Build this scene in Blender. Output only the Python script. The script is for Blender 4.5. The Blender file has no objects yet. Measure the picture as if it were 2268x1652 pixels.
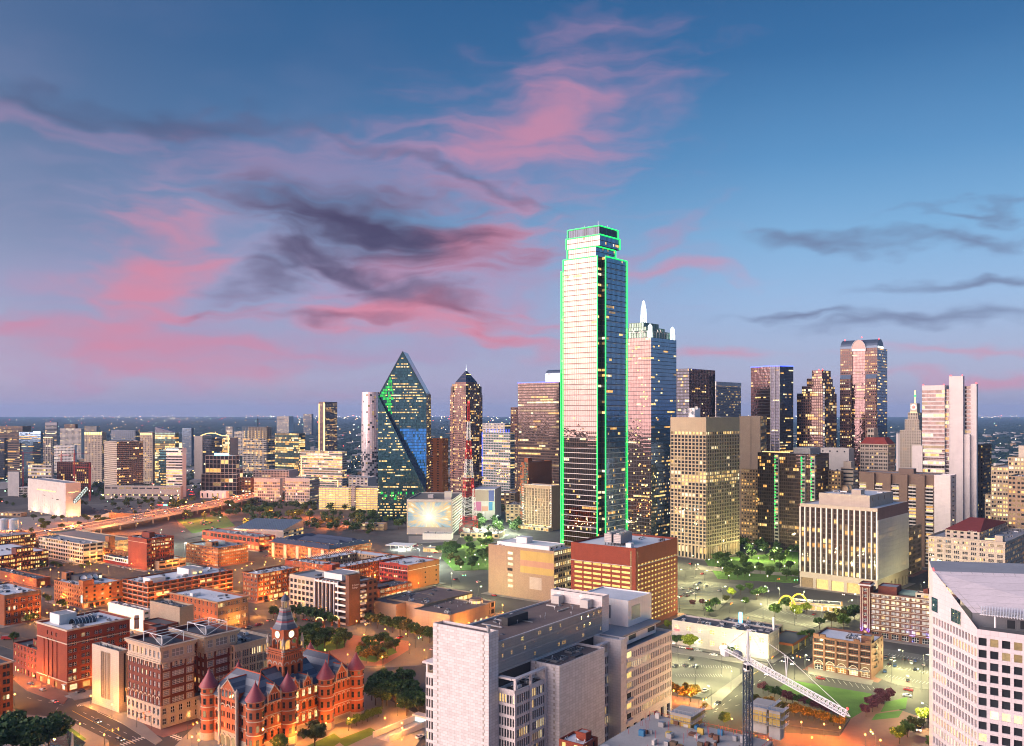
import bpy, math, random
from math import radians as R, sin, cos, pi
S=bpy.context.scene
cam=bpy.data.objects.new('camera',bpy.data.cameras.new('camera'));S.collection.objects.link(cam)
cam.location=(0,0,140);cam.rotation_euler=(R(90),0,0)
cam.data.lens=36*890/1024;cam.data.shift_y=39/1024;cam.data.clip_end=60000;cam.data.clip_start=1
S.camera=cam
S.view_settings.view_transform='Standard';S.view_settings.look='None';S.view_settings.exposure=0;S.view_settings.gamma=1
S.cycles.use_denoising=True
GLOW=1.25
SK=.206   # the eastern sky is this much dimmer than its colours below
SUN_AZ=-108  # degrees from view direction (+Y), negative = left
w=bpy.data.worlds.new('World');S.world=w;w.use_nodes=True
nt=w.node_tree;nt.nodes.clear()
def N(t,**k):
    n=nt.nodes.new(t)
    for a,b in k.items():setattr(n,a,b)
    return n
def L(a,b):nt.links.new(a,b)
def M(op,a,b=None,c=None,clamp=False):
    n=N('ShaderNodeMath',operation=op,use_clamp=clamp)
    for i,x in enumerate((a,b,c)):
        if x is None:continue
        if isinstance(x,(int,float)):n.inputs[i].default_value=x
        else:L(x,n.inputs[i])
    return n.outputs[0]
sky=N('ShaderNodeTexSky',sky_type='NISHITA',sun_disc=False,sun_elevation=R(10),sun_rotation=R(SUN_AZ),altitude=150,air_density=1.2,dust_density=1.5,ozone_density=2.5)
tc=N('ShaderNodeTexCoord');sep=N('ShaderNodeSeparateXYZ');L(tc.outputs['Generated'],sep.inputs[0])
X,Y,Z=sep.outputs
el=M('MULTIPLY',M('ARCSINE',Z),180/pi)          # elevation in degrees
az=M('MULTIPLY',M('ARCTAN2',X,Y),180/pi)        # azimuth, 0 = view direction
def ramp(fac,stops):
    r=N('ShaderNodeValToRGB');e=r.color_ramp.elements
    while len(e)<len(stops):e.new(.5)
    for x,(p,c) in zip(e,stops):x.position=p;x.color=(*c,1)
    L(fac,r.inputs[0]);return r.outputs[0]
def mixc(f,a,b,mode='MIX'):
    n=N('ShaderNodeMix',data_type='RGBA',blend_type=mode)
    for s,x in ((n.inputs['Factor'],f),(n.inputs['A'],a),(n.inputs['B'],b)):
        if isinstance(x,(int,float)):s.default_value=x
        elif isinstance(x,tuple):s.default_value=(*x,1)
        else:L(x,s)
    return n.outputs['Result']
# clear air at dusk: deep blue overhead, lavender towards the horizon, duskier towards the left
elf=M('DIVIDE',M('MAXIMUM',el,0),90,clamp=True)
gradr=ramp(elf,[(0,(.27,.25,.38)),(.022,(.34,.35,.52)),(.075,(.26,.39,.62)),(.12,(.165,.345,.58)),(.17,(.075,.225,.45)),(.235,(.022,.115,.29)),(.29,(.010,.078,.225)),(.5,(.03,.115,.29)),(1,(.045,.15,.36))])
gradl=ramp(elf,[(0,(.28,.25,.38)),(.022,(.33,.31,.47)),(.075,(.185,.235,.42)),(.12,(.095,.155,.31)),(.17,(.045,.11,.25)),(.235,(.018,.08,.21)),(.29,(.011,.072,.20)),(.5,(.03,.115,.29)),(1,(.045,.15,.36))])
lr=M('MULTIPLY_ADD',az,1/44,.62,clamp=True)
grad=mixc(1.0,mixc(lr,gradl,gradr),(SK,SK,SK),'MULTIPLY')
# afterglow round the place where the sun went down, behind the viewer on the left
vd=N('ShaderNodeVectorMath',operation='DOT_PRODUCT');L(tc.outputs['Generated'],vd.inputs[0]);vd.inputs[1].default_value=(sin(R(SUN_AZ))*cos(R(3)),cos(R(SUN_AZ))*cos(R(3)),sin(R(3)))
ang=M('ARCCOSINE',M('MINIMUM',vd.outputs['Value'],1.0))
gl=M('EXPONENT',M('MULTIPLY',M('MULTIPLY',ang,ang),-2.5))
glc=ramp(M('DIVIDE',M('MAXIMUM',el,0),30,clamp=True),[(0,(.85,.30,.24)),(.15,(1.3,.58,.36)),(.3,(1.25,.74,.52)),(.45,(1.0,.75,.66)),(1,(.45,.36,.46))])
glow=N('ShaderNodeVectorMath',operation='SCALE');L(glc,glow.inputs[0]);L(M('MULTIPLY',gl,GLOW),glow.inputs['Scale'])
nish=N('ShaderNodeVectorMath',operation='SCALE');L(sky.outputs[0],nish.inputs[0]);nish.inputs['Scale'].default_value=.004
base=mixc(1.0,mixc(1.0,grad,nish.outputs[0],'ADD'),glow.outputs[0],'ADD')
cmb=N('ShaderNodeCombineXYZ');L(az,cmb.inputs[0]);L(el,cmb.inputs[1])
def noise(sx,sy,scale,detail,rough,off,dist=0,rot=0,src=None,out='Fac'):
    mp=N('ShaderNodeMapping');mp.inputs['Scale'].default_value=(sx,sy,1);mp.inputs['Location'].default_value=(off,off*.7,off*1.3);mp.inputs['Rotation'].default_value=(0,0,R(rot))
    L(src or cmb.outputs[0],mp.inputs[0])
    n=N('ShaderNodeTexNoise',noise_dimensions='2D');n.inputs['Scale'].default_value=scale;n.inputs['Detail'].default_value=detail;n.inputs['Roughness'].default_value=rough;n.inputs['Distortion'].default_value=dist
    L(mp.outputs[0],n.inputs['Vector']);return n.outputs[out]
def vm(op,a,b,c=None):
    n=N('ShaderNodeVectorMath',operation=op)
    for i,x in enumerate((a,b,c)):
        if x is None:continue
        if isinstance(x,tuple):n.inputs[i].default_value=x
        else:L(x,n.inputs[i])
    return n.outputs['Value' if op=='LENGTH' else 0]
# thin lilac veil over the whole sky, wherever there is cloud about
soft=noise(.35,1,.30,3,.5,5.9)
veil=N('ShaderNodeMapRange',interpolation_type='SMOOTHSTEP');L(soft,veil.inputs[0]);veil.inputs[1].default_value=.40;veil.inputs[2].default_value=.72;veil.inputs[4].default_value=.30
low=M('SUBTRACT',1.0,M('DIVIDE',el,26),clamp=True)
LILA=tuple(SK*q for q in (.36,.30,.47))
base=mixc(M('MULTIPLY',veil.outputs[0],M('MULTIPLY',low,M('SUBTRACT',1.1,lr,clamp=True))),base,LILA)
wob=vm('MULTIPLY_ADD',noise(.45,1,.22,3,.55,3.1,out='Color'),(9,4.5,0),(-4.5,-2.25,0))
fsrc=vm('ADD',cmb.outputs[0],wob)
wob2=vm('MULTIPLY_ADD',noise(.4,1,.9,3,.6,7.7,rot=8,out='Color'),(2.6,.8,0),(-1.3,-.4,0))
cw=vm('ADD',fsrc,wob2)
fine=M('MULTIPLY_ADD',noise(.2,1,.85,4,.52,11.3,rot=6,src=fsrc),1.25,-.625)
F=1971.
def blob(x,y,rx,ry,rot,col,amt,cur=None):
    a=math.atan((x-1134)/F);e=math.atan((912.5-y)/F*cos(a));k=180/pi/F
    a*=180/pi;e*=180/pi
    if rot:
        mp=N('ShaderNodeMapping',vector_type='TEXTURE');mp.inputs['Location'].default_value=(a,e,0);mp.inputs['Rotation'].default_value=(0,0,R(rot));mp.inputs['Scale'].default_value=(rx*k,ry*k,1)
        L(cw,mp.inputs[0]);v=mp.outputs[0]
    else:
        v=vm('MULTIPLY_ADD',cw,(1/rx/k,1/ry/k,0),(-a/rx/k,-e/ry/k,0))
    m=M('SUBTRACT',fine,vm('LENGTH',v,None))
    sm=N('ShaderNodeMapRange',interpolation_type='SMOOTHSTEP');L(m,sm.inputs[0]);sm.inputs[1].default_value=-1.12;sm.inputs[2].default_value=.12;sm.inputs[3].default_value=0;sm.inputs[4].default_value=amt
    return mixc(sm.outputs[0],cur,col)
PINK,ROSE,DARK,SLATE=[tuple(SK*q for q in c) for c in ((.64,.22,.31),(.44,.24,.39),(.065,.06,.13),(.13,.15,.26))]
cur=base
for b in [(800,640,780,290,0,LILA,.8),(1180,300,400,190,20,ROSE,.75),(1170,290,190,85,10,PINK,.4),(720,370,520,120,0,ROSE,.4),
 (330,775,560,110,0,ROSE,.65),(330,765,400,55,-4,PINK,.5),(320,610,170,140,50,PINK,.8),(430,835,380,45,-6,PINK,.5),
 (960,590,330,110,12,ROSE,.75),(1040,530,190,85,20,PINK,.8),(880,700,430,62,0,PINK,.9),(1060,735,260,36,-14,PINK,.7),
 (1470,607,240,20,0,PINK,.5),(1600,803,260,26,0,PINK,.6),(2160,768,220,20,4,PINK,.6),(2150,838,240,24,6,PINK,.55),(1400,560,260,22,26,ROSE,.4),
 (690,470,240,50,-6,DARK,.4),(850,500,330,112,-8,DARK,1.0),(620,580,180,60,34,DARK,.7),(850,612,270,52,-24,DARK,.75),(740,702,220,20,0,DARK,.5),(1010,385,290,20,-20,DARK,.4),
 (330,245,480,36,4,DARK,.45),(60,270,300,32,0,ROSE,.35),
 (1800,535,170,26,0,SLATE,.75),(2080,537,210,22,0,SLATE,.7),(2160,475,220,14,0,SLATE,.65),(2170,610,240,18,0,SLATE,.7),(1770,697,180,18,0,SLATE,.75),(2100,702,300,32,4,SLATE,.7)]:
    cur=blob(*b,cur=cur)
cloudy=cur
bg=N('ShaderNodeBackground');bg2=N('ShaderNodeBackground');out=N('ShaderNodeOutputWorld')
L(base,bg.inputs[0]);L(cloudy,bg2.inputs[0])
# the cloud bank lies in the north-eastern quarter; elsewhere the sky is clear but for the veil
mx=N('ShaderNodeMixShader')
def mr(x,a,b):
    n=N('ShaderNodeMapRange',interpolation_type='SMOOTHSTEP');L(x,n.inputs[0]);n.inputs[1].default_value=a;n.inputs[2].default_value=b;return n.outputs[0]
L(M('MULTIPLY',M('MULTIPLY',mr(M('ABSOLUTE',az),62,48),mr(el,34,26)),mr(el,-1,-.2)),mx.inputs[0])
L(bg.outputs[0],mx.inputs[1]);L(bg2.outputs[0],mx.inputs[2]);L(mx.outputs[0],out.inputs[0])
# last of the western light: one soft, warm sun just above the horizon behind the viewer's left shoulder
sd=bpy.data.lights.new('sun','SUN');sd.energy=1.05;sd.angle=R(70);sd.color=(1,.84,.78)
sunlamp=bpy.data.objects.new('sun',sd);S.collection.objects.link(sunlamp);sunlamp.rotation_euler=(R(90-10),0,R(180-SUN_AZ));sunlamp.location=(-300,-120,300)
S.view_settings.exposure=2.45
S.cycles.filter_width=1.05;S.cycles.max_bounces=5;S.cycles.diffuse_bounces=2;S.cycles.glossy_bounces=3;S.cycles.transparent_max_bounces=4;S.cycles.caustics_reflective=False;S.cycles.caustics_refractive=False;S.cycles.sample_clamp_indirect=3;S.cycles.sample_clamp_direct=0
w.cycles.sampling_method='MANUAL';w.cycles.sample_map_resolution=512
# ------------------------------------------------------------------ helpers
import numpy as np
from mathutils import Vector
random.seed(11)
COL=S.collection
FX=1971.;CX=1134.;EY=912.5;HC=140.       # photo pixels (2268 wide): focal length, centre, eye level; camera height in metres
G1=36.5                                  # street grid: degrees right of the view direction
def depth(y,z=0): return (HC-z)*FX/(y-EY)
def gp(x,y,z=0):
    d=depth(y,z); return ((x-CX)/FX*d,d)
def atd(x,d): return ((x-CX)/FX*d,d)
def link(o,parent=None):
    COL.objects.link(o)
    if parent is not None:o.parent=parent
    return o
def tag(o,label=None,cat=None,group=None,kind=None):
    if label:o['label']=label
    if cat:o['category']=cat
    if group:o['group']=group
    if kind:o['kind']=kind
    return o
def empty(name,loc=(0,0,0),rz=0,label=None,cat=None,group=None):
    o=bpy.data.objects.new(name,None);o.empty_display_size=.5;o.location=loc;o.rotation_euler=(0,0,rz);link(o);tag(o,label,cat,group);return o
def copy_tree(o,parent=None):
    c=o.copy();COL.objects.link(c);c.parent=parent
    for ch in o.children:copy_tree(ch,c)
    return c
class MB:
    """collects polygons; build() makes one mesh object"""
    def __init__(s):s.q=[];s.qm=[];s.v=[];s.f=[];s.fm=[];s.c=[]
    def split(s):
        """one MB for every piece that was added"""
        out=[];e=s.c[1:]+[(len(s.v),len(s.f))]
        for (v0,f0),(v1,f1) in zip(s.c,e):
            m=MB();m.v=s.v[v0:v1];m.f=[[k-v0 for k in f] for f in s.f[f0:f1]];m.fm=s.fm[f0:f1];out.append(m)
        return out
    def quads(s,a,m=0):
        a=np.asarray(a,dtype=np.float32).reshape(-1,4,3)
        if len(a):s.q.append(a);s.qm.append(np.full(len(a),m,np.int32))
    def poly(s,pts,m=0):
        i=len(s.v);s.v+=[tuple(p) for p in pts];s.f.append(list(range(i,i+len(pts))));s.fm.append(m)
    def raw(s,verts,faces,m=0):
        i=len(s.v);s.c.append((i,len(s.f)));s.v+=[tuple(p) for p in verts]
        for f in faces:s.f.append([i+k for k in f]);s.fm.append(m)
    def box(s,x0,x1,y0,y1,z0,z1,m=0,bottom=False):
        a=[(x0,y0,z0),(x1,y0,z0),(x1,y1,z0),(x0,y1,z0),(x0,y0,z1),(x1,y0,z1),(x1,y1,z1),(x0,y1,z1)]
        fs=[(0,1,5,4),(1,2,6,5),(2,3,7,6),(3,0,4,7),(4,5,6,7)]
        if bottom:fs.append((3,2,1,0))
        s.raw(a,fs,m)
    def obox(s,c,ax,ay,az,m=0):
        c=Vector(c);ax=Vector(ax);ay=Vector(ay);az=Vector(az)
        a=[c-ax-ay-az,c+ax-ay-az,c+ax+ay-az,c-ax+ay-az,c-ax-ay+az,c+ax-ay+az,c+ax+ay+az,c-ax+ay+az]
        s.raw(a,[(0,1,5,4),(1,2,6,5),(2,3,7,6),(3,0,4,7),(4,5,6,7),(3,2,1,0)],m)
    def bar(s,p,q,r,m=0):
        """square bar from p to q"""
        p=Vector(p);q=Vector(q);d=(q-p)
        if d.length<1e-6:return
        d.normalize();up=Vector((0,0,1)) if abs(d.z)<.9 else Vector((1,0,0))
        a=d.cross(up).normalized()*r;b=d.cross(a).normalized()*r
        vs=[p+a+b,p-a+b,p-a-b,p+a-b,q+a+b,q-a+b,q-a-b,q+a-b]
        s.raw(vs,[(0,1,5,4),(1,2,6,5),(2,3,7,6),(3,0,4,7),(4,5,6,7),(3,2,1,0)],m)
    def cyl(s,x,y,z0,z1,r0,r1=None,n=12,m=0,cap=True):
        r1=r0 if r1 is None else r1
        a=[2*pi*k/n for k in range(n)]
        vs=[(x+r0*cos(t),y+r0*sin(t),z0) for t in a]+([(x+r1*cos(t),y+r1*sin(t),z1) for t in a] if r1>1e-4 else [(x,y,z1)])
        if r1>1e-4:
            fs=[(k,(k+1)%n,n+(k+1)%n,n+k) for k in range(n)]
            if cap:fs.append(tuple(range(n,2*n)))
        else:fs=[(k,(k+1)%n,n) for k in range(n)]
        s.raw(vs,fs,m)
    def lathe(s,x,y,prof,n=16,m=0,a0=0,a1=2*pi):
        full=abs(a1-a0-2*pi)<1e-6;k=n if full else n+1
        vs=[];fs=[]
        for r,z in prof:
            for i in range(k):
                t=a0+(a1-a0)*i/n;vs.append((x+max(r,.001)*cos(t),y+max(r,.001)*sin(t),z))
        for j in range(len(prof)-1):
            for i in range(n):
                i2=(i+1)%k
                fs.append((j*k+i,j*k+i2,(j+1)*k+i2,(j+1)*k+i))
        s.raw(vs,fs,m)
    def mesh(s,name,mats):
        nq=sum(len(a) for a in s.q)
        vq=np.concatenate([a.reshape(-1,3) for a in s.q]) if nq else np.zeros((0,3),np.float32)
        vv=np.array(s.v,dtype=np.float32).reshape(-1,3)
        co=np.concatenate([vq,vv]);off=len(vq)
        starts=[np.arange(nq)*4];loops=[np.arange(nq*4)];c=nq*4;st=[];lp=[]
        for f in s.f:
            st.append(c);c+=len(f);lp.extend(k+off for k in f)
        starts=np.concatenate([starts[0],np.array(st,dtype=np.int64)]).astype(np.int32)
        loops=np.concatenate([loops[0],np.array(lp,dtype=np.int64)]).astype(np.int32)
        mi=np.concatenate(s.qm+[np.array(s.fm,dtype=np.int32)]).astype(np.int32)
        me=bpy.data.meshes.new(name)
        me.vertices.add(len(co));me.vertices.foreach_set('co',co.ravel())
        me.loops.add(len(loops));me.loops.foreach_set('vertex_index',loops)
        me.polygons.add(len(starts));me.polygons.foreach_set('loop_start',starts)
        me.polygons.foreach_set('material_index',mi)
        for m in (mats if isinstance(mats,(list,tuple)) else [mats]):me.materials.append(mat(m))
        me.polygons.foreach_set('use_smooth',np.zeros(len(starts),dtype=bool));me.update(calc_edges=True)
        return me
    def build(s,name,mats,parent=None,loc=None,smooth=False):
        me=s.mesh(name,mats)
        if smooth:me.polygons.foreach_set('use_smooth',np.ones(len(me.polygons),dtype=bool))
        o=bpy.data.objects.new(name,me)
        if loc is not None:o.location=loc
        return link(o,parent)
# ------------------------------------------------------------------ materials
MATS={}
def mat(m): return MATS[m] if isinstance(m,str) else m
class NT:
    def __init__(s,name):
        s.m=bpy.data.materials.new(name);s.m.use_nodes=True;s.t=s.m.node_tree;s.t.nodes.clear()
        s.out=s.n('ShaderNodeOutputMaterial');s.b=s.n('ShaderNodeBsdfPrincipled');s.l(s.b.outputs[0],s.out.inputs[0])
    def n(s,t,**k):
        x=s.t.nodes.new(t)
        for a,b in k.items():setattr(x,a,b)
        return x
    def l(s,a,b):s.t.links.new(a,b)
    def math(s,op,a,b=None,c=None,clamp=False):
        n=s.n('ShaderNodeMath',operation=op,use_clamp=clamp)
        for i,x in enumerate((a,b,c)):
            if x is None:continue
            if isinstance(x,(int,float)):n.inputs[i].default_value=x
            else:s.l(x,n.inputs[i])
        return n.outputs[0]
    def noise(s,vec,scale,detail=3,rough=.55):
        n=s.n('ShaderNodeTexNoise');n.inputs['Scale'].default_value=scale;n.inputs['Detail'].default_value=detail;n.inputs['Roughness'].default_value=rough
        s.l(vec,n.inputs['Vector']);return n.outputs['Fac']
    def mix(s,f,a,b,mode='MIX'):
        n=s.n('ShaderNodeMix',data_type='RGBA',blend_type=mode)
        for q,x in ((n.inputs['Factor'],f),(n.inputs['A'],a),(n.inputs['B'],b)):
            if isinstance(x,(int,float)):q.default_value=x
            elif isinstance(x,tuple):q.default_value=(*x,1)
            else:s.l(x,q)
        return n.outputs['Result']
    def obj(s):return s.n('ShaderNodeTexCoord').outputs['Object']
    def wallvec(s):
        """(x+y, z): runs along any wall of an axis-aligned block"""
        sp=s.n('ShaderNodeSeparateXYZ');s.l(s.obj(),sp.inputs[0]);c=s.n('ShaderNodeCombineXYZ')
        s.l(s.math('ADD',sp.outputs[0],sp.outputs[1]),c.inputs[0]);s.l(sp.outputs[2],c.inputs[1]);return c.outputs[0]
    def bump(s,h,strength=.3,dist=.05):
        b=s.n('ShaderNodeBump');b.inputs['Strength'].default_value=strength;b.inputs['Distance'].default_value=dist
        s.l(h,b.inputs['Height']);s.l(b.outputs[0],s.b.inputs['Normal'])
def sc(c,k): return tuple(min(1,x*k) for x in c)
def surf(name,col,rough=.8,metal=0,kind='plain',var=.25,scale=.15,size=(1.2,.6),spec=.3):
    t=NT(name);o=t.obj()
    n1=t.noise(o,scale,4);n2=t.noise(o,scale*11,3)
    f=t.math('MULTIPLY_ADD',n2,.45,t.math('MULTIPLY',n1,.8))
    f=t.math('SUBTRACT',f,.12,clamp=True)
    c=t.mix(f,sc(col,1-var*1.1),sc(col,1+var*.9))
    # rain streaks and grime running down
    if kind!='flat':
        mp=t.n('ShaderNodeMapping');mp.inputs['Scale'].default_value=(1.1,1.1,.05);t.l(o,mp.inputs[0])
        st=t.noise(mp.outputs[0],.8,4,.6);r=t.n('ShaderNodeMapRange');t.l(st,r.inputs[0]);r.inputs[1].default_value=.52;r.inputs[2].default_value=.8;r.inputs[4].default_value=.32
        c=t.mix(r.outputs[0],c,sc(col,.55))
    if kind in('brick','panel'):
        br=t.n('ShaderNodeTexBrick');t.l(t.wallvec(),br.inputs['Vector'])
        if kind=='brick':
            br.inputs['Scale'].default_value=1;br.inputs['Brick Width'].default_value=.9;br.inputs['Row Height'].default_value=.30;br.inputs['Mortar Size'].default_value=.035;k=.82
        else:
            br.offset=.5 if size[0]>size[1]*1.5 else 0;br.inputs['Scale'].default_value=1;br.inputs['Brick Width'].default_value=size[0];br.inputs['Row Height'].default_value=size[1];br.inputs['Mortar Size'].default_value=.03;k=.93
        br.inputs['Color1'].default_value=(1,1,1,1);br.inputs['Color2'].default_value=(k,k,k,1);br.inputs['Mortar'].default_value=(.62,.62,.62,1);br.inputs['Bias'].default_value=.1
        c=t.mix(1.0,c,br.outputs['Color'],'MULTIPLY')
        t.bump(br.outputs['Fac'],-.25,.03)
    else:
        t.bump(n2,.12,.05)
    t.l(c,t.b.inputs['Base Color']);t.b.inputs['Roughness'].default_value=rough;t.b.inputs['Metallic'].default_value=metal
    t.b.inputs['Specular IOR Level'].default_value=spec
    MATS[name]=t.m;return t.m
def rnd(t):
    """0..1, different for every object and every loose piece"""
    oi=t.n('ShaderNodeObjectInfo');ge=t.n('ShaderNodeNewGeometry')
    return t.math('FRACT',t.math('ADD',oi.outputs['Random'],ge.outputs['Random Per Island']))
def glass(name,col,metal=.0,rough=.05,wob=.0,ior=1.5,var=.28):
    t=NT(name);r=rnd(t)
    t.l(t.mix(r,sc(col,1-var),sc(col,1+var)),t.b.inputs['Base Color']);t.b.inputs['Metallic'].default_value=metal;t.b.inputs['Roughness'].default_value=rough;t.b.inputs['IOR'].default_value=ior
    t.b.inputs['Specular IOR Level'].default_value=.5
    if wob:
        # each pane sits a little out of true and is slightly bowed
        n=t.noise(t.obj(),.22,2);t.bump(n,wob,1.0)
    MATS[name]=t.m
def lit(name,col,strength,var=.6,pat=.9):
    t=NT(name);r=rnd(t);o=t.n('ShaderNodeTexCoord').outputs['Object']
    ge=t.n('ShaderNodeNewGeometry');mp=t.n('ShaderNodeVectorMath',operation='ADD');t.l(ge.outputs['Position'],mp.inputs[0]);t.l(r,mp.inputs[1])
    n=t.noise(mp.outputs[0],pat,2,.7)
    k=t.math('MULTIPLY',t.math('MULTIPLY_ADD',r,var,1-var*.6),t.math('MULTIPLY_ADD',n,1.5,.25))
    c=t.mix(r,col,(col[0],min(1,col[1]*1.18),min(1,col[2]*1.5)))
    t.b.inputs['Base Color'].default_value=(.03,.03,.03,1);t.b.inputs['Roughness'].default_value=.08
    t.l(c,t.b.inputs['Emission Color']);t.l(t.math('MULTIPLY',k,strength*.235),t.b.inputs['Emission Strength'])
    t.m.cycles.emission_sampling='NONE';MATS[name]=t.m
def glowm(name,col,strength,samp='NONE'):
    t=NT(name);t.b.inputs['Base Color'].default_value=(*sc(col,.5),1);t.b.inputs['Emission Color'].default_value=(*col,1);t.b.inputs['Emission Strength'].default_value=strength
    t.m.cycles.emission_sampling=samp;MATS[name]=t.m
surf('brick_red',(.25,.052,.028),kind='brick');surf('brick_dark',(.15,.042,.032),kind='brick');surf('brick_orange',(.36,.14,.055),kind='brick')
surf('brick_brown',(.17,.082,.055),kind='brick');surf('brick_rust',(.30,.09,.034),kind='brick');surf('brick_tan',(.37,.26,.17),kind='brick',var=.15);surf('brick_pale',(.42,.33,.24),kind='brick',var=.15)
surf('paint_red',(.27,.035,.028),kind='brick');surf('brick_taupe',(.20,.14,.11),kind='brick',var=.15)
surf('sandstone',(.36,.098,.042),kind='panel',size=(1.3,.55),var=.3);surf('granite_base',(.36,.29,.22),kind='panel',size=(1.6,.8))
surf('cream',(.52,.45,.36),kind='panel',size=(2.4,1.2),var=.15);surf('terracotta',(.50,.40,.31),kind='panel',size=(1.6,.6),var=.18)
surf('limestone',(.47,.42,.35),kind='panel',size=(1.8,.9),var=.16);surf('white_stone',(.66,.60,.58),kind='panel',size=(2.2,1.1),var=.12);surf('white_paint',(.74,.71,.68),kind='plain',var=.12)
surf('precast',(.44,.40,.37),kind='panel',size=(3,1.5),var=.12);surf('concrete',(.36,.34,.32),var=.2);surf('concrete_pale',(.50,.47,.44),var=.15);surf('lilac_panel',(.60,.545,.56),kind='panel',size=(2.5,1.6),var=.07)
surf('tan_stucco',(.42,.29,.19),kind='panel',size=(6,4),var=.12);surf('tan_stone',(.40,.32,.22),kind='panel',size=(2,1),var=.15);surf('beige',(.45,.38,.31),kind='panel',size=(2,1),var=.14);surf('pink_granite',(.24,.14,.125),kind='panel',size=(2,1.5),var=.15)
surf('bronze_metal',(.075,.055,.05),rough=.45,metal=.5,kind='flat');surf('dark_metal',(.05,.052,.058),rough=.5,metal=.4,kind='flat');surf('steel',(.45,.46,.48),rough=.4,metal=.8,kind='flat');surf('white_metal',(.72,.72,.72),rough=.45,kind='flat',var=.1)
surf('grey_metal',(.24,.25,.27),rough=.5,metal=.4,kind='flat');surf('blue_metal',(.09,.12,.17),rough=.4,metal=.5,kind='flat');surf('red_metal',(.42,.03,.03),rough=.5,kind='flat');surf('pale_grid',(.42,.41,.42),kind='flat',rough=.6,var=.1)
surf('roof_white',(.60,.61,.63),kind='flat',var=.27,scale=.08,rough=.7);surf('roof_grey',(.26,.27,.29),kind='flat',var=.3,scale=.1);surf('roof_dark',(.085,.085,.095),kind='flat',var=.4,scale=.12);surf('roof_tar',(.16,.115,.10),kind='flat',var=.45,scale=.14)
surf('roof_blue',(.045,.06,.10),kind='flat',var=.3,scale=.3);surf('roof_red',(.20,.035,.03),kind='flat',var=.3,scale=.3);surf('roof_tile',(.30,.09,.05),kind='flat',var=.3);surf('roof_copper',(.14,.22,.19),kind='flat',rough=.5)
surf('slate',(.075,.09,.125),kind='flat',var=.35,scale=1.2,rough=.55);surf('slate_light',(.17,.19,.22),kind='flat',var=.25,scale=1.2,rough=.55);surf('cone_tile',(.25,.055,.07),kind='flat',var=.3,scale=1.5,rough=.5);surf('ridge_tile',(.42,.09,.045),kind='flat',rough=.6);surf('stone_trim',(.36,.31,.26),kind='flat',var=.25,scale=.8)
surf('asphalt',(.060,.058,.060),kind='flat',var=.35,scale=.05,rough=.85);surf('asphalt_old',(.10,.097,.092),kind='flat',var=.3,scale=.06,rough=.85);surf('pave',(.22,.20,.18),kind='flat',var=.22,scale=.1);surf('pave_brick',(.22,.10,.075),kind='flat',var=.25,scale=.3);surf('lot',(.13,.125,.112),kind='flat',var=.25,scale=.06)
surf('grass',(.07,.155,.024),kind='flat',var=.4,scale=.15,rough=.95);surf('paint_line',(.62,.60,.55),kind='flat',var=.25,scale=.5);surf('paint_yellow',(.60,.38,.06),kind='flat',var=.25,scale=.5);surf('soil',(.12,.085,.06),kind='flat',var=.3)
surf('bark',(.07,.052,.038),kind='flat',scale=2);surf('rubber',(.02,.02,.02),kind='flat',rough=.7);surf('tank_white',(.55,.55,.57),kind='plain',var=.12);surf('plywood',(.50,.36,.09),kind='panel',size=(1.2,1.2),var=.15);surf('tarp_blue',(.04,.16,.30),kind='flat')
glass('glass_pale',(.80,.72,.72),metal=.35,rough=.12,var=.1);glass('glass_blind',(.24,.25,.27),metal=.1,rough=.2,var=.5);glass('glass_dark',(.022,.026,.032));glass('glass_grey',(.06,.068,.08),metal=.25,rough=.06);glass('glass_blue',(.17,.30,.44),metal=.8,rough=.04,wob=.06,var=.12);glass('glass_mirror',(.165,.148,.145),metal=1,rough=.03,wob=.05,var=.07)
glass('glass_pink',(.125,.098,.102),metal=.9,rough=.05,wob=.08,var=.15);glass('glass_bronze',(.10,.08,.078),metal=.6,rough=.05,wob=.1);glass('glass_teal',(.055,.155,.19),metal=.7,rough=.05,wob=.1);glass('glass_night',(.035,.05,.085),metal=.45,rough=.05,wob=.08);glass('glass_green',(.10,.19,.17),metal=.5,rough=.06)
lit('lit_a',(1,.58,.17),1.25);lit('lit_b',(1,.45,.10),1.0);lit('lit_c',(1,.72,.34),1.3);lit('lit_d',(.9,.50,.18),.38);lit('lit_garage',(1,.56,.13),1.25,var=.3);lit('lit_green',(.015,.8,.10),.7,pat=.5);lit('lit_blue',(.015,.26,.80),.5,pat=.4);lit('lit_hot',(1,.42,.08),1.5);lit('lit_cool',(.75,.95,.85),1.2)
glowm('neon_green',(.012,.85,.11),.5);glowm('neon_blue',(.06,.10,1),.75);glowm('neon_white',(.86,1,.92),.62);glowm('neon_warm',(1,.62,.2),.55);glowm('neon_red',(1,.03,.03),1.6);glowm('lamp_orange',(1,.36,.05),3.2);glowm('lamp_green',(.85,1,.55),3.5);glowm('lamp_white',(1,.80,.45),3.2);glowm('head',(1,.88,.65),4);glowm('tail',(1,.03,.02),2.5);glowm('neon_yellow',(1,.58,.03),.48);glowm('neon_cyan',(.1,.65,1),2.5);glowm('sig_green',(.05,1,.45),5)
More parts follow.
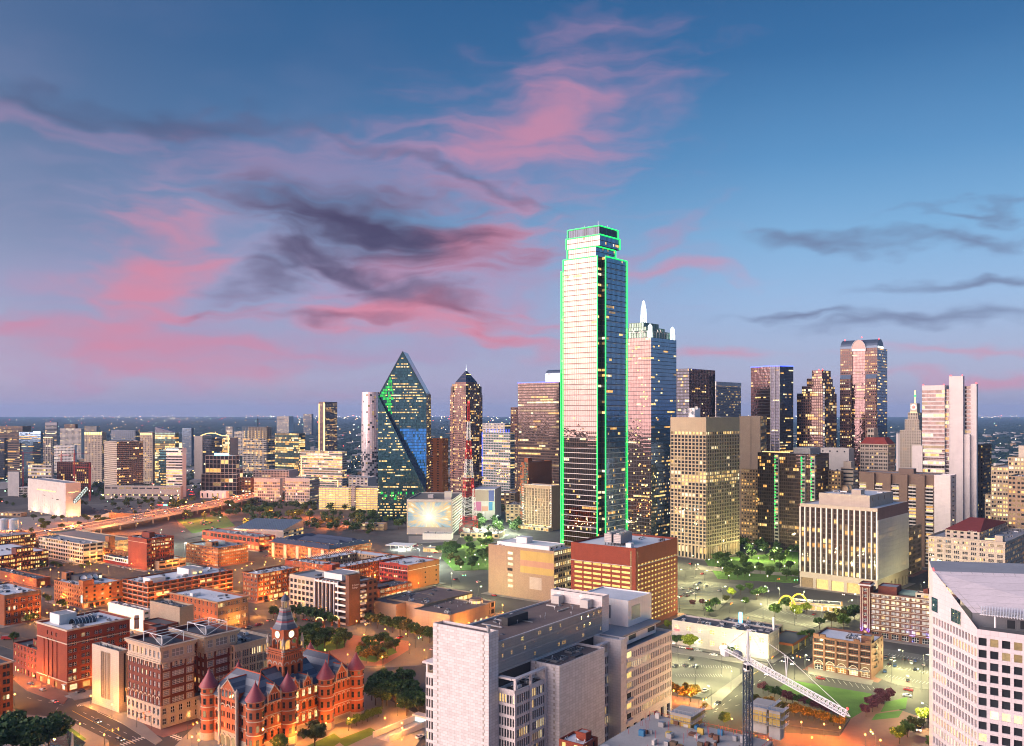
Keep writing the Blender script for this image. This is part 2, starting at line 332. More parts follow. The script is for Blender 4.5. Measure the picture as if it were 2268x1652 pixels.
# ------------------------------------------------------------------ building kit
def st(fl=3.8,bay=4.,wins=((.2,.6),),sill=.25,fh=.5,rec=.25,lit=.15,glass='glass_dark',frame=None,div=(1,1),warm='abcd',nf=None,nb=None,row=.35,rows=(),**k):
    d=dict(fl=fl,bay=bay,wins=wins,sill=sill,fh=fh,rec=rec,lit=lit,glass=glass,frame=frame,div=div,warm=warm,nf=nf,nb=nb,row=row,rows=rows);d.update(k);return d
WCACHE={}
def win_mesh(w,h,g,frame,div,rec,base=None):
    key=(round(w,2),round(h,2),g,frame,div,base)
    if key in WCACHE:return WCACHE[key]
    mb=MB();mb.poly([(-w/2,0,-h/2),(w/2,0,-h/2),(w/2,0,h/2),(-w/2,0,h/2)])
    if base:mb.poly([(-w*.45,-.02,-h*.08),(w*.45,-.02,-h*.08),(w*.45,-.02,h*.40),(-w*.45,-.02,h*.40)],1)
    if frame:
        t=min(.11,w*.06);p=min(.07,rec*.5)
        def bar(x0,x1,z0,z1):
            mb.raw([(x0,-p,z0),(x1,-p,z0),(x1,-p,z1),(x0,-p,z1),(x0,0,z0),(x1,0,z0),(x1,0,z1),(x0,0,z1)],[(0,1,2,3),(4,0,3,7),(1,5,6,2),(3,2,6,7)],1)
        nx,ny=div
        xs=[-w/2+i*w/nx for i in range(nx+1)];zs=[-h/2+i*h/ny for i in range(ny+1)]
        for i,x in enumerate(xs):
            x=x+t/2 if i==0 else x-t/2 if i==nx else x;bar(x-t/2,x+t/2,-h/2,h/2)
        for j,z in enumerate(zs):
            z=z+t/2 if j==0 else z-t/2 if j==ny else z
            for i in range(nx):bar(xs[i]+t/2,xs[i+1]-t/2,z-t/2,z+t/2)
    WCACHE[key]=mb.mesh('window',([base,g] if base else [g])+([frame] if frame else []));return WCACHE[key]
NWIN=[0]
BLDS=[]
SPLIT={'antenna','bay','dormer','fin','pilaster','bracket','column','sill','uplight','wall_light','crown_light','light_fin','slab','pier','mullion','dentil','work_light','roof_light','facade_light','floodlight','belfry_pier','pinnacle_light','ridge_panel','light_cascade','tower_trim','parapet_block','core_wall','vent_fan','slot','slot_fin','awning','light_strip','window_surround','portal','slit','roof_lamp','starter_bar'}
class Bld:
    def __init__(s,name,label,cat,org,ang,group=None):
        s.rz=pi/2-R(ang);s.org=org;s.root=empty(name,(org[0],org[1],0),s.rz,label,cat,group)
        s.mb={};s.win={};s.ang=ang;s.fp=[];BLDS.append(s)
        s.u=(sin(R(ang)),cos(R(ang)));s.v=(-cos(R(ang)),sin(R(ang)))
    def world(s,x,y):return (s.org[0]+x*s.u[0]+y*s.v[0],s.org[1]+x*s.u[1]+y*s.v[1])
    def local(s,X,Y):
        dx=X-s.org[0];dy=Y-s.org[1];return (dx*s.u[0]+dy*s.u[1],dx*s.v[0]+dy*s.v[1])
    def upx(s,x,y0=0):
        """local u of the point on line v=y0 seen at photo column x"""
        t=(x-CX)/FX;a=s.world(0,y0);return (t*a[1]-a[0])/(s.u[0]-t*s.u[1])
    def vpx(s,x,x0=0):
        t=(x-CX)/FX;a=s.world(x0,0);return (t*a[1]-a[0])/(s.v[0]-t*s.v[1])
    def m(s,name,material):
        k=(name,material)
        if k not in s.mb:s.mb[k]=MB()
        return s.mb[k]
    def facade(s,ax,ay,dx,dy,W,z0,z1,stl,wall,name='wall'):
        n=(dy,-dx);mb=s.m(name,wall)
        nb=stl['nb'] or max(1,round(W/stl['bay']));nf=stl['nf'] or max(1,round((z1-z0)/stl['fl']))
        cw=W/nb;ch=(z1-z0)/nf;rec=stl['rec'];wh=ch*stl['fh']
        def P(a,z,r=0):
            a=np.asarray(a,float);z=np.asarray(z,float);a,z=np.broadcast_arrays(a,z)
            return np.stack([ax+dx*a-n[0]*r,ay+dy*a-n[1]*r,z],-1)
        def Q(a0,a1,b0,b1,r0=0,r1=0,kind='f'):
            a0,a1,b0,b1=np.broadcast_arrays(*[np.asarray(q,float).ravel() for q in (a0,a1,b0,b1)])
            mb.quads(np.stack([P(a0,b0),P(a1,b0),P(a1,b1),P(a0,b1)],1))
        zb=z0+np.arange(nf)*ch;w0=zb+ch*stl['sill'];w1=w0+wh
        if stl['sill']>0.001:Q(0,W,zb,w0)
        if stl['sill']+stl['fh']<.999:Q(0,W,w1,zb+ch)
        offs=stl['wins'];A0=[];A1=[]
        for i in range(nb):
            for o,w in offs:A0.append((i+o)*cw);A1.append((i+o+w)*cw)
        A0=np.array(A0);A1=np.array(A1)
        e0=np.concatenate([[0],A1]);e1=np.concatenate([A0,[W]])
        k=(e1-e0)>.004
        g0,gz=np.meshgrid(e0[k],w0,indexing='ij');g1,gz1=np.meshgrid(e1[k],w1,indexing='ij')
        Q(g0,g1,gz,gz1)
        B0,Z0=np.meshgrid(A0,w0,indexing='ij');B1,Z1=np.meshgrid(A1,w1,indexing='ij')
        B0,B1,Z0,Z1=[q.ravel() for q in (B0,B1,Z0,Z1)]
        rmb=s.m('reveal',stl.get('revmat',wall)) if stl.get('revmat') else mb
        rmb.quads(np.stack([P(B0,Z0),P(B1,Z0),P(B1,Z0,rec),P(B0,Z0,rec)],1))
        rmb.quads(np.stack([P(B0,Z1,rec),P(B1,Z1,rec),P(B1,Z1),P(B0,Z1)],1))
        rmb.quads(np.stack([P(B0,Z0,rec),P(B0,Z1,rec),P(B0,Z1),P(B0,Z0)],1))
        rmb.quads(np.stack([P(B1,Z0),P(B1,Z1),P(B1,Z1,rec),P(B1,Z0,rec)],1))
        # which windows are lit: runs of lit rooms along a floor
        rot=math.atan2(dy,dx);nw=len(A0)
        for j in range(nf):
            p=stl['lit']*random.choice((.3,.6,1,1.4,1.9)) if j not in stl['rows'] and (j-nf) not in stl['rows'] else .93
            on=random.random()<p;var=random.choice(stl['warm'])
            for i in range(nw):
                if random.random()>stl['row']:on=random.random()<p;var=random.choice(stl['warm'])
                c=(A0[i]+A1[i])/2
                g=stl['glass']
                if 'fun' in stl:
                    q=stl['fun'](c/W,(w0[j]+wh/2-z0)/(z1-z0))
                    if q=='skip':
                        mb.quads(np.stack([P(A0[i],w0[j]),P(A1[i],w0[j]),P(A1[i],w1[j]),P(A0[i],w1[j])]));continue
                    if q:g=q
                if g==stl['glass'] and on:g='lit_'+var
                s.pane((ax+dx*c-n[0]*rec,ay+dy*c-n[1]*rec,w0[j]+wh/2),rot,A1[i]-A0[i],wh,g,stl['frame'],stl['div'],rec,base=stl['glass'] if stl['fh']>.8 and not stl['frame'] and g[:4]=='lit_' and g!='lit_garage' and stl['glass'][:4]!='lit_' else None)
    def pane(s,p,rot,w,h,g,frame=None,div=(1,1),rec=.2,name='window',base=None):
        s.win.setdefault(name,[]).append((p,rot,w,h,g,frame,div,rec,base))
    def face(s,ax,ay,dx,dy,W,z0,z1,stl,wall):
        if stl is None:
            s.m('wall',wall).quads([[(ax,ay,z0),(ax+dx*W,ay+dy*W,z0),(ax+dx*W,ay+dy*W,z1),(ax,ay,z1)]])
        elif isinstance(stl,dict):
            mt=stl.get('wall',wall);zz=z0
            if stl.get('z0'):
                zz=z0+stl['z0'];s.face(ax,ay,dx,dy,W,z0,zz,stl.get('low'),stl.get('lowmat',wall))
            z9=z1-stl.get('ztop',0)
            if z9<z1:s.face(ax,ay,dx,dy,W,z9,z1,stl.get('high'),stl.get('topmat',mt))
            ml=stl.get('ml',0);mr_=stl.get('mr',0)
            if ml:s.face(ax,ay,dx,dy,ml,zz,z9,None,mt)
            if mr_:s.face(ax+dx*(W-mr_),ay+dy*(W-mr_),dx,dy,mr_,zz,z9,None,mt)
            s.facade(ax+dx*ml,ay+dy*ml,dx,dy,W-ml-mr_,zz,z9,stl,mt)
    def block(s,x0,x1,y0,y1,z0,z1,L=None,R=None,U=None,V=None,wall='concrete',roof='roof_grey',par=.9,pt=.4,coping=None):
        s.face(x0,y1,0,-1,y1-y0,z0,z1,L,wall);s.face(x0,y0,1,0,x1-x0,z0,z1,R,wall)
        s.face(x1,y0,0,1,y1-y0,z0,z1,U,wall);s.face(x1,y1,-1,0,x1-x0,z0,z1,V,wall)
        if z0<1:s.fp.append((x0,x1,y0,y1))
        if roof:
            rb=s.m('roof',roof);cp=s.m('parapet',coping or wall)
            if par>0:
                a,b,c,d=x0+pt,x1-pt,y0+pt,y1-pt;zr=z1-par
                cp.quads([[(x0,y0,z1),(x1,y0,z1),(b,c,z1),(a,c,z1)],[(x1,y0,z1),(x1,y1,z1),(b,d,z1),(b,c,z1)],[(x1,y1,z1),(x0,y1,z1),(a,d,z1),(b,d,z1)],[(x0,y1,z1),(x0,y0,z1),(a,c,z1),(a,d,z1)],
                 [(a,c,z1),(b,c,z1),(b,c,zr),(a,c,zr)],[(b,c,z1),(b,d,z1),(b,d,zr),(b,c,zr)],[(b,d,z1),(a,d,z1),(a,d,zr),(b,d,zr)],[(a,d,z1),(a,c,z1),(a,c,zr),(a,d,zr)]])
                rb.quads([[(a,c,zr),(b,c,zr),(b,d,zr),(a,d,zr)]])
            else:rb.quads([[(x0,y0,z1),(x1,y0,z1),(x1,y1,z1),(x0,y1,z1)]])
    def ring(s,x0,x1,y0,y1,z0,z1,p,material,name='cornice'):
        """projecting band round a block"""
        mb=s.m(name,material);e=.003
        mb.box(x0-p,x1+p,y0-p,y0-e,z0,z1,bottom=True);mb.box(x0-p,x1+p,y1+e,y1+p,z0,z1,bottom=True)
        mb.box(x0-p,x0-e,y0-e,y1+e,z0+.002,z1-.002,bottom=True);mb.box(x1+e,x1+p,y0-e,y1+e,z0+.002,z1-.002,bottom=True)
    def box(s,name,material,x0,x1,y0,y1,z0,z1):
        mb=MB();mb.box(x0,x1,y0,y1,z0,z1,bottom=True);return mb.build(name,material,s.root)
    def units(s,x0,x1,y0,y1,z,n,kind='rooftop_unit',smin=1.2,smax=3.2):
        for _ in range(n):
            a=random.uniform(smin,smax);b=random.uniform(smin,smax)
            if x1-x0<a+1 or y1-y0<b+1:continue
            o=bpy.data.objects.new(kind,UNIT[kind][random.randrange(len(UNIT[kind]))]);link(o,s.root)
            o.location=(random.uniform(x0+a/2+.4,x1-a/2-.4),random.uniform(y0+b/2+.4,y1-b/2-.4),z);o.scale=(a,b,random.uniform(.8,1.7));o.rotation_euler=(0,0,random.choice((0,0,pi/2)))
    def ducts(s,x0,x1,y0,y1,z,n):
        for _ in range(n):
            x,y=random.uniform(x0,x1-3),random.uniform(y0,y1-3);l=random.uniform(3,max(3.5,min(12,x1-x)));w=random.uniform(.25,.7)
            if random.random()<.5:s.box('duct','steel',x,min(x1,x+l),y,y+w,z+.15,z+.15+w)
            else:s.box('duct','steel',x,x+w,y,min(y1,y+l),z+.15,z+.15+w)
    def done(s,cap=300,far=False,smooth=()):
        for (name,m_),mb in s.mb.items():
            if name in SPLIT and 1<len(mb.c)<=300 and not mb.q and not far:
                for p in mb.split():p.build(name,m_,s.root)
            else:
                o=mb.build(name,m_,s.root,smooth=name in smooth)
                if name in SPLIT and len(mb.c)>300:o['kind']='stuff'
        for name,ws in s.win.items():
            def dist(t):
                X,Y=s.world(t[0][0],t[0][1]);return X*X+Y*Y+(HC-t[0][2])**2
            if not far:ws=sorted(ws,key=dist)
            one=[] if far else ws[:cap];rest=ws if far else ws[cap:]
            for p,rot,w,h,g,fr,div,rec,base in one:
                o=bpy.data.objects.new(name,win_mesh(w,h,g,fr,div,rec,base));o.location=p;o.rotation_euler=(0,0,rot);link(o,s.root)
            NWIN[0]+=len(one)
            if rest:
                rest=[t for t in rest if not t[8]]+[t[:4]+(t[8],)+t[5:] for t in rest if t[8]]+[((t[0][0]+.02*sin(t[1]),t[0][1]-.02*cos(t[1]),t[0][2]+t[3]*.16),t[1],t[2]*.9,t[3]*.48)+t[4:] for t in rest if t[8]]
                gs=sorted({t[4] for t in rest});mb=MB()
                for gi,g in enumerate(gs):
                    T=[t for t in rest if t[4]==g]
                    P=np.array([t[0] for t in T]);r=np.array([t[1] for t in T]);w=np.array([t[2] for t in T])/2;h=np.array([t[3] for t in T])/2
                    cx=np.cos(r)*w;sy=np.sin(r)*w
                    def c(a,b):return np.stack([P[:,0]+a*cx,P[:,1]+a*sy,P[:,2]+b*h],-1)
                    mb.quads(np.stack([c(-1,-1),c(1,-1),c(1,1),c(-1,1)],1),gi)
                o=mb.build(name,gs,s.root);o['kind']='stuff'
        return s.root
def place(xf,yt,h,xl,xr,ang=G1,D=None):
    """origin and sizes of a block from its front corner's column and roof line, its height, and the columns of its side corners"""
    if D is None:D=(HC-h)*FX/(yt-EY)
    org=atd(xf,D);u=(sin(R(ang)),cos(R(ang)));v=(-cos(R(ang)),sin(R(ang)))
    def ln(x,d):
        t=(x-CX)/FX;return (t*org[1]-org[0])/(d[0]-t*d[1])
    wu=ln(xr,u) if xr is not None else None;wv=ln(xl,v) if xl is not None else None
    return org,wu,wv
def bld(name,label,xf,yt,h,xl,xr,ang=G1,D=None,wu=None,wv=None,group=None,cat='building'):
    if h is None:h=HC-(yt-EY)/FX*D
    org,a,b=place(xf,yt,h,xl,xr,ang,D)
    k=Bld(name,label,cat,org,ang,group);k.wu=wu or a;k.wv=wv or b;k.h=h;return k
def lettering(parent,text,loc,rz,size,material,name='lettering'):
    c=bpy.data.curves.new(name,'FONT');c.body=text;c.size=size;c.extrude=.03;o=bpy.data.objects.new(name,c);COL.objects.link(o)
    me=bpy.data.meshes.new_from_object(o);bpy.data.objects.remove(o);me.materials.clear();me.materials.append(mat(material))
    x=bpy.data.objects.new(name,me);x.location=loc;x.rotation_euler=(pi/2,0,rz);return link(x,parent)
# rooftop plant: unit meshes, scaled per copy
UNIT={}
def mk_units():
    L_=[]
    for m_ in ('white_metal','grey_metal','steel'):
        mb=MB();mb.box(-.5,.5,-.5,.5,.08,.9);mb.box(-.46,.46,-.46,.46,0,.08,1);mb.cyl(-.2,0,.9,1.0,.2,.2,8,1);mb.cyl(.25,0,.9,1.0,.2,.2,8,1);mb.box(-.51,-.5,-.4,.4,.2,.8,1)
        L_.append(mb.mesh('rooftop_unit',[m_,'dark_metal']))
    UNIT['rooftop_unit']=L_
    mb=MB();mb.cyl(0,0,0,.7,.16,.16,8);mb.cyl(0,0,.7,1.0,.32,.1,8);UNIT['roof_vent']=[mb.mesh('roof_vent',['steel'])]
    mb=MB();mb.box(-.5,.5,-.5,.5,0,.25);mb.raw([(-.42,-.42,.25),(.42,-.42,.25),(.42,.42,.25),(-.42,.42,.25),(0,0,.5)],[(0,1,4),(1,2,4),(2,3,4),(3,0,4)],1);UNIT['skylight']=[mb.mesh('skylight',['grey_metal','glass_grey'])]
mk_units()
# ------------------------------------------------------------------ ground, streets, lawns
def mk_ground():
    t=NT('city_ground');o=t.obj();n1=t.noise(o,.012,4);n2=t.noise(o,.09,4);n3=t.noise(o,.0011,5,.6)
    c=t.mix(n2,(.052,.050,.052),(.085,.080,.075));r=t.n('ShaderNodeMapRange');t.l(n1,r.inputs[0]);r.inputs[1].default_value=.52;r.inputs[2].default_value=.6
    c=t.mix(r.outputs[0],c,(.10,.094,.088))
    # beyond the built-up streets the plain is wooded and green
    sp=t.n('ShaderNodeSeparateXYZ');t.l(o,sp.inputs[0]);d=t.math('SQRT',t.math('ADD',t.math('MULTIPLY',sp.outputs[0],sp.outputs[0]),t.math('MULTIPLY',sp.outputs[1],sp.outputs[1])))
    f=t.math('ADD',t.math('MULTIPLY',d,1/1200),t.math('MULTIPLY_ADD',n3,1.2,-2.0),clamp=True);w_=t.mix(n1,(.016,.034,.026),(.03,.05,.034));c=t.mix(f,c,w_)
    t.l(c,t.b.inputs['Base Color']);t.b.inputs['Roughness'].default_value=.9;t.b.inputs['Specular IOR Level'].default_value=.2;MATS['city_ground']=t.m
mk_ground()
mb=MB();mb.poly([(-3e4,-600,0),(3e4,-600,0),(3e4,25200,0),(-3e4,25200,0)]);tag(mb.build('ground','city_ground'),kind='structure')
ZL=[.15]
def patch(name,pts,material,z=None,lift=0,kind='structure'):
    """sheet on the ground whose corners are given as photo points"""
    if z is None:ZL[0]+=.004;z=ZL[0]
    g=[gp(x,y) for x,y in pts];mb=MB()
    a=sum(g[i][0]*g[(i+1)%len(g)][1]-g[(i+1)%len(g)][0]*g[i][1] for i in range(len(g)))
    if a<0:g=g[::-1]
    mb.poly([(x,y,z) for x,y in g])
    for i in range(len(g)):
        p,q=g[i],g[(i+1)%len(g)];mb.poly([(p[0],p[1],0),(q[0],q[1],0),(q[0],q[1],z),(p[0],p[1],z)])
    return tag(mb.build(name,material),kind=kind)
patch('pavement',[(560,1352),(800,1340),(1010,1372),(1000,1440),(930,1475),(840,1480),(690,1475),(640,1420)],'asphalt_old')
patch('courthouse_pavement',[(380,1660),(440,1600),(600,1470),(700,1470),(960,1600),(900,1680),(620,1800),(400,1790)],'pave')
patch('plaza_paving',[(630,1408),(700,1400),(790,1408),(905,1420),(905,1440),(850,1474),(790,1476),(690,1456)],'pave_brick');patch('plaza_lawn',[(640,1415),(700,1408),(770,1415),(760,1436),(690,1450)],'grass');patch('plaza_lawn',[(790,1440),(860,1425),(880,1445),(830,1468),(795,1462)],'grass')
patch('courthouse_lawn',[(745,1640),(820,1612),(838,1622),(765,1655)],'grass');patch('courthouse_lawn',[(600,1690),(740,1625),(760,1640),(640,1720)],'grass')
patch('parking_lot',[(553,1362),(610,1372),(612,1400),(556,1394)],'lot')
patch('plaza_pavement',[(-40,1700),(-40,1575),(140,1590),(240,1640),(250,1700)],'pave');patch('plaza_lawn',[(130,1604),(142,1600),(192,1638),(180,1644)],'grass')
patch('corner_pavement',[(20,1470),(88,1500),(150,1548),(140,1560),(60,1530),(10,1490)],'pave_brick');patch('corner_pavement',[(205,1545),(290,1580),(360,1640),(345,1650),(270,1602),(205,1565)],'pave')
patch('pavement',[(150,1536),(280,1516),(290,1526),(165,1552)],'pave')
patch('side_lawn',[(0,1400),(85,1420),(60,1450),(0,1430)],'soil')
# lower right
patch('green_lawn',[(1751,1507),(1930,1537),(1945,1552),(1918,1590),(1885,1592),(1720,1528)],'grass')
patch('plaza_paving',[(1885,1592),(1945,1556),(2070,1600),(2075,1680),(1830,1680)],'pave_brick');patch('small_lawn',[(1962,1556),(2010,1545),(2006,1570),(1950,1578)],'grass');patch('small_lawn',[(1940,1582),(2000,1574),(1990,1590),(1930,1596)],'grass')
patch('hedge_bed',[(1665,1560),(1720,1532),(1880,1594),(1860,1622),(1700,1600)],'soil')
patch('parking_lot',[(1488,1448),(1560,1456),(1638,1482),(1640,1500),(1560,1548),(1488,1532)],'lot');patch('parking_lot',[(1650,1362),(1720,1332),(1870,1360),(1800,1392)],'lot');patch('parking_lot',[(1498,1300),(1545,1286),(1650,1296),(1590,1352),(1498,1348)],'lot');patch('parking_lot',[(1957,1437),(2070,1456),(2070,1530),(1990,1518),(1938,1500)],'lot')
patch('pavement',[(1480,1540),(1560,1552),(1580,1570),(1500,1585),(1480,1580)],'pave_brick');patch('pavement',[(1560,1552),(1660,1480),(1668,1488),(1580,1570)],'pave')
patch('pavement',[(1488,1434),(1700,1470),(1700,1478),(1488,1446)],'pave');patch('pavement',[(1790,1478),(1935,1508),(1930,1518),(1790,1492)],'pave')
patch('street_pavement',[(1680,1620),(1860,1632),(2070,1650),(2070,1700),(1680,1700)],'pave_brick')
patch('park_ground',[(1560,1240),(1768,1222),(1768,1292),(1590,1282)],'grass');patch('park_path',[(1545,1252),(1768,1272),(1768,1278),(1545,1262)],'pave')
patch('park_ground',[(965,1222),(1085,1190),(1085,1262),(1005,1264)],'grass');patch('forecourt',[(905,1188),(1020,1186),(1010,1200),(905,1204)],'pave');patch('filling_station_yard',[(885,1205),(985,1212),(975,1240),(880,1232)],'pave')
patch('road_verge',[(560,1118),(830,1130),(830,1175),(650,1160),(560,1150)],'soil');patch('road_verge',[(380,1130),(560,1112),(560,1150),(400,1172)],'soil');patch('meadow',[(390,1150),(500,1142),(520,1165),(430,1185)],'grass')
patch('museum_yard',[(0,1148),(200,1140),(360,1110),(400,1125),(220,1165),(60,1180)],'pave');patch('yard_road',[(400,1186),(520,1166),(680,1152),(830,1166),(830,1172),(680,1158),(525,1172),(410,1194)],'asphalt_old');patch('museum_lot',[(195,1118),(350,1106),(380,1120),(230,1142)],'lot')
# painted markings
class Marks:
    def __init__(s,m_):s.mb=MB();s.m=m_
    def line(s,a,b,w=.18,z=.012,dash=None):
        A=Vector((*gp(*a),0));B=Vector((*gp(*b),0));d=B-A;L_=d.length;d.normalize();n=Vector((-d.y,d.x,0))*w/2
        t=0
        while t<L_:
            e=min(L_,t+(dash or L_));p,q=A+d*t,A+d*e
            s.mb.poly([(p.x-n.x,p.y-n.y,z),(q.x-n.x,q.y-n.y,z),(q.x+n.x,q.y+n.y,z),(p.x+n.x,p.y+n.y,z)]);t=e+(dash*1.6 if dash else 1)
    def done(s,name):
        o=s.mb.build(name,s.m);tag(o,kind='structure');return o
M1=Marks('paint_line')
for a,b,n in (((143,1540),(170,1546),9),((170,1563),(198,1558),9),((150,1566),(182,1580),0),((268,1650),(346,1624),12),((372,1624),(420,1646),9)):
    A=Vector((*gp(*a),0));B=Vector((*gp(*b),0));d=(B-A);nn=Vector((-d.y,d.x,0)).normalized()*1.6
    for i in range(n):
        p=A+d*((i+.2)/n);q=A+d*((i+.65)/n);M1.mb.poly([(p.x-nn.x,p.y-nn.y,.013),(q.x-nn.x,q.y-nn.y,.013),(q.x+nn.x,q.y+nn.y,.013),(p.x+nn.x,p.y+nn.y,.013)])
for a,b,ds in (((150,1585),(262,1640),3),((185,1578),(300,1634),3),((215,1576),(330,1630),None),((60,1545),(140,1562),3),((100,1540),(130,1548),None),((140,1555),(60,1640),3),((1560,1560),(1690,1478),3),((1585,1572),(1715,1486),3),((1700,1480),(1810,1420),3),((1500,1600),(1640,1560),3),((1650,1600),(1900,1655),3),((1640,1440),(1760,1470),None),((700,1500),(960,1440),3),((760,1490),(980,1452),3),((960,1440),(1010,1380),3)):M1.line(a,b,.2,.013,ds)
def bays(M_,a,b,n,ln,z):
    A=Vector((*gp(*a),0));B=Vector((*gp(*b),0));d=B-A;nn=Vector((-d.y,d.x,0)).normalized()
    for i in range(n+1):
        p=A+d*(i/n);u=nn*ln;t=d.normalized()*.08;M_.mb.poly([(p.x-t.x,p.y-t.y,z),(p.x+t.x,p.y+t.y,z),(p.x+u.x+t.x,p.y+u.y+t.y,z),(p.x+u.x-t.x,p.y+u.y-t.y,z)])
for a,b,n in (((1500,1524),(1545,1540),9),((1500,1500),(1600,1500),18),((1500,1478),(1620,1482),22),((1665,1364),(1790,1388),16),((1690,1352),(1830,1376),20),((1966,1452),(2066,1468),14),((1960,1478),(2066,1496),14),((1960,1500),(2066,1520),14)):bays(M1,a,b,n,5,.36)
for i in range(14):M1.line((1790+i*13,1494+i*2.6),(1798+i*13,1504+i*2.6),.15,.36)
M1.done('white_road_marking')
M2=Marks('paint_yellow')
for a,b in (((160,1574),(300,1648)),((1540,1574),(1680,1486)),((1640,1610),(1900,1664)),((705,1496),(970,1444)),((880,1470),(1005,1400))):M2.line(a,b,.22,.014)
for i in range(7):M2.line((1502,1306+i*6),(1590,1300+i*7),.18,.36)
M2.done('yellow_road_marking')
# elevated highway on piers
def highway():
    r=empty('elevated_highway',(0,0,0));tag(r,kind='structure')
    pts=[(-640,520),(-575,740),(-520,905),(-470,1090),(-428,1280),(-398,1460),(-388,1700),(-400,2100)];W=19;zh=8.5
    L_=[];R_=[]
    for i,p in enumerate(pts):
        a=Vector(pts[max(0,i-1)]);b=Vector(pts[min(len(pts)-1,i+1)]);d=(b-a).normalized();n=Vector((d.y,-d.x));L_.append(Vector(p)-n*W);R_.append(Vector(p)+n*W)
    def ribbon(o0,o1,z0,z1,m_,name):
        mb=MB()
        for i in range(len(pts)-1):
            f=lambda k_,t:L_[k_].lerp(R_[k_],t)
            a,b,c,d=f(i,o0),f(i,o1),f(i+1,o1),f(i+1,o0)
            mb.raw([(a.x,a.y,z0),(b.x,b.y,z0),(c.x,c.y,z0),(d.x,d.y,z0),(a.x,a.y,z1),(b.x,b.y,z1),(c.x,c.y,z1),(d.x,d.y,z1)],[(4,5,6,7),(0,4,7,3),(1,2,6,5),(3,2,1,0)])
        mb.build(name,m_,r)
    ribbon(0,1,zh-1.4,zh,'asphalt_old','deck');ribbon(-.012,-.0005,zh-1.6,zh+1.0,'concrete_pale','barrier');ribbon(1.0005,1.012,zh-1.6,zh+1.0,'concrete_pale','barrier');ribbon(.492,.508,zh+.004,zh+.9,'concrete_pale','median_barrier')
    for t in (.1,.2,.3,.4,.6,.7,.8,.9):ribbon(t-.0025,t+.0025,zh+.004,zh+.012,'paint_line','lane_line')
    for i in range(len(pts)-1):
        for q in np.arange(0,1,.17):
            for t in (.2,.8):
                p=L_[i].lerp(R_[i],t).lerp(L_[i+1].lerp(R_[i+1],t),q);mb=MB();mb.cyl(p.x,p.y,0,zh-1.4,.9,.9,10);mb.build('pillar','concrete',r)
    return pts,L_,R_,zh
HW=highway()
# ------------------------------------------------------------------ skyline
G2=41.
PUNCH=st(3.8,3.2,((.22,.56),),.28,.5,.3,.18)
PAIR=st(3.8,5,((.12,.34),(.54,.34)),.25,.52,.3,.2,frame='white_metal',div=(1,2))
BAND=st(3.9,3,((.02,.96),),.34,.52,.2,.25,glass='glass_grey',row=.8)
CURT=st(3.9,1.6,((.03,.94),),.04,.9,.06,.12,glass='glass_blue',row=.75)
def simple(name,label,xl,xf,xr,yt,D,ang,Ls,Rs,wall,roof='roof_grey',units=3,far=None,par=1.0,group=None,wu=None,wv=None,pave=None,ret=False):
    k=bld(name,label,xf,yt,None,xl,xr,ang,D,wu,wv,group)
    k.block(0,k.wu,0,k.wv,0,k.h,Ls,Rs,None,None,wall,roof,par)
    if units:k.units(1,k.wu-1,1,k.wv-1,k.h-par,units,smin=2,smax=5)
    if ret:return k
    return k.done(far=(D>2000) if far is None else far)
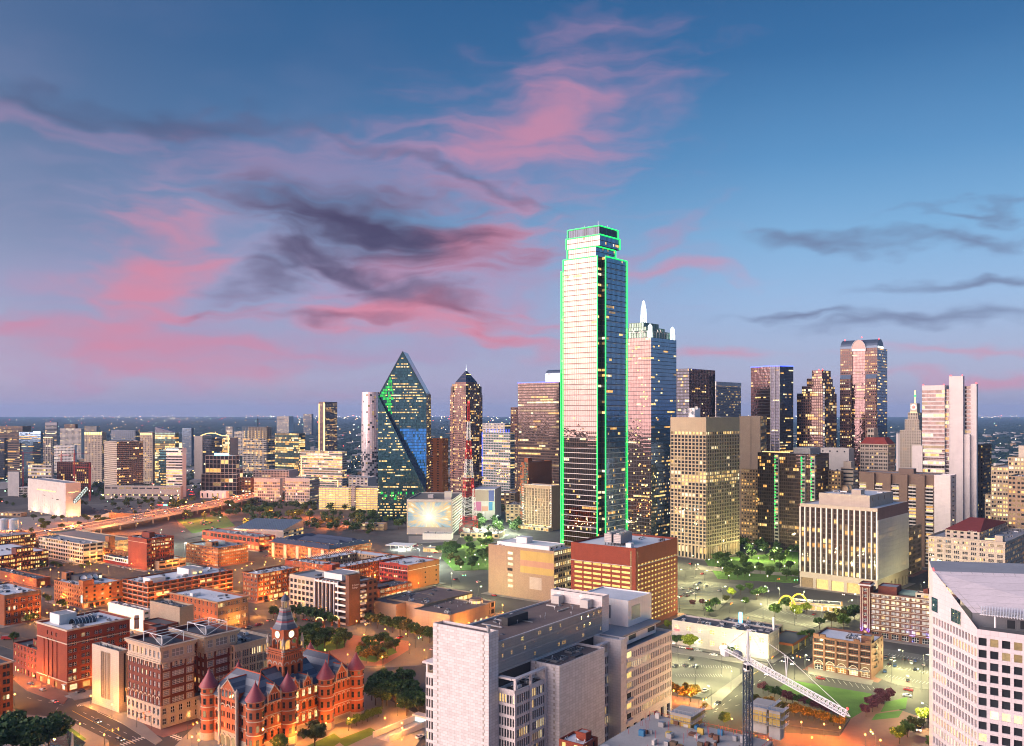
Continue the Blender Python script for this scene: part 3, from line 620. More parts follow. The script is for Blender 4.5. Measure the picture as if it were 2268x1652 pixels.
# --- the tall green-outlined tower
def green_tower():
    k=Bld('glass_skyscraper','tallest glass skyscraper, outlined in green light strips, mirroring the pink sunset','building',atd(1331,700),40.)
    k.root.location.z=-6.7;k.root.scale=(1.048,1.048,1.048)
    def low(f,z):
        # lower floors mirror lamp-lit streets: glowing panes stand in for the reflections
        return None
    A=st(4.02,1.75,((.035,.93),),.10,.88,.08,.05,glass='glass_mirror',row=.7)
    def fun(a,z):
        if z<.34 and random.random()<.10:return random.choice(('lit_a','lit_d','lit_c','lit_hot'))  # extra glowing panes imitate the mirrored city lights
        if z<.16 and random.random()<.45:return random.choice(('lit_a','lit_c','lit_d'))
    A['fun']=fun
    B=dict(A,glass='glass_blue',lit=.10)
    N_=dict(A,glass='glass_night',lit=.12,bay=3)
    nu,nv=5.9,3.5;WU,WV=35.1,41.2;vs=34.8
    # main body with notched corners
    k.block(0,29,nv,vs,0,257.5,A,N_,None,None,'bronze_metal','roof_dark',1.2)
    k.block(nu,WU,0,nv,0,257.5,N_,B,None,None,'bronze_metal','roof_dark',0)
    k.block(29,WU,nv,vs,0,257.5,None,None,None,None,'bronze_metal','roof_dark',0)
    k.block(nu,29,vs,WV,0,250,A,None,None,None,'bronze_metal','roof_dark',0)
    k.block(1.6,27.5,nv+2.2,vs-3,257.5,265.5,st(4,1.75,((.035,.93),),.10,.88,.08,.1,glass='glass_mirror'),st(4,1.75,((.035,.93),),.10,.88,.08,.2,glass='glass_blue'),None,None,'bronze_metal','roof_dark',0)
    k.block(2.4,29,2.6,vs-1,265.5,274,st(4.2,1.75,((.035,.93),),.10,.88,.08,.1,glass='glass_mirror'),st(4.2,1.75,((.035,.93),),.10,.88,.08,.2,glass='glass_blue'),None,None,'bronze_metal','roof_dark',0)
    k.block(3.6,28.5,4,vs-1.8,274,281,st(7,1.75,((.04,.92),),.05,.9,.1,0,glass='glass_night'),st(7,1.75,((.04,.92),),.05,.9,.1,0,glass='glass_night'),None,None,'bronze_metal','roof_dark',1)
    g=.30
    def strip(p,q):
        mb=MB();mb.bar(p,q,g);mb.build('light_strip','neon_green',k.root)
    e=.45
    for x,y,z in ((-e,nv-e,257.6),(nu-e,-e,257.6),(WU+e,-e,257.6),(-e,vs+e,257.6),(nu-e,WV+e,250.1)):strip((x,y,3),(x,y,z))
    strip((-e,nv-e,257.6),(-e,vs+e,257.6));strip((nu-e,-e,257.6),(WU+e,-e,257.6));strip((nu-e,vs+e,250),(nu-e,WV+e,250))
    for (x0,x1,y0,y1,z0,z1) in ((1.6,27.5,nv+2.2,vs-3,258,265.5),(2.4,29,2.6,vs-1,266,274),(3.6,28.5,4,vs-1.8,274.5,281)):
        strip((x0-e,y0-e,z1),(x0-e,y1+e,z1));strip((x0-e,y0-e,z1),(x1+e,y0-e,z1))
        strip((x0-e,y1+e,z0),(x0-e,y1+e,z1));strip((x1+e,y0-e,z0),(x1+e,y0-e,z1))
    # pale spandrel ledges every fourth floor
    for z in list(np.arange(8,110,4.02))+list(np.arange(112,255,8.04)):
        for a in ((-.2,-.01,nv+.3,vs),(nu+.3,WU,-.2,-.01)):k.m('ledge','pale_grid').box(*a,z,z+(.5 if z<110 else .3),bottom=True)
    mb=k.m('antenna','steel')
    for x,y,h in ((8,8,7),(12,20,4),(22,9,6),(25,14,5),(18,28,8)):mb.bar((x,y,281),(x,y,281+h*.7),.045)
    k.done()
green_tower()
# --- tower with lit lattice spires
def spire_tower():
    k=Bld('glass_skyscraper','dark glass skyscraper crowned by brightly lit white lattice spires','building',atd(1442,905),40.)
    k.wu=k.upx(1498);k.wv=48;h=216
    def fun(a,z):
        if z<.45 and random.random()<.12:return random.choice(('lit_a','lit_c','lit_hot','lit_d'))
    A=st(3.9,1.9,((.04,.92),),.08,.88,.06,.07,glass='glass_pink',row=.7,fun=fun);B=dict(A,glass='glass_blue',lit=.1)
    k.block(0,k.wu,0,k.wv,0,h,A,B,None,None,'dark_metal','roof_dark',0)
    # star lights of the two crossed bands
    mb=k.m('facade_light','neon_warm')
    for i in range(26):
        z=20+i*7.4;a=abs(((i*.5)%6)-3)/3
        mb.obox((-.3,6+a*14,z),(.25,0,0),(0,.5,0),(0,0,.5));
        if i%2:mb.obox((4+a*13,-.3,z+3),(.5,0,0),(0,.25,0),(0,0,.5))
    # stepped plant storeys
    for x0,x1,y0,y1,z0,z1 in ((4,k.wu-4,5,k.wv-6,h,h+8),(7,k.wu-7,10,k.wv-10,h+8,h+12),(10,k.wu-11,15,k.wv-15,h+12,h+17)):
        k.block(x0,x1,y0,y1,z0,z1,st(9,3,((.1,.8),),.1,.8,.3,0,glass='glass_green'),st(9,3,((.1,.8),),.1,.8,.3,0,glass='glass_green'),None,None,'roof_copper','roof_grey',0)
    def lattice(x,y,z0,z1,w,taper=.5,n=7):
        mb=MB();r=.09
        for j in range(n):
            a=z0+(z1-z0)*j/n;b=z0+(z1-z0)*(j+1)/n
            wa=w*(1-(1-taper)*j/n)/2;wb=w*(1-(1-taper)*(j+1)/n)/2
            ca=[(x-wa,y-wa,a),(x+wa,y-wa,a),(x+wa,y+wa,a),(x-wa,y+wa,a)];cb=[(x-wb,y-wb,b),(x+wb,y-wb,b),(x+wb,y+wb,b),(x-wb,y+wb,b)]
            for i in range(4):
                mb.bar(ca[i],cb[i],r*1.6);mb.bar(ca[i],ca[(i+1)%4],r);mb.bar(ca[i],cb[(i+1)%4],r)
        mb.cyl(x,y,z1,z1+w*.8,w*taper*.75,0.0,6);return mb.build('lattice_spire','neon_white',k.root)
    cx,cy=k.wu/2-1,k.wv/2
    lattice(cx,cy,h+17,h+33,4.4,.8,4);lattice(cx,cy,h+33,h+40,2.8,.6,2)
    for x,y in ((3,3),(k.wu-3,3),(3,k.wv-4),(k.wu-3,k.wv-4)):lattice(x,y,h,h+12,3.0,.9,3)
    mb=MB()
    for t in np.linspace(1,k.wv-1,14):
        mb.bar((.6,t,h),(.6,t,h+6),.09)
    for t in np.linspace(1,k.wu-1,10):mb.bar((t,.6,h),(t,.6,h+6),.09)
    mb.bar((.6,1,h+6),(.6,k.wv-1,h+6),.12);mb.bar((1,.6,h+6),(k.wu-1,.6,h+6),.12);mb.build('roof_frame','white_metal',k.root)
    for x,y in ((1,12),(1,22),(14,1),(20,1)):
        d=MB();d.lathe(0,0,[(0,0),(.9,.15),(1.6,.5),(1.7,.6)],10);o=d.build('dish','white_paint',k.root);o.location=(x,y,h+7);o.rotation_euler=(R(70),0,R(40))
    k.done()
spire_tower()
# --- faceted prism tower
def prism_tower():
    k=Bld('prism_skyscraper','faceted teal glass prism tower with pointed gable roof and green glow','building',atd(943,1148),2.4)
    W=k.vpx(837);Dp=50.;zs=163.;za=219.;zd=52.
    gm=k.m('wall','glass_teal');fr=k.m('frame','dark_metal')
    rc=7.0  # the gabled front stands back from the lower wedge
    # gabled front (v along left), points as (v,z)
    def F(v,z,x=0):return (x,v,z)
    up=[F(0,zd,rc),F(W,zs,rc),F(W/2,za,rc),F(0,zs,rc)]
    gm.poly([up[0],up[3],up[2],up[1]])
    lowp=[F(0,0,0),F(0,zd-15,0),F(W,zs-2,0),F(W,0,0)]
    gm.poly(lowp)
    k.m('ledge','glass_night').poly([F(0,zd-15,0),F(0,zd,rc),F(W,zs,rc),F(W,zs-2,0)])           # sloping ledge between the two
    gm.poly([F(0,zs,rc),(Dp,0,zs),(Dp,W/2,za),F(W/2,za,rc)]);gm.poly([(Dp,W,zs),F(W,zs,rc),F(W/2,za,rc),(Dp,W/2,za)])
    gm.poly([F(0,0,0),(Dp,0,0),(Dp,0,zs),F(0,zs,rc),F(0,zd,rc),F(0,zd-15,0)]);gm.poly([(Dp,W,0),F(W,0,0),F(W,zs-2,0),F(W,zs,rc),(Dp,W,zs)])
    gm.poly([(Dp,0,0),(Dp,W,0),(Dp,W,zs),(Dp,W/2,za),(Dp,0,zs)])
    fl=3.7;bw=1.7;nb=int(W/bw);bw=W/nb
    rows=set(random.sample(range(10,58),9));rows|={53,57,41,42,36}
    z=4.0;j=0
    while z+fl<za:
        p=.24 if 18<j<46 else .10
        on=False
        for i in range(nb):
            v0=i*bw;v1=v0+bw;vm_=(v0+v1)/2
            if random.random()>.55:on=random.random()<(.85 if j in rows else p)
            tu=za-(za-zs)*abs(vm_-W/2)/(W/2)-3.2          # roof line
            dl=zd-15+(zs-2-zd+15)*vm_/W;du=zd+(zs-zd)*vm_/W       # ledge: lower and upper edge
            if z+fl<dl-1:x=-.12
            elif z>du+1 and z+fl<tu:x=rc-.12
            else:continue
            g='lit_'+random.choice('aacd') if on else 'glass_teal'
            fx=1-vm_/W;fz=z/za
            if x>1 and 55<z<118 and fx>.42 and fx>.42+(118-z)/75*.5-.1 and random.random()<.92:g='lit_blue'  # blue reflection on the facade painted in as glowing panes
            if x>1 and z>118 and fx<.33-(abs(z-158)/60)*.22+random.uniform(-.06,.06) and random.random()<.75:g='lit_green'
            if x<1 and 26<z<34 and random.random()<.22:g='lit_green'
            if x<1 and z<22 and random.random()<.5:g='lit_a'
            k.pane((x,vm_,z+fl*.48),-pi/2,bw*.93,fl*.84,g,base='glass_teal' if g in('lit_a','lit_c','lit_d') else None)
        z+=fl;j+=1
    # side face panes
    nb2=16;b2=(Dp-rc)/nb2;z=4.0
    while z+fl<zs:
        on=random.random()<.25
        for i in range(nb2):
            if random.random()>.7:on=random.random()<.22
            k.pane((rc+(i+.5)*b2,-.12,z+fl*.48),0,b2*.93,fl*.84,'lit_a' if on else 'glass_teal',base='glass_teal' if on else None)
        z+=fl
    for a,b in ((up[2],up[1]),(up[2],up[3]),(F(W,zs,rc),F(W,0,0)),(F(0,zs,rc),F(0,zd,rc))):fr.bar(a,b,.25)
    k.done()
prism_tower()
# --- dark granite tower with pyramid roof
def pyramid_tower():
    k=bld('granite_skyscraper','brown granite tower with dark pyramid roof behind the red and white mast',1032,866,None,998,1067,43.,1450)
    w=max(k.wu,k.wv);h=k.h;k.wu=k.wv=w
    A=st(3.7,2.9,((.15,.7),),.2,.62,.25,.30,glass='glass_bronze',row=.3)
    k.block(0,w,0,w,0,h-2,A,A,None,None,'pink_granite','roof_dark',.8)
    k.block(2,w-2,2,w-2,h-2,h+12,dict(A,lit=.45),dict(A,lit=.45),None,None,'pink_granite','roof_dark',.6)
    i=5.5;k.block(i,w-i,i,w-i,h+12,h+15,None,None,None,None,'pink_granite',None)
    za=140+92.5/FX*1490;c=w/2;mb=k.m('pyramid_roof','glass_night');mb.raw([(i,i,h+15),(w-i,i,h+15),(w-i,w-i,h+15),(i,w-i,h+15),(c,c,za)],[(0,1,4),(1,2,4),(2,3,4),(3,0,4)])
    for t in (.25,.5,.72):
        z=h+15+(za-h-15)*t;q=i+(c-i)*t;k.ring(q,w-q,q,w-q,z,z+.5,.25,'bronze_metal','roof_rib')
    mb=k.m('light_band','neon_warm')
    mb.box(i+ (c-i)*.6-.3,w-i-(c-i)*.6+.3,i+(c-i)*.6-.35,i+(c-i)*.6-.3,h+15+(za-h-15)*.6,h+16+(za-h-15)*.6)
    fin=MB();fin.cyl(c,c,za-2,za+2.5,.9,.1,8);fin.cyl(c,c,za+2,za+9,.12,.05,6);fin.build('finial','neon_white',k.root)
    # corner shoulders
    for x,y in ((-.8,-.8),(w-6.2,-.8),(-.8,w-6.2)):
        k.block(x,x+7,y,y+7,0,h-6,dict(A,bay=3.5),dict(A,bay=3.5),None,None,'pink_granite','roof_dark',0)
        mb=k.m('dormer','bronze_metal');mb.box(x+1,x+6,y+1,y+6,h-6,h+8)
    k.done()
pyramid_tower()
# --- the curved pale tower beside the prism
def curved_tower():
    k=Bld('curved_tower','slender pale curved residential tower just left of the teal prism tower','building',atd(821,1610),0.)
    R0=17.0;h=176.;n=28;fl=3.7
    mb=k.m('wall','pale_grid')
    prof=[]
    for j in range(47):
        z=j*h/46;bulge=1+.05*sin(pi*z/h)-.10*max(0,z/h-.8)
        prof.append((R0*bulge,z))
    mb.lathe(8,0,prof,32);mb.cyl(8,0,h-.1,h,R0*.95,R0*.95,24)
    for j in range(1,46):
        for i in range(n):
            a=2*pi*(i+.5)/n
            if cos(a-pi)<-.15:continue
            z=(j+.5)*h/46;r=R0*(1+.05*sin(pi*z/h)-.10*max(0,z/h-.8))+.12
            g='glass_pale' if random.random()<.88 else random.choice(('glass_pink','glass_grey','lit_d'))
            if z<70 and random.random()<.4:g='glass_grey'
            k.pane((8+r*cos(a),r*sin(a),z),a+pi/2,2*pi*R0/n*.9,h/46*.9,g)
    k.done()
curved_tower()
# --- cream grid tower
def grid_tower():
    k=bld('office_tower','cream concrete office tower with a deep square window grid and blank top band',1564,924,135,1485,1638,45.,843)
    A=st(3.55,4.05,((.17,.70),),.16,.70,.55,.10,glass='glass_dark',warm='acd',row=.5,rows=(-1,18,19,17))
    k.block(0,k.wu,0,k.wv,0,135,dict(A,z0=13,ztop=13.5,lowmat='tan_stone',low=st(13,4.05,((.2,.6),),.02,.9,.8,.55,nf=1,glass='glass_dark')),dict(A,bay=3.0,z0=13,ztop=13.5,low=st(13,3.0,((.2,.6),),.02,.9,.8,.55,nf=1)),None,None,'tan_stone','roof_grey',1.2)
    k.block(8,18,k.wv*.45,k.wv*.62,133.8,144,None,None,None,None,'white_metal','roof_grey',0)
    k.units(3,k.wu-3,3,k.wv-3,133.8,14,smin=2,smax=5)
    for i in range(7):
        d=MB();d.lathe(0,0,[(0,0),(.9,.15),(1.6,.45),(1.9,.7)],12);o=d.build('dish','white_paint',k.root);o.location=(6+random.uniform(-2,3),k.wv*.42+i*2.2,137+random.uniform(0,7));o.rotation_euler=(R(75),0,R(random.uniform(-60,60)))
    k.done()
grid_tower()
# --- arched-crown tower
def arch_tower():
    k=Bld('postmodern_skyscraper','pink granite skyscraper with arched glass crown and tall pink glass bay','building',atd(1943,1222),38.)
    wv=k.vpx(1861);wu=k.upx(1965)*1.0;h=140+(912.5-770)/FX*1225
    A=st(4.0,2.3,((.22,.58),),.26,.46,.25,.35,glass='glass_dark',row=.6);Gc=st(4.0,2.0,((.04,.92),),.06,.88,.08,.22,glass='glass_pink',row=.7)
    t=wv/3.
    k.block(0,wu,0,t*.98,0,h,A,Gc|dict(glass='glass_blue'),None,None,'pink_granite','roof_dark',0)
    k.block(1.6,wu,t*.98,t*2.04,0,h-4,Gc,None,None,None,'pink_granite','roof_dark',0)
    k.block(0,wu,t*2.04,wv,0,h,A,None,None,None,'pink_granite','roof_dark',0)
    # barrel vaults: along v over the whole block and a cross vault over the bay
    def vault(y0,y1,x0,x1,z,r,axis,m_,nm):
        mb=MB();n=12
        if axis=='y':
            pts=[((x0+x1)/2-(x1-x0)/2*cos(pi*i/n),z+r*sin(pi*i/n)) for i in range(n+1)]
            for i in range(n):
                (a,b),(c,d)=pts[i],pts[i+1];mb.poly([(a,y0,b),(a,y1,b),(c,y1,d),(c,y0,d)])
            mb.poly([(a,y0,b) for a,b in pts]);mb.poly([(a,y1,b) for a,b in reversed(pts)])
        else:
            pts=[((y0+y1)/2-(y1-y0)/2*cos(pi*i/n),z+r*sin(pi*i/n)) for i in range(n+1)]
            for i in range(n):
                (a,b),(c,d)=pts[i],pts[i+1];mb.poly([(x0,a,b),(x0,c,d),(x1,c,d),(x1,a,b)])
            mb.poly([(x0,a,b) for a,b in reversed(pts)]);mb.poly([(x1,a,b) for a,b in pts])
        return mb.build(nm,m_,k.root)
    vault(0,wv,0,wu*.62,h,12.5,'y','blue_metal','vault_roof');vault(t*.9,t*2.1,-.6,wu*.7,h-4,15.5,'x','glass_pink','arched_window')
    mb=MB();n=14
    for i in range(n):
        a,b=pi*i/n,pi*(i+1)/n;cy=t*1.5;r=t*.6
        mb.bar((-.8,cy-r*cos(a),h-4+15.5*sin(a)),(-.8,cy-r*cos(b),h-4+15.5*sin(b)),.45)
    mb.build('arch_frame','pale_grid',k.root)
    mb=MB();mb.box(-1.2,-.7,t*1.02,t*1.98,h-3.5,h-1.5);mb.build('light_band','neon_white',k.root)
    mb=MB();mb.box(wu*.05,wu*.55,-.7,-.2,h,h+2.4);mb.build('light_band','neon_white',k.root)
    # lower shoulders
    hs=140+(912.5-828)/FX*1215
    for y0,y1 in ((.5,t*.9),(t*2.1,wv-.5)):
        k.block(-3,0,y0,y1,0,hs-6,A,dict(A,nb=1),None,None,'pink_granite','roof_dark',0)
        mb=MB();mb.poly([(-3,y1,hs-6),(-3,y0,hs-6),(0,y0,hs),(0,y1,hs)]);mb.poly([(-3,y0,hs-6),(0,y0,hs-6),(0,y0,hs)]);mb.poly([(-3,y1,hs-6),(0,y1,hs),(0,y1,hs-6)]);mb.build('shoulder_roof','blue_metal',k.root)
    for y in (2,t*1.5,wv-2):
        mb=MB();mb.cyl(wu*.3,y,h+12.5+(3 if 5<y<wv-5 else 0),h+14+(3 if 5<y<wv-5 else 0),.8,.5,8);mb.build('beacon','neon_red',k.root)
    k.done()
arch_tower()
# --- stepped brown tower
def stepped_tower():
    k=Bld('stepped_tower','brown granite tower stepping up in tiers, just left of the arched crown tower','building',atd(1822,1205),40.)
    wv=k.vpx(1765);wu=k.upx(1853)
    A=st(4,3.0,((.12,.76),),.14,.7,.2,.28,glass='glass_bronze',row=.5);B=dict(A,glass='glass_blue',bay=2.2)
    def zz(y):return 140+(912.5-y)/FX*1212
    for i,(f,y) in enumerate(((0,871),(.18,855),(.36,838),(.55,820))):
        k.block(i*1.2,wu-f*wu*.55,i*.8,wv*(1-f),0 if i==0 else zz((871,855,838,820)[i-1])-1,zz(y),A,B,None,None,'pink_granite','roof_dark',.8)
    k.block(0,5,-3,0,0,zz(848),dict(A,nb=1,glass='glass_night'),dict(A,glass='glass_night',bay=2),None,None,'dark_metal','roof_dark',0)
    for x,y in ((2,2),(4,8)):
        mb=MB();mb.cyl(x+3,y,zz(820),zz(820)+1.6,.7,.4,8);mb.build('beacon','neon_red',k.root)
    k.done()
stepped_tower()
# --- chamfered blue-crowned glass tower
def chamfer_tower():
    k=Bld('glass_tower','pink and blue glass tower with chamfered corner and thin blue roof line','building',atd(1741,1200),40.)
    h=140+(912.5-812)/FX*1205
    pts=[k.local(*atd(x,d)) for x,d in ((1663,1228),(1706,1196),(1726,1188),(1757,1204))]
    A=st(4,1.9,((.05,.9),),.08,.86,.08,.10,glass='glass_pink',row=.7)
    def seg(a,b,s_):
        W=math.hypot(b[0]-a[0],b[1]-a[1]);k.face(a[0],a[1],(b[0]-a[0])/W,(b[1]-a[1])/W,W,0,h,s_,'dark_metal')
        mb=MB();mb.bar((a[0],a[1],h+.3),(b[0],b[1],h+.3),.55);mb.build('light_strip','neon_blue',k.root)
    def fb(a,z):
        if z<.45 and random.random()<.05:return 'lit_blue'
    seg(pts[0],pts[1],A);seg(pts[1],pts[2],dict(A,glass='glass_night',fun=fb));seg(pts[2],pts[3],dict(A,glass='glass_night',lit=.14))
    back=[k.local(*atd(1757,1262)),k.local(*atd(1668,1275))]
    al=pts+back;mb=k.m('roof','roof_dark');mb.poly([(x,y,h) for x,y in al]);wl=k.m('wall','dark_metal')
    for a,b in ((al[3],al[4]),(al[4],al[5]),(al[5],al[0])):wl.poly([(a[0],a[1],0),(b[0],b[1],0),(b[0],b[1],h),(a[0],a[1],h)])
    mb=MB()
    for q in (.0,.5,1.0):
        x=pts[1][0]*(1-q)+pts[2][0]*q;y=pts[1][1]*(1-q)+pts[2][1]*q;mb.bar((x-.3,y-.3,0),(x-.3,y-.3,h),.3)
    mb.build('fin','pale_grid',k.root)
    k.done()
chamfer_tower()
simple('dark_tower','dark glass tower with white vertical fins, right of the lattice spires',1495,1526,1584,816,1150,40.,st(4,2,((.04,.92),),.3,.62,.2,.1,glass='glass_night'),st(4,4.2,((.1,.82),),.06,.88,.25,.05,glass='glass_night'),'dark_metal','roof_dark',6,ret=True).done()
k=simple('office_tower','pale gridded office tower with white crown far behind the cream grid tower',1581,1586,1641,845,1300,41.,st(3.9,2.6,((.2,.6),),.3,.45,.2,.1),st(3.9,2.2,((.18,.64),),.3,.45,.25,.14,glass='glass_grey',rows=(-1,-2)),'pale_grid','roof_grey',5,ret=True);k.ring(0,k.wu,0,k.wv,k.h-6,k.h,.4,'white_paint');k.done()
k=bld('slab_tower','blank pale yellow slab tower with one glass side behind the cream grid tower',1684,922,None,1637,1698,20.,1000)
k.block(0,k.wu,0,k.wv,0,k.h,None,st(3.9,2.2,((.05,.9),),.1,.8,.1,.2,glass='glass_green'),None,None,'brick_pale','roof_grey',1)
mb=MB();mb.box(-.25,-.003,k.wv*.44,k.wv*.45,0,k.h-.5);mb.build('joint','dark_metal',k.root);k.units(2,k.wu-2,2,k.wv-2,k.h-1,5);k.done()
# --- white stone tower with banded glass
def banded_tower():
    k=bld('banded_tower','white stone tower with dark window bands and tall blank service shafts at right',2092,853,None,2042,2163,G2,905)
    h=k.h;A=st(4.1,60,((.004,.992),),.32,.66,.35,.30,glass='glass_bronze',nb=1)
    wv=k.wv;wu=k.wu
    va,vb,vc,vd=k.vpx(2102,4),k.vpx(2133,4),k.vpx(2150,10),k.vpx(2163,10)
    A=st(4.1,2.6,((.01,.98),),.34,.64,.3,.32,glass='glass_bronze',row=.85)
    k.block(0,wu,0,wv,0,h,dict(A,ztop=5),None,None,None,'white_stone','roof_grey',1)
    k.block(3,9,va,0,0,h-4,dict(A,nb=3),None,None,None,'white_stone','roof_grey',0)
    k.block(3.5,9,vb,va-.01,0,h+9,None,None,None,None,'white_stone','roof_white',1)
    k.block(6,12,vc,vb-.01,0,h-50,None,None,None,None,'white_stone','roof_white',1)
    k.block(10,16,vc,vb-.02,0,h-1,st(4.1,3,((.02,.96),),.3,.6,.3,.08,glass='glass_bronze',nb=1),None,None,None,'white_stone','roof_white',1)
    k.block(9.6,15,vd,vc-.01,0,h+1,None,None,None,None,'white_stone','roof_white',1)
    k.block(-2,0,wv-1,wv+9,0,h-62,None,None,None,None,'white_stone','roof_white',1)
    for x,y,z in ((5,va-1,h+9),(5,vb+1,h+9),(8,va-1,h+9),(11,vd+1,h+1),(14,vd+1,h+1),(1,1,h),(1,wv-1,h)):
        mb=MB();mb.cyl(x,y,z,z+1.2,.5,.3,8);mb.build('beacon','neon_red',k.root)
    k.done()
banded_tower()
# --- clock tower building with neon mast
def clock_bank():
    k=bld('clock_tower','old cream tower with lit clock and neon mast behind the banded tower',2040,953,None,1993,2060,G2,1150)
    A=st(3.8,3.0,((.25,.5),),.2,.55,.3,.12)
    k.block(0,k.wu,0,k.wv,0,k.h,A,A,None,None,'cream','roof_grey',1)
    z=k.h
    for i,(q,dz) in enumerate(((.16,14),(.26,9),(.34,12))):
        k.block(k.wu*q,k.wu*(1-q),k.wv*q,k.wv*(1-q),z,z+dz,dict(A,fl=4) if i<2 else None,dict(A,fl=4) if i<2 else None,None,None,'cream','roof_grey',.6);z+=dz
    x0=k.wu*.34-.3;cy=k.wv*.5
    mb=MB();mb.box(x0-.4,x0+.1,k.wv*.34,k.wv*.66,z-12.5,z-11.3);mb.build('light_band','neon_warm',k.root)
    mb=MB()
    for i in range(12):
        a=2*pi*i/12;mb.obox((x0-.1,cy+3.2*sin(a),z-5+3.2*cos(a)),(.2,0,0),(0,.35,0),(0,0,.35))
    o=mb.build('clock','neon_white',k.root);m2=MB();m2.bar((x0-.2,cy,z-5),(x0-.2,cy-2,z-3.6),.22);m2.bar((x0-.2,cy,z-5),(x0-.2,cy-1,z-6),.25);m2.build('clock_hand','neon_red',o)
    mb=MB();mb.bar((k.wu*.5,cy,z),(k.wu*.5,cy,z+17),.5);mb.build('neon_mast','neon_warm',k.root)
    mb=MB();mb.obox((k.wu*.5,cy,z+10),(.9,0,0),(0,.9,0),(0,0,1.5));mb.build('mast_ring','neon_green',k.root)
    k.done()
clock_bank()
# --- right-hand middle distance
k=simple('glass_block','dark glass slab hung with vertical green light cascades behind the striped office block',1678,1808,1836,1006,880,41.,st(3.6,2.0,((.08,.84),),.22,.7,.2,.13,glass='glass_bronze',warm='abd',row=.6),st(3.6,2.0,((.08,.84),),.22,.7,.2,.08,glass='glass_bronze'),'bronze_metal','roof_grey',0,ret=True)
for f in (.66,.21,.05):
    k.block(-1.6,0,k.wv*f-2.4,k.wv*f+2.4,0,k.h-1.5,st(3.6,4.8,((.12,.76),),.3,.55,1.0,.25,nb=1,glass='glass_dark'),None,None,None,'concrete','roof_grey',0)
    mb=k.m('light_cascade','neon_green');z=k.h-3
    while z>22:
        mb.box(-1.95,-1.75,k.wv*f+.9+random.uniform(-.3,.3),k.wv*f+1.5+random.uniform(0,.5),z-random.uniform(.7,2.4),z);z-=3.0
mb=k.m('roof_light','neon_warm');mb.box(1,1.4,k.wv*.45,k.wv*.93,k.h+.6,k.h+1.3)
k.block(3,k.wu-3,k.wv*.12,k.wv*.4,k.h-1,k.h+6,None,None,None,None,'grey_metal','roof_grey',0);k.units(2,k.wu-2,2,k.wv*.95,k.h-1,8,smin=2,smax=4);k.done()
k=bld('striped_office','twelve storey office block striped with white fins, with set-back penthouse',1943.4,1126.5,66.9,1771.3,2011.6,41.5)
ST=st(3.95,4.6,((.17,.27),(.56,.27)),.0,.97,.45,.16,glass='glass_bronze',warm='abd',row=.6)
ST=st(3.95,4.45,((.30,.62),),.12,.8,.6,.17,glass='glass_bronze',frame='bronze_metal',div=(2,1),warm='abd',row=.45)
k.block(0,k.wu,0,k.wv,0,67,dict(ST,z0=12.5,ztop=2.6,lowmat='beige',topmat='beige',low=st(12.5,13,((.1,.8),),.02,.62,1.2,.3,glass='glass_dark'),wall='bronze_metal'),dict(ST,bay=2.2,z0=12.5,ztop=9,wall='grey_metal',topmat='pink_granite',lowmat='beige',low=st(12.5,9,((.3,.4),),.02,.6,1,.2)),None,None,'beige','roof_white',1)
mb=k.m('fin','white_paint');nb=round(k.wv/4.45);c=k.wv/nb
for i in range(nb+1):mb.box(-.55,-.004,min(k.wv-.9,max(0,i*c-.45)),min(k.wv,max(.9,i*c+.45)),12.6,64.4)
nb=round(k.wu/2.2);c=k.wu/nb
for i in range(nb+1):mb.box(max(0,i*c-.25),min(k.wu,i*c+.25),-.5,-.004,12.6,58)
x0,x1=k.upx(1960,12),k.wu*.72
k.block(9,k.wu-9,9,k.wv-12,66,75.5,None,st(9,14,((.45,.1),),.5,.3,.2,0),None,None,'beige','roof_white',.8)
k.units(11,k.wu-11,10,k.wv-14,74.7,8,smin=2,smax=5);k.block(16,24,k.wv*.3,k.wv*.42,74.7,79,None,None,None,None,'beige','roof_white',0)
for i in range(2):
    mb=MB();mb.cyl(0,0,0,3.2,3.4,3.4,16);o=mb.build('cooling_drum','tan_stone',k.root);o.location=(26+i*8,k.wv*.58,78);o.rotation_euler=(0,R(90),0)
    mb=MB();mb.box(-2.5,2.5,-2.5,2.5,74.7,76.5);o=mb.build('drum_base','steel',k.root);o.location=(27.5+i*8,k.wv*.58,0)
k.done()
simple('stone_office','tan stone office building right behind the striped office block',2010,2013,2041,1168,760,41.5,PUNCH,st(4,3.4,((.2,.6),),.22,.6,.3,.35),'tan_stone','roof_grey',2)
def apartment():
    k=bld('apartment_slab','brown brick apartment slab with stacked pale balconies, in front of the banded tower',2069,1051,None,1903,2092,G2,800)
    k.block(0,26,0,k.wv,0,k.h,None,None,None,None,'brick_taupe','roof_grey',1)
    nb=9;c=k.wv/nb
    for i in range(nb):
        y0=i*c;mb=k.m('pier','brick_taupe')
        if i%2==1:mb.box(-2.6,-.003,y0,y0+c,0,k.h-1);continue
        nf=int((k.h-10)/3.1)
        for j in range(nf):
            z=3+j*3.1
            k.pane((-.05,y0+c/2,z+1.5),-pi/2,c*.82,2.2,random.choice(('glass_dark','glass_dark','glass_dark','lit_b','lit_d','lit_a')),'pale_grid',(2,1))
            bm=MB();bm.box(-1.9,-.06,y0+.5,y0+c-.5,z-.1,z+.08,bottom=True);bm.box(-1.95,-1.8,y0+.5,y0+c-.5,z+.08,z+1.1);bm.build('balcony','concrete_pale',k.root)
    k.block(8,16,k.wv*.3,k.wv*.5,k.h-1,k.h+4,None,None,None,None,'brick_taupe','roof_grey',0)
    k.done()
apartment()
k=bld('stone_annex','blank lilac stone annex tower with a column of small windows at its right edge',2105,1053,None,2069,2118,G2,785)
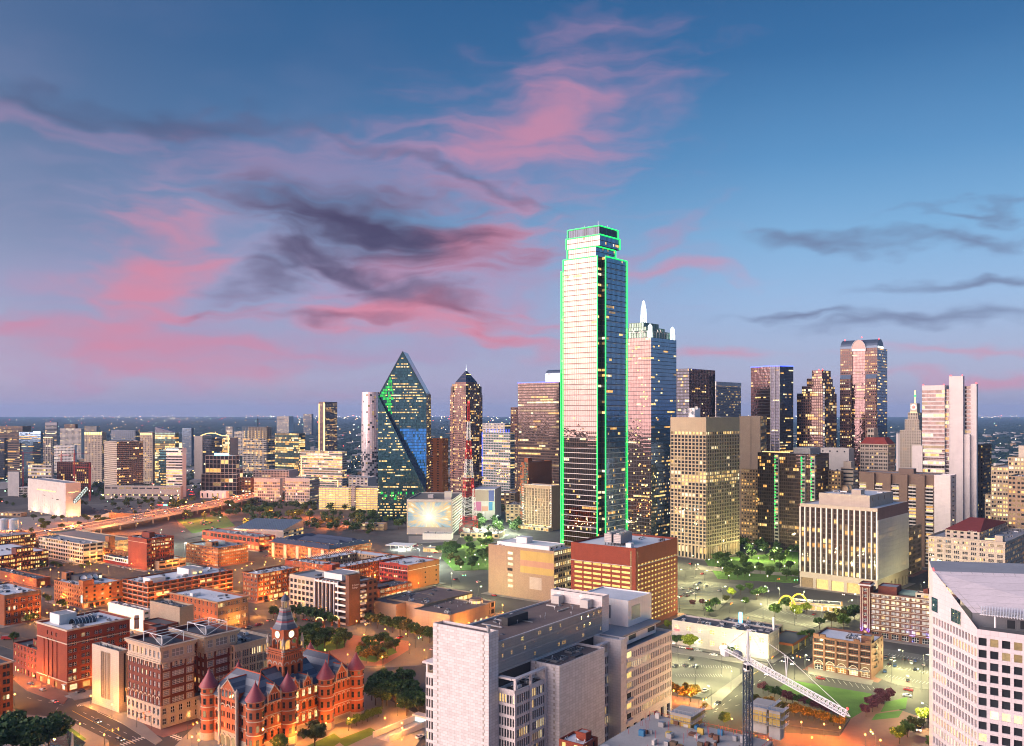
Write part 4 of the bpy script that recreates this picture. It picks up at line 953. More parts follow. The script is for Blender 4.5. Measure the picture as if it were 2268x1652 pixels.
k.block(0,k.wu,0,k.wv,0,k.h,None,st(4.2,3.4,((.35,.3),),.3,.3,.3,.2,nb=1),None,None,'white_stone','roof_white',1);k.done()
def hotel_old():
    k=bld('old_hotel','ornate beige hotel block with red tiled mansard roof below the arched crown tower',1966,985,None,1905,1982,G2,950)
    A=st(3.9,4.6,((.12,.34),(.54,.34)),.22,.55,.3,.2,frame='beige',div=(1,2))
    k.block(0,k.wu,0,k.wv,0,k.h,A,A,None,None,'beige','roof_grey',.5);k.ring(0,k.wu,0,k.wv,k.h-7,k.h-6,.9,'terracotta');k.ring(0,k.wu,0,k.wv,k.h-.4,k.h+.5,1.1,'terracotta')
    mb=k.m('mansard_roof','roof_red');a=k.h+.5;w,d=k.wu,k.wv
    mb.raw([(0,0,a),(w,0,a),(w,d,a),(0,d,a),(4,5,a+7),(w-4,5,a+7),(w-4,d-5,a+7),(4,d-5,a+7)],[(0,1,5,4),(1,2,6,5),(2,3,7,6),(3,0,4,7),(4,5,6,7)])
    k.block(5,w-6,d*.55,d*.8,a+5,a+17,dict(A,fl=6),None,None,None,'beige','roof_red',.4);k.done()
hotel_old()
simple('office_block','off-white blank-topped office block left of the ornate beige hotel',1816,1880,1892,993,960,G2,st(22,9,((.3,.2),),.78,.08,.2,.1),None,'concrete_pale','roof_grey',5)
k=simple('stepped_block','small beige stepped building in front of the off-white office block',1862,1890,1900,1036,900,G2,st(4,40,((.03,.94),),.3,.4,.3,.2,nb=1,glass='glass_grey'),BAND,'beige','roof_white',0,ret=True);k.block(2,k.wu-1,3,k.wv-2,k.h-1,k.h+6,None,None,None,None,'beige','roof_white',.5);k.done()
simple('brick_block','small tan brick block with lit windows between glass slab and stepped beige building',1828,1862,1868,1043,895,G2,st(3.6,3,((.25,.5),),.25,.5,.25,.45,warm='ab'),PUNCH,'brick_tan','roof_dark',3)
simple('brick_block','orange brick block glimpsed between the cream grid tower and dark glass slab',1641,1679,1684,1040,930,45.,st(3.5,3.2,((.25,.5),),.25,.5,.25,.35,warm='bd'),PUNCH,'brick_tan','roof_dark',3)
def stepped_bank():
    k=bld('stepped_office','tan stepped office tower with bright windows at the right edge of the view',2330,1015,None,2212,2360,G2,760)
    A=st(3.7,5,((.14,.32),(.54,.32)),.22,.52,.3,.55,warm='aacd');h=k.h
    k.block(0,k.wu,0,k.wv*.82,0,h,A,A,None,None,'tan_stone','roof_grey',1)
    v1=k.vpx(2194);v2=k.vpx(2180)
    k.block(1,k.wu,k.wv*.82,v1,0,h-9,A,None,None,None,'tan_stone','roof_grey',1)
    k.block(2,k.wu,v1,v2,0,h-34,A,None,None,None,'tan_stone','roof_grey',1)
    k.block(8,k.wu-5,4,k.wv*.66,h-1,h+10,None,None,None,None,'cream','roof_white',.6);k.done()
stepped_bank()
simple('brick_hotel','orange tan brick hotel with lit windows, lowest tower at the right edge',2232,2330,2350,1058,690,G2,st(3.5,6,((.12,.3),(.56,.3)),.25,.5,.25,.42,warm='abd'),None,'brick_tan','roof_grey',3)
simple('brick_slab','narrow brown brick tower between the banded tower and tan stepped tower',2163,2178,2196,985,960,G2,st(3.8,4,((.35,.3),),.25,.4,.25,.15),PUNCH,'brick_taupe','roof_grey',2)
# --- behind the green tower, left side
k=simple('dark_tower','wide dark bronze tower with a thin blue roof line, left of the green-lit skyscraper',1147,1238,1260,846,1250,40.,st(3.9,2.2,((.04,.92),),.36,.6,.15,.17,glass='glass_bronze',row=.85,rows=(-25,)),None,'bronze_metal','roof_dark',0,ret=True)
mb=MB();mb.bar((-.3,0,k.h+.3),(-.3,k.wv,k.h+.3),.45);mb.build('light_strip','neon_blue',k.root);k.done()
k=simple('round_top_tower','blue glass tower with barrel top peeking over the blue-lined bronze tower',1208,1240,1262,826,1420,40.,CURT|dict(lit=.1),None,'dark_metal','roof_dark',0,ret=True)
mb=MB();mb.lathe(0,0,[(9,-18),(9,18)],14);o=mb.build('barrel_roof','blue_metal',k.root);o.location=(k.wu/2,k.wv/2,k.h-3);o.rotation_euler=(R(90),0,0);k.done()
simple('stepped_tower','narrow brick and stone tower left of the blue-lined bronze tower',1131,1146,1152,902,1500,40.,st(3.9,3,((.25,.5),),.25,.5,.2,.3),PUNCH,'pink_granite','roof_dark',0)
k=simple('glass_office','gridded teal office block with blue light fins on its roof and edge',1068,1130,1140,958,1400,36.,st(4,3.2,((.08,.84),),.2,.66,.2,.35,glass='glass_green',row=.6),BAND,'pale_grid','roof_grey',3,ret=True)
mb=k.m('light_fin','neon_blue')
for i in range(9):mb.box(-.4,-.1,2+i*k.wv/10,2.5+i*k.wv/10,k.h,k.h+5)
mb.box(-.5,-.1,k.wv-.6,k.wv+.1,k.h*.35,k.h);k.done()
simple('pale_office','pale office block behind the blue-finned office, with red beacons',1066,1118,1132,938,2050,36.,st(4,4,((.2,.6),),.25,.5,.2,.3),BAND,'concrete_pale','roof_grey',2)
k=bld('patchwork_block','orange brick slab block with a white and green patchwork panel side',1170,1024,None,1152,1222,36.,1100)
def chk(a,z):return random.choice(('glass_green','skip','glass_grey','lit_d'))
k.block(0,k.wu,0,k.wv,0,k.h,st(3.2,1.8,((.03,.94),),.04,.9,.15,.1,fun=chk),None,None,None,'brick_rust','roof_white',1);k.m('wall','white_paint');k.block(5,14,4,k.wv-3,k.h-1,k.h+5,None,None,None,None,'brick_rust','roof_white',0);k.done()
def tan_hotel():
    k=bld('balcony_hotel','tan brick hotel tower with tall window slots and small side balconies',1222,1076,None,1160,1240,40.,1050)
    A=st(2.9,3.1,((.08,.34),(.58,.34)),.0,.9,.4,.12,glass='glass_dark',row=.2)
    k.block(0,k.wu,0,k.wv,0,k.h,dict(st(2.9,9.,((.06,.12),(.24,.12),(.55,.12),(.73,.12)),.06,.84,.4,.10,frame='brick_tan',div=(1,1)),ztop=4,z0=4),None,None,None,'brick_tan','roof_white',.8)
    k.ring(0,k.wu,0,k.wv,k.h-.6,k.h+.1,.6,'cream')
    for j in range(17):
        z=5+j*2.95
        for y in (-.5,k.wv-1):
            mb=MB();mb.box(-1.6,-.05,y,y+1.6,z,z+1.1,bottom=True);mb.build('balcony','concrete_pale',k.root)
    mb=k.m('podium_light','neon_warm');mb.box(-.6,-.3,1,k.wv-1,4.4,5.0)
    k.block(-9,0,-2,k.wv+2,0,4,st(4,4,((.15,.7),),.1,.7,.4,.8,warm='ab'),None,None,None,'tan_stone','roof_white',.5)
    k.units(-8,-1,0,k.wv,3.5,6,smin=2,smax=4);k.done()
tan_hotel()
def mural_garage():
    k=bld('mural_garage','white parking building with a huge starburst mural on its front',1002,1107,40,901,1024,4.,1016)
    w,d,h=k.wu,k.wv,40
    k.block(0,w,0,d,0,h,None,st(3.2,60,((.01,.98),),.4,.5,.6,.35,nb=1,glass='glass_grey',warm='d'),None,None,'concrete_pale','lot',1.1)
    v0,v1=k.vpx(998.6),k.vpx(903.5);z0=140-(1168-912.5)/FX*1016;z1=140-(1112.7-912.5)/FX*1016
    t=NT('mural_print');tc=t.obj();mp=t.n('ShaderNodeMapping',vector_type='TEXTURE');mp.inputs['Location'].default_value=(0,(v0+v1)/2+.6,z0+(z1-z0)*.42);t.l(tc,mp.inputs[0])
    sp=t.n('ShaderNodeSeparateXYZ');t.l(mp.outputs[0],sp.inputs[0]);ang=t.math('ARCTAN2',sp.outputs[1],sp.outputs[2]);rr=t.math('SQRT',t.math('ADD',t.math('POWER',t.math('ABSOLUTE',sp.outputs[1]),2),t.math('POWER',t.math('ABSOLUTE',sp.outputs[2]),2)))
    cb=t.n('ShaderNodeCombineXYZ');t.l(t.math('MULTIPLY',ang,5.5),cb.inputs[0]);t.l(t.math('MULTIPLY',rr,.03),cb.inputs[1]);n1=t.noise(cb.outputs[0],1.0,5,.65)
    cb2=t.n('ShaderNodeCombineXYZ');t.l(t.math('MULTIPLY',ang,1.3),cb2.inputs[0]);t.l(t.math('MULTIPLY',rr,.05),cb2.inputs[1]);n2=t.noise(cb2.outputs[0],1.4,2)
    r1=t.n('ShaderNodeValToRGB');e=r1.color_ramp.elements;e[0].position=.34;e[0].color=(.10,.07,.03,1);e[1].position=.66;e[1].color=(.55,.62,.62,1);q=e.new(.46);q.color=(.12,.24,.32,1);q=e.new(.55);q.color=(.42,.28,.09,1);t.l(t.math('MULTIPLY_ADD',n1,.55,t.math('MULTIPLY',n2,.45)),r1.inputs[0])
    ctr=t.math('EXPONENT',t.math('MULTIPLY',rr,-.14));c=t.mix(ctr,r1.outputs[0],(1,.92,.66));t.l(c,t.b.inputs['Base Color']);t.l(c,t.b.inputs['Emission Color']);t.b.inputs['Emission Strength'].default_value=.16;t.b.inputs['Roughness'].default_value=.6  # the print glows in place of the floodlight falling on it
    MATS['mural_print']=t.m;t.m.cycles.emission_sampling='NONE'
    mb=MB();mb.box(-.25,-.05,v0,v1,z0,z1,bottom=True);tag(mb.build('mural','mural_print',k.root),'starburst mural in gold, white and blue, its floodlighting put into the colour')
    mb=k.m('mural_frame','cream')
    for a in ((v0-.9,v0-.004,z0-.9,z1+.9),(v1+.004,v1+.9,z0-.9,z1+.9)):mb.box(-.5,-.004,a[0],a[1],a[2],a[3],bottom=True)
    mb.box(-.5,-.004,v0,v1,z0-.9,z0-.004,bottom=True);mb.box(-.5,-.004,v0,v1,z1+.004,z1+.9,bottom=True)
    k.block(12,20,3,11,h-1.1,h+8,None,None,None,None,'concrete_pale','roof_white',.5);k.block(26,34,d*.5,d*.62,h-1.1,h+3,None,None,None,None,'concrete_pale','roof_white',.5)
    mb=k.m('floodlight','neon_warm')
    for i in range(6):mb.box(-1.6,-1.3,v0+i*(v1-v0)/5-.3,v0+i*(v1-v0)/5+.3,.3,.9)
    k.done();return k
MG=mural_garage()
simple('white_shed','long low white building in front of the starburst mural',936,1000,1004,1182,973,4.,None,None,'white_paint','roof_grey',3,par=.6)
def sign_box():
    k=bld('billboard_building','pale box building patched with coloured square billboards behind the lattice mast',1096,1084,None,1046,1110,8.,1150)
    h=k.h;k.block(0,k.wu,0,k.wv,0,h,None,None,None,None,'concrete_pale','roof_white',1)
    z=h-1
    for nm,c,y0,y1,a,b in (('pink',(.42,.13,.26),.60,.92,.30,.60),('tan',(.30,.24,.19),.28,.92,.62,.97),('navy',(.07,.09,.26),.03,.27,.62,.97),('blue',(.05,.22,.42),.10,.27,.32,.60),('salmon',(.5,.27,.2),.30,.58,.30,.45),('mint',(.35,.5,.42),.0,.09,.32,.6)):
        surf('billboard_'+nm,c,kind='flat',rough=.5,var=.1);mb=MB();mb.box(-.3,-.05,k.wv*y0,k.wv*y1,h*a,h*b,bottom=True);mb.build('billboard','billboard_'+nm,k.root)
    k.done()
sign_box()
k=bld('brick_slab','plain orange brick slab tower between the teal prism and lattice mast',980,971,None,955,993,30.,1200)
k.block(0,k.wu,0,k.wv,0,k.h,dict(st(3.3,7,((.0,.35),),.2,.45,.5,.1,nb=2,glass='glass_bronze')),st(3.3,4,((.25,.5),),.2,.5,.8,.25,warm='bd'),None,None,'brick_rust','roof_grey',1)
mb=MB();mb.box(8,10,k.wv*.4,k.wv*.5,k.h,k.h+2);mb.build('roof_lamp','neon_warm',k.root);k.done()
# --- uptown, left of the prism tower
U=30.
YEL=st(4,2.6,((.05,.9),),.16,.74,.15,.55,glass='glass_green',warm='aabcd',row=.7)
k=simple('lit_strip_tower','far dark tower with two bright vertical light strips on its left edge',706,719,747,890,2900,U,st(4,5,((.2,.6),),.25,.5,.2,.1),st(4,4,((.15,.7),),.25,.55,.2,.4,warm='abd'),'pink_granite','roof_dark',2,ret=True)
mb=k.m('light_strip','neon_warm');mb.box(-.8,-.1,k.wv-3,k.wv-.5,6,k.h-6);mb.box(-.8,-.1,1,4,6,k.h-2);mb.box(-.8,-.1,-1.5,.5,6,k.h-6);k.done(far=True)
def crane_small(x,D,z,jl=34,jr=14,mat_='dark_metal',ang=0.,label=None,h0=0,name='tower_crane'):
    o=atd(x,D);r=empty(name,(o[0],o[1],h0),R(ang),label,'crane','far tower cranes')
    mb=MB();H=z-h0
    for a in (-.8,.8):
        for b in (-.8,.8):mb.bar((a,b,0),(a,b,H+2),.16)
    q=0
    while q<H:
        for s_ in (-1,1):mb.bar((-.8*s_,-.8,q),(.8*s_,-.8,q+3),.09);mb.bar((-.8,-.8*s_,q),(-.8,.8*s_,q+3),.09)
        q+=3
    mb.build('mast',mat_,r)
    jb=MB()
    for y in (-.6,.6):jb.bar((-jr,y,H),(jl,y,H),.14)
    jb.bar((-2,0,H+1.4),(jl,0,H+1.4),.14)
    t=-2
    while t<jl:
        jb.bar((t,-.6,H),(t+1.5,0,H+1.4),.07);jb.bar((t+1.5,0,H+1.4),(t+3,.6,H),.07);t+=3
    jb.bar((0,0,H),(0,0,H+8),.3);jb.bar((0,0,H+8),(jl*.7,0,H+1.4),.06);jb.bar((0,0,H+8),(-jr,0,H),.06);jb.build('jib',mat_,r)
    cw=MB();cw.box(-jr,-jr+4,-1,1,H-2.4,H-.2,bottom=True);cw.build('counterweight','concrete',r)
    return r
def construction_tower():
    k=bld('unfinished_tower','unfinished concrete tower with floors glowing orange, crane on top',590,946,None,537,610,U,1900)
    nf=26;fh=k.h/nf
    A=st(fh,4,((.12,.76),),.15,.72,.6,.62,glass='glass_dark',warm='abbd',nf=nf-6,row=.4)
    k.block(0,k.wu,0,k.wv,0,fh*20,A,A,None,None,'concrete','concrete',0)
    for j in range(20,nf):
        mb=k.m('slab','concrete');mb.box(-.8,k.wu+.8,-.8,k.wv+.8,(j+1)*fh-.5,(j+1)*fh,bottom=True)
        for y in np.linspace(1,k.wv-1,9):k.m('column','concrete').box(.5,1.2,y-.4,y+.4,j*fh,(j+1)*fh-.5)
        for x in np.linspace(1,k.wu-1,6):k.m('column','concrete').box(x-.4,x+.4,.5,1.2,j*fh,(j+1)*fh-.5)
        if j<24:
            for y in np.linspace(3,k.wv-3,7):k.m('work_light','neon_warm').obox((3,y,(j+.7)*fh),(.5,0,0),(0,.7,0),(0,0,.7))
        k.m('core_wall','concrete').box(9,k.wu-6,8,k.wv-8,j*fh,(j+1)*fh-.5)
    k.done(far=True)
    crane_small(571,1915,k.h+16,58,28,'dark_metal',0,'dark tower crane on top of the glowing unfinished tower',h0=k.h)
construction_tower()
simple('glass_office','yellow-lit glass office block right of the unfinished tower',609,662,676,960,1800,U,YEL,YEL,'dark_metal','roof_dark',3)
k=simple('framed_office','office block outlined by white light frames left of the yellow garage',664,758,768,1000,1500,U-8,st(4,2.6,((.03,.94),),.3,.6,.2,.5,glass='glass_green',row=.8),BAND,'concrete_pale','roof_dark',3,ret=True)
def strip(k,p,q,m_='neon_warm',r=.5):
    mb=MB();mb.bar(p,q,r);return mb.build('light_strip',m_,k.root)
strip(k,(-.4,0,k.h-11),(-.4,k.wv*.96,k.h-11));strip(k,(-.4,k.wv*.96,k.h-11),(-.4,k.wv*.96,20));strip(k,(-.4,k.wv*.1,24),(-.4,k.wv*.72,24));strip(k,(-.4,k.wv*.1,24),(-.4,k.wv*.1,2));k.done()
GRD=st(4.4,3.0,((.18,.64),),.22,.6,.45,.38,warm='abd',glass='glass_dark')
simple('grid_office','left one of the twin pale grid office blocks beside the highway',563,620,626,1060,1366,10.,dict(GRD,ztop=5),None,'precast','roof_tar',4)
simple('grid_office','right one of the twin pale grid office blocks beside the highway',631,686,708,1059,1350,14.,dict(GRD,ztop=5),st(4.4,3.5,((.1,.8),),.25,.5,.4,.3),'precast','roof_tar',4)
def lit_garage(name,label,xl,xf,xr,yt,D,ang):
    k=bld(name,label,xf,yt,None,xl,xr,ang,D)
    A=st(3.3,5,((.03,.94),),.30,.64,.5,.98,warm='g',glass='lit_garage',frame='concrete_pale',div=(2,1));A['lit']=0
    k.block(0,k.wu,0,k.wv,0,k.h,A,A,None,None,'concrete_pale','lot',1);k.done()
lit_garage('parking_garage','bright yellow parking garage right of the twin grid offices',706,772,778,1080,1268,8.)
lit_garage('parking_garage','bright yellow parking garage touching the teal prism tower',787,836,845,1080,1262,4.)
k=bld('stair_tower','grey stair tower between the two yellow parking garages',787,1077,None,777,789,8.,1262);k.block(0,8,0,k.wv,0,k.h,st(3.3,2.5,((.25,.5),),.35,.35,.3,.1,glass='glass_dark'),None,None,None,'concrete','roof_grey',.6);k.done()
simple('residential_tower','pale residential tower with many balconies above the long podium',231,259,317,978,1450,44.,st(3.3,3.4,((.16,.3),(.54,.3)),.25,.5,.3,.15),st(3.3,3.2,((.1,.78),),.12,.7,.9,.14,glass='glass_dark',row=.3),'beige','roof_grey',5)
k=simple('long_podium','long low grey podium building with a row of wall lights beneath the residential tower',231,400,406,1077,1420,6.,st(9,12,((.1,.8),),.55,.2,.2,.4,glass='glass_grey',nf=2,warm='d'),None,'concrete','grass',4,ret=True)
mb=k.m('wall_light','neon_warm')
for i in range(12):mb.obox((-.5,4+i*k.wv/12,7),(.3,0,0),(0,.7,0),(0,0,.7))
k.done()
k=bld('banded_office','white banded office building with dark glass wing and green roof sign',404,992,None,350,407,10.,1460)
w=k.vpx(368);k.block(0,k.wu+8,0,w,0,k.h,st(4.4,2.5,((.01,.98),),.42,.56,.25,.4,glass='glass_grey',row=.85),None,None,None,'white_paint','roof_white',1);k.block(2,k.wu+8,w,k.wv,0,k.h-2,st(4.4,2.2,((.03,.94),),.1,.84,.1,.4,glass='glass_teal'),None,None,None,'dark_metal','roof_grey',.8)
strip(k,(-.4,w*.25,k.h-2.5),(-.4,w*.95,k.h-2.5),'neon_white',.8);mb=MB();mb.box(6,9,w*.2,w*.32,k.h,k.h+8);mb.build('roof_sign','neon_warm',k.root);k.done()
k=bld('slab_hotel','dark glass tower with blank pale slab end and a lit yellow arch frame',492,972,None,431,512,12.,1690)
v1=k.vpx(449);k.block(0,k.wu,0,v1,0,k.h,st(3.8,2.4,((.05,.9),),.2,.7,.15,.15,glass='glass_night',row=.7),YEL,None,None,'dark_metal','roof_dark',1)
k.block(-1,k.wu,v1,k.wv,0,k.h+5,dict(st(3.8,4,((.1,.8),),.2,.6,.3,.1),mr=0,ml=k.wv*.0) if 0 else None,None,None,None,'precast','roof_grey',1)
pr=None;n=14
for i in range(n+1):
    t=i/n;p=(-2,k.wv*.75-(k.wv*.75+14)*t,k.h+6+5*sin(pi*min(1,t*1.3)))
    if pr:strip(k,pr,p,'neon_warm',.6)
    pr=p
strip(k,pr,(-2,pr[1],k.h-38),'neon_warm',.6);k.block(2,k.wu,-15,0,0,k.h+2,YEL|dict(warm='abcd'),None,None,None,'beige','roof_grey',.6);k.done()
k=bld('frame_office','dark office block with white square frame grid and stepped shoulders',523,1009,None,455,530,12.,1510)
FR=st(7.6,7.5,((.04,.92),),.04,.92,.5,.13,glass='glass_dark',frame='dark_metal',div=(3,2))
k.block(0,k.wu,0,k.wv,0,k.h,FR,FR,None,None,'concrete_pale','roof_dark',.8);k.block(-5,0,-4,k.wv+5,0,k.h*.52,FR,FR,None,None,'concrete_pale','roof_dark',.8);k.block(0,k.wu,-7,0,0,k.h*.66,FR,FR,None,None,'concrete_pale','roof_dark',.8)
mb=MB();mb.box(4,5,k.wv*.3,k.wv*.75,k.h,k.h+3.5);mb.build('roof_sign','neon_cyan',k.root);k.done()
GLD=st(3.8,3.4,((.25,.5),),.25,.5,.3,.22,warm='abd')
k=simple('crown_hotel','beige hotel tower with a crown of glowing golden arches at left',187,226,236,957,1700,14.,dict(GLD,ztop=6),GLD,'beige','roof_grey',0,ret=True)
mb=k.m('crown_light','neon_warm')
for i in range(8):mb.obox((-.4,2.5+i*(k.wv-5)/7,k.h-2.6),(.3,0,0),(0,1.6,0),(0,0,2.2))
k.done()
k=simple('crown_tower','tan tower with small glowing arches along its top, left of the yellow glass tower',310,338,346,958,1650,14.,dict(GLD,ztop=6,lit=.35),GLD,'beige','roof_grey',0,ret=True)
mb=k.m('crown_light','neon_warm')
for i in range(6):mb.obox((-.4,2.5+i*(k.wv-5)/5,k.h-2.6),(.3,0,0),(0,1.2,0),(0,0,1.5))
k.done()
simple('mansard_block','dark blue mansard-roofed block behind the residential tower',246,300,310,953,1950,14.,st(4.2,5,((.3,.35),),.3,.4,.4,.4),PUNCH,'blue_metal','roof_blue',4)
k=simple('glass_tower','yellow-lit glass tower with a dark wedge-shaped top',343,388,396,958,1600,14.,YEL,YEL,'dark_metal','roof_dark',0,ret=True)
mb=MB();a,w,d=k.h,k.wu,k.wv;mb.raw([(0,0,a),(w,0,a),(w,d,a),(0,d,a),(0,d,a+10),(w,d,a+10)],[(3,0,4),(1,2,5),(0,1,5,4),(2,3,4,5)]);mb.build('wedge_top','glass_night',k.root);k.done()
simple('slate_tower','slate blue residential tower standing alone behind the yellow glass tower',403,424,429,948,2200,14.,st(3.4,2.6,((.1,.4),),.2,.6,.3,.08,glass='glass_blue'),None,'blue_metal','roof_grey',2)
simple('glass_tower','dark blue glass tower cut by the left edge of the view',-30,10,17,970,1846,14.,CURT|dict(lit=.12,glass='glass_night'),CURT|dict(glass='glass_night'),'dark_metal','roof_dark',2)
k=simple('glass_office','broad blue glass office with a bright white roof edge near the left edge',42,90,96,957,1800,14.,CURT|dict(lit=.22,glass='glass_blue',bay=3,rows=(-3,)),CURT,'dark_metal','roof_white',3,ret=True)
strip(k,(-.5,1,k.h),(-.5,k.wv*.3,k.h),'neon_white',1.2);k.done()
simple('banded_office','brown banded office in front of the broad blue glass office',17,44,48,981,1770,14.,BAND|dict(lit=.3),BAND,'brick_taupe','roof_grey',2)
k=simple('gilded_tower','slim stone tower with a glowing orange cornice left of the crown hotel',94,116,120,969,1880,14.,st(4,4,((.2,.6),),.1,.8,.3,.2),PUNCH,'precast','roof_grey',0,ret=True);strip(k,(-.6,0,k.h),(-.6,k.wv,k.h),'neon_warm',.9);k.done()
simple('dark_tower','dark far office tower rising against the blue woods at left',100,126,129,935,2600,14.,st(4,3,((.05,.9),),.3,.6,.2,.2,glass='glass_night',row=.8),None,'grey_metal','roof_grey',2)
k=simple('grid_tower','far white gridded apartment tower with dark top storey at left',133,180,187,949,2500,14.,st(3.4,4,((.2,.6),),.2,.6,.3,.15),None,'concrete_pale','roof_grey',0,ret=True);k.block(2,k.wu,k.wv*.3,k.wv*.82,k.h-1,k.h+12,PUNCH,None,None,None,'brick_taupe','roof_grey',1);k.done(far=True)
simple('grid_tower','far pale apartment tower right of the white gridded tower',186,214,220,944,2650,14.,st(3.4,4,((.2,.6),),.2,.6,.3,.15),None,'concrete','roof_grey',2)
simple('flat_block','wide dark flat-topped block on the far left horizon with red beacons',-10,50,69,944,2500,14.,st(4,4,((.1,.8),),.3,.5,.2,.25),None,'brick_taupe','roof_dark',4)
simple('terrace_block','white terraced apartment building between the gilded tower and crown hotel',119,165,170,986,1950,14.,st(3.4,3.5,((.08,.8),),.25,.5,.5,.2),None,'white_paint','roof_grey',4)
simple('glazed_shed','low wedge-shaped glass and steel building in front of the banded brown office',62,114,118,1030,1520,14.,st(6,3,((.05,.9),),.3,.5,.2,.45),None,'concrete_pale','roof_dark',2)
simple('red_block','dark red brick block under construction left of the residential tower',126,196,202,1024,1540,14.,st(4,4,((.15,.7),),.15,.7,.5,.22),None,'brick_dark','roof_grey',2)
k=bld('open_car_park','open concrete parking frame rising behind the carved museum cube',152,1052,None,40,164,14.,1440)
for j in range(4):
    k.m('slab','concrete_pale').box(0,30,0,k.wv,4+j*4-.4+.0,4+j*4,bottom=True)
    for y in np.linspace(1,k.wv-1,12):k.m('column','concrete_pale').box(.4,1.1,y-.35,y+.35,j*4,4+j*4-.4)
k.m('core_wall','dark_metal').box(10,29,1,k.wv-1,0,15.5);k.done()
simple('grey_hall','plain grey metal-clad hall left of the open parking frame',17,42,46,1045,1480,14.,None,None,'grey_metal','roof_grey',2)
for x,D,z,lab,a in ((51,1600,66,'red tower crane rising in front of the broad blue glass office',20),(136,1560,64,'red tower crane beside the dark red brick block',-30),(165,1470,70,'red tower crane with raised jib left of the residential tower',60),(199,1400,52,'red tower crane nearest to the residential tower',160)):
    crane_small(x,D,z,26,10,'red_metal',a,lab)
for xl,xf,xr,yt,D,lab in ((519,540,546,955,2700,'far lit hotel slab with an orange roof line behind the unfinished tower'),(500,515,519,945,2750,'far pale twin-block behind the yellow arch frame'),(672,690,694,917,5200,'lone far glass tower on the horizon left of the striped tower'),(613,640,650,922,5600,'far flat office block on the horizon above the unfinished tower'),(2150,2158,2164,960,1700,'far white office sliver behind the white banded tower'),(1985,1994,1998,960,1800,'far white office sliver right of the arched crown tower'),(1085,1130,1136,940,2600,'far brown block behind the pale office with red beacons')):
    simple('far_block',lab,xl,xf,xr,yt,D,14.,st(4,5,((.1,.8),),.25,.55,.2,.3),None,'concrete_pale' if xl!=672 else 'blue_metal','roof_grey',0,far=True)
# ------------------------------------------------------------------ nearer blocks: old warehouse district
WN=dict(frame='white_metal',div=(2,2))
def arch_head(k,x,y,z,w,axis,material='stone_trim',out=.12,name='arch',n=7,th=.35):
    """semicircular stone arch over an opening; axis 'L' wall faces -x, 'R' wall faces -y"""
    mb=k.m(name,material)
    for i in range(n):
        a,b=pi*i/n,pi*(i+1)/n;r0,r1=w/2,w/2+th
        pts=[(r0*cos(a),r0*sin(a)),(r1*cos(a),r1*sin(a)),(r1*cos(b),r1*sin(b)),(r0*cos(b),r0*sin(b))]
        for d in (out,):
            if axis=='L':
                mb.poly([(x-d,y-c,z+s_) for c,s_ in pts]);mb.poly([(x-d,y-pts[1][0],z+pts[1][1]),(x,y-pts[1][0],z+pts[1][1]),(x,y-pts[2][0],z+pts[2][1]),(x-d,y-pts[2][0],z+pts[2][1])])
            else:
                mb.poly([(x+c,y-d,z+s_) for c,s_ in pts]);mb.poly([(x+pts[1][0],y-d,z+pts[1][1]),(x+pts[1][0],y,z+pts[1][1]),(x+pts[2][0],y,z+pts[2][1]),(x+pts[2][0],y-d,z+pts[2][1])])
def warehouse(name,label,xf,yt,h,xl,xr,Ls,Rs,wall,roof='roof_white',units=6,ang=G1,D=None,corn=None,vents=4,sky=0,par=1.0,ret=False,wu=None,wv=None,coping=None):
    k=bld(name,label,xf,yt,h,xl,xr,ang,D,wu,wv)
    k.block(0,k.wu,0,k.wv,0,h,Ls,Rs,None,None,wall,roof,par,coping=coping)
    if corn:k.ring(0,k.wu,0,k.wv,h-.7,h+.12,.55,corn)
    zr=h-par
    k.units(1,k.wu-1,1,k.wv-1,zr,units);k.units(1,k.wu-1,1,k.wv-1,zr,vents,'roof_vent',.5,.9);k.units(1,k.wu-1,1,k.wv-1,zr,sky+2,'skylight',1.2,2);k.ducts(1.5,k.wu-1.5,1.5,k.wv-1.5,zr,5)
    return k if ret else k.done()
# seven storey red brick warehouse
k=warehouse('brick_warehouse','seven storey red brick warehouse with white cornice lines beside the street junction',148.8,1395.4,31,82.5,287.6,
 dict(st(3.6,4.2,((.34,.32),),.22,.55,.55,.10,frame='white_metal',div=(2,2),nb=7,fun=lambda a,z:None if .22<a<.72 else 'skip'),z0=4.6,ztop=2.2,lowmat='brick_rust',low=st(4.6,7,((.3,.4),),.1,.6,.4,.6)),
 dict(st(3.6,7.3,((.10,.30),(.44,.30)),.2,.58,.5,.22,frame='white_metal',div=(2,2)),z0=4.6,ztop=2.2,lowmat='brick_rust',low=st(4.6,7,((.2,.6),),.1,.6,.5,.75)),'brick_red','roof_white',8,corn='cream',vents=12,ret=True)
k.ring(0,k.wu,0,k.wv,23.6,24.1,.22,'cream','string_course');k.ring(0,k.wu,0,k.wv,4.4,4.9,.25,'cream','string_course')
k.block(5,14,k.wv-13,k.wv-3,30,35.2,None,None,None,None,'white_paint','roof_grey',.4)
mb=MB();mb.lathe(0,0,[(3,-6),(3,6)],12,a0=0,a1=pi);o=mb.build('barrel_skylight','glass_grey',k.root);o.location=(k.wu*.45,k.wv*.42,30);o.rotation_euler=(R(90),0,R(90))
for i in range(7):
    mb=MB();mb.lathe(0,0,[(3.06,-.1),(3.06,.1)],12,a0=0,a1=pi);o=mb.build('skylight_rib','white_metal',k.root);o.location=(k.wu*.45-5.4+i*1.8,k.wv*.42,30);o.rotation_euler=(R(90),0,R(90))
mb=k.m('pilaster','brick_red')
for i in (1.6,2.6,3.6,4.6):mb.box(-.35,-.004,k.wv*(1-i/7)-.6,k.wv*(1-i/7)+.6,5,23.4)
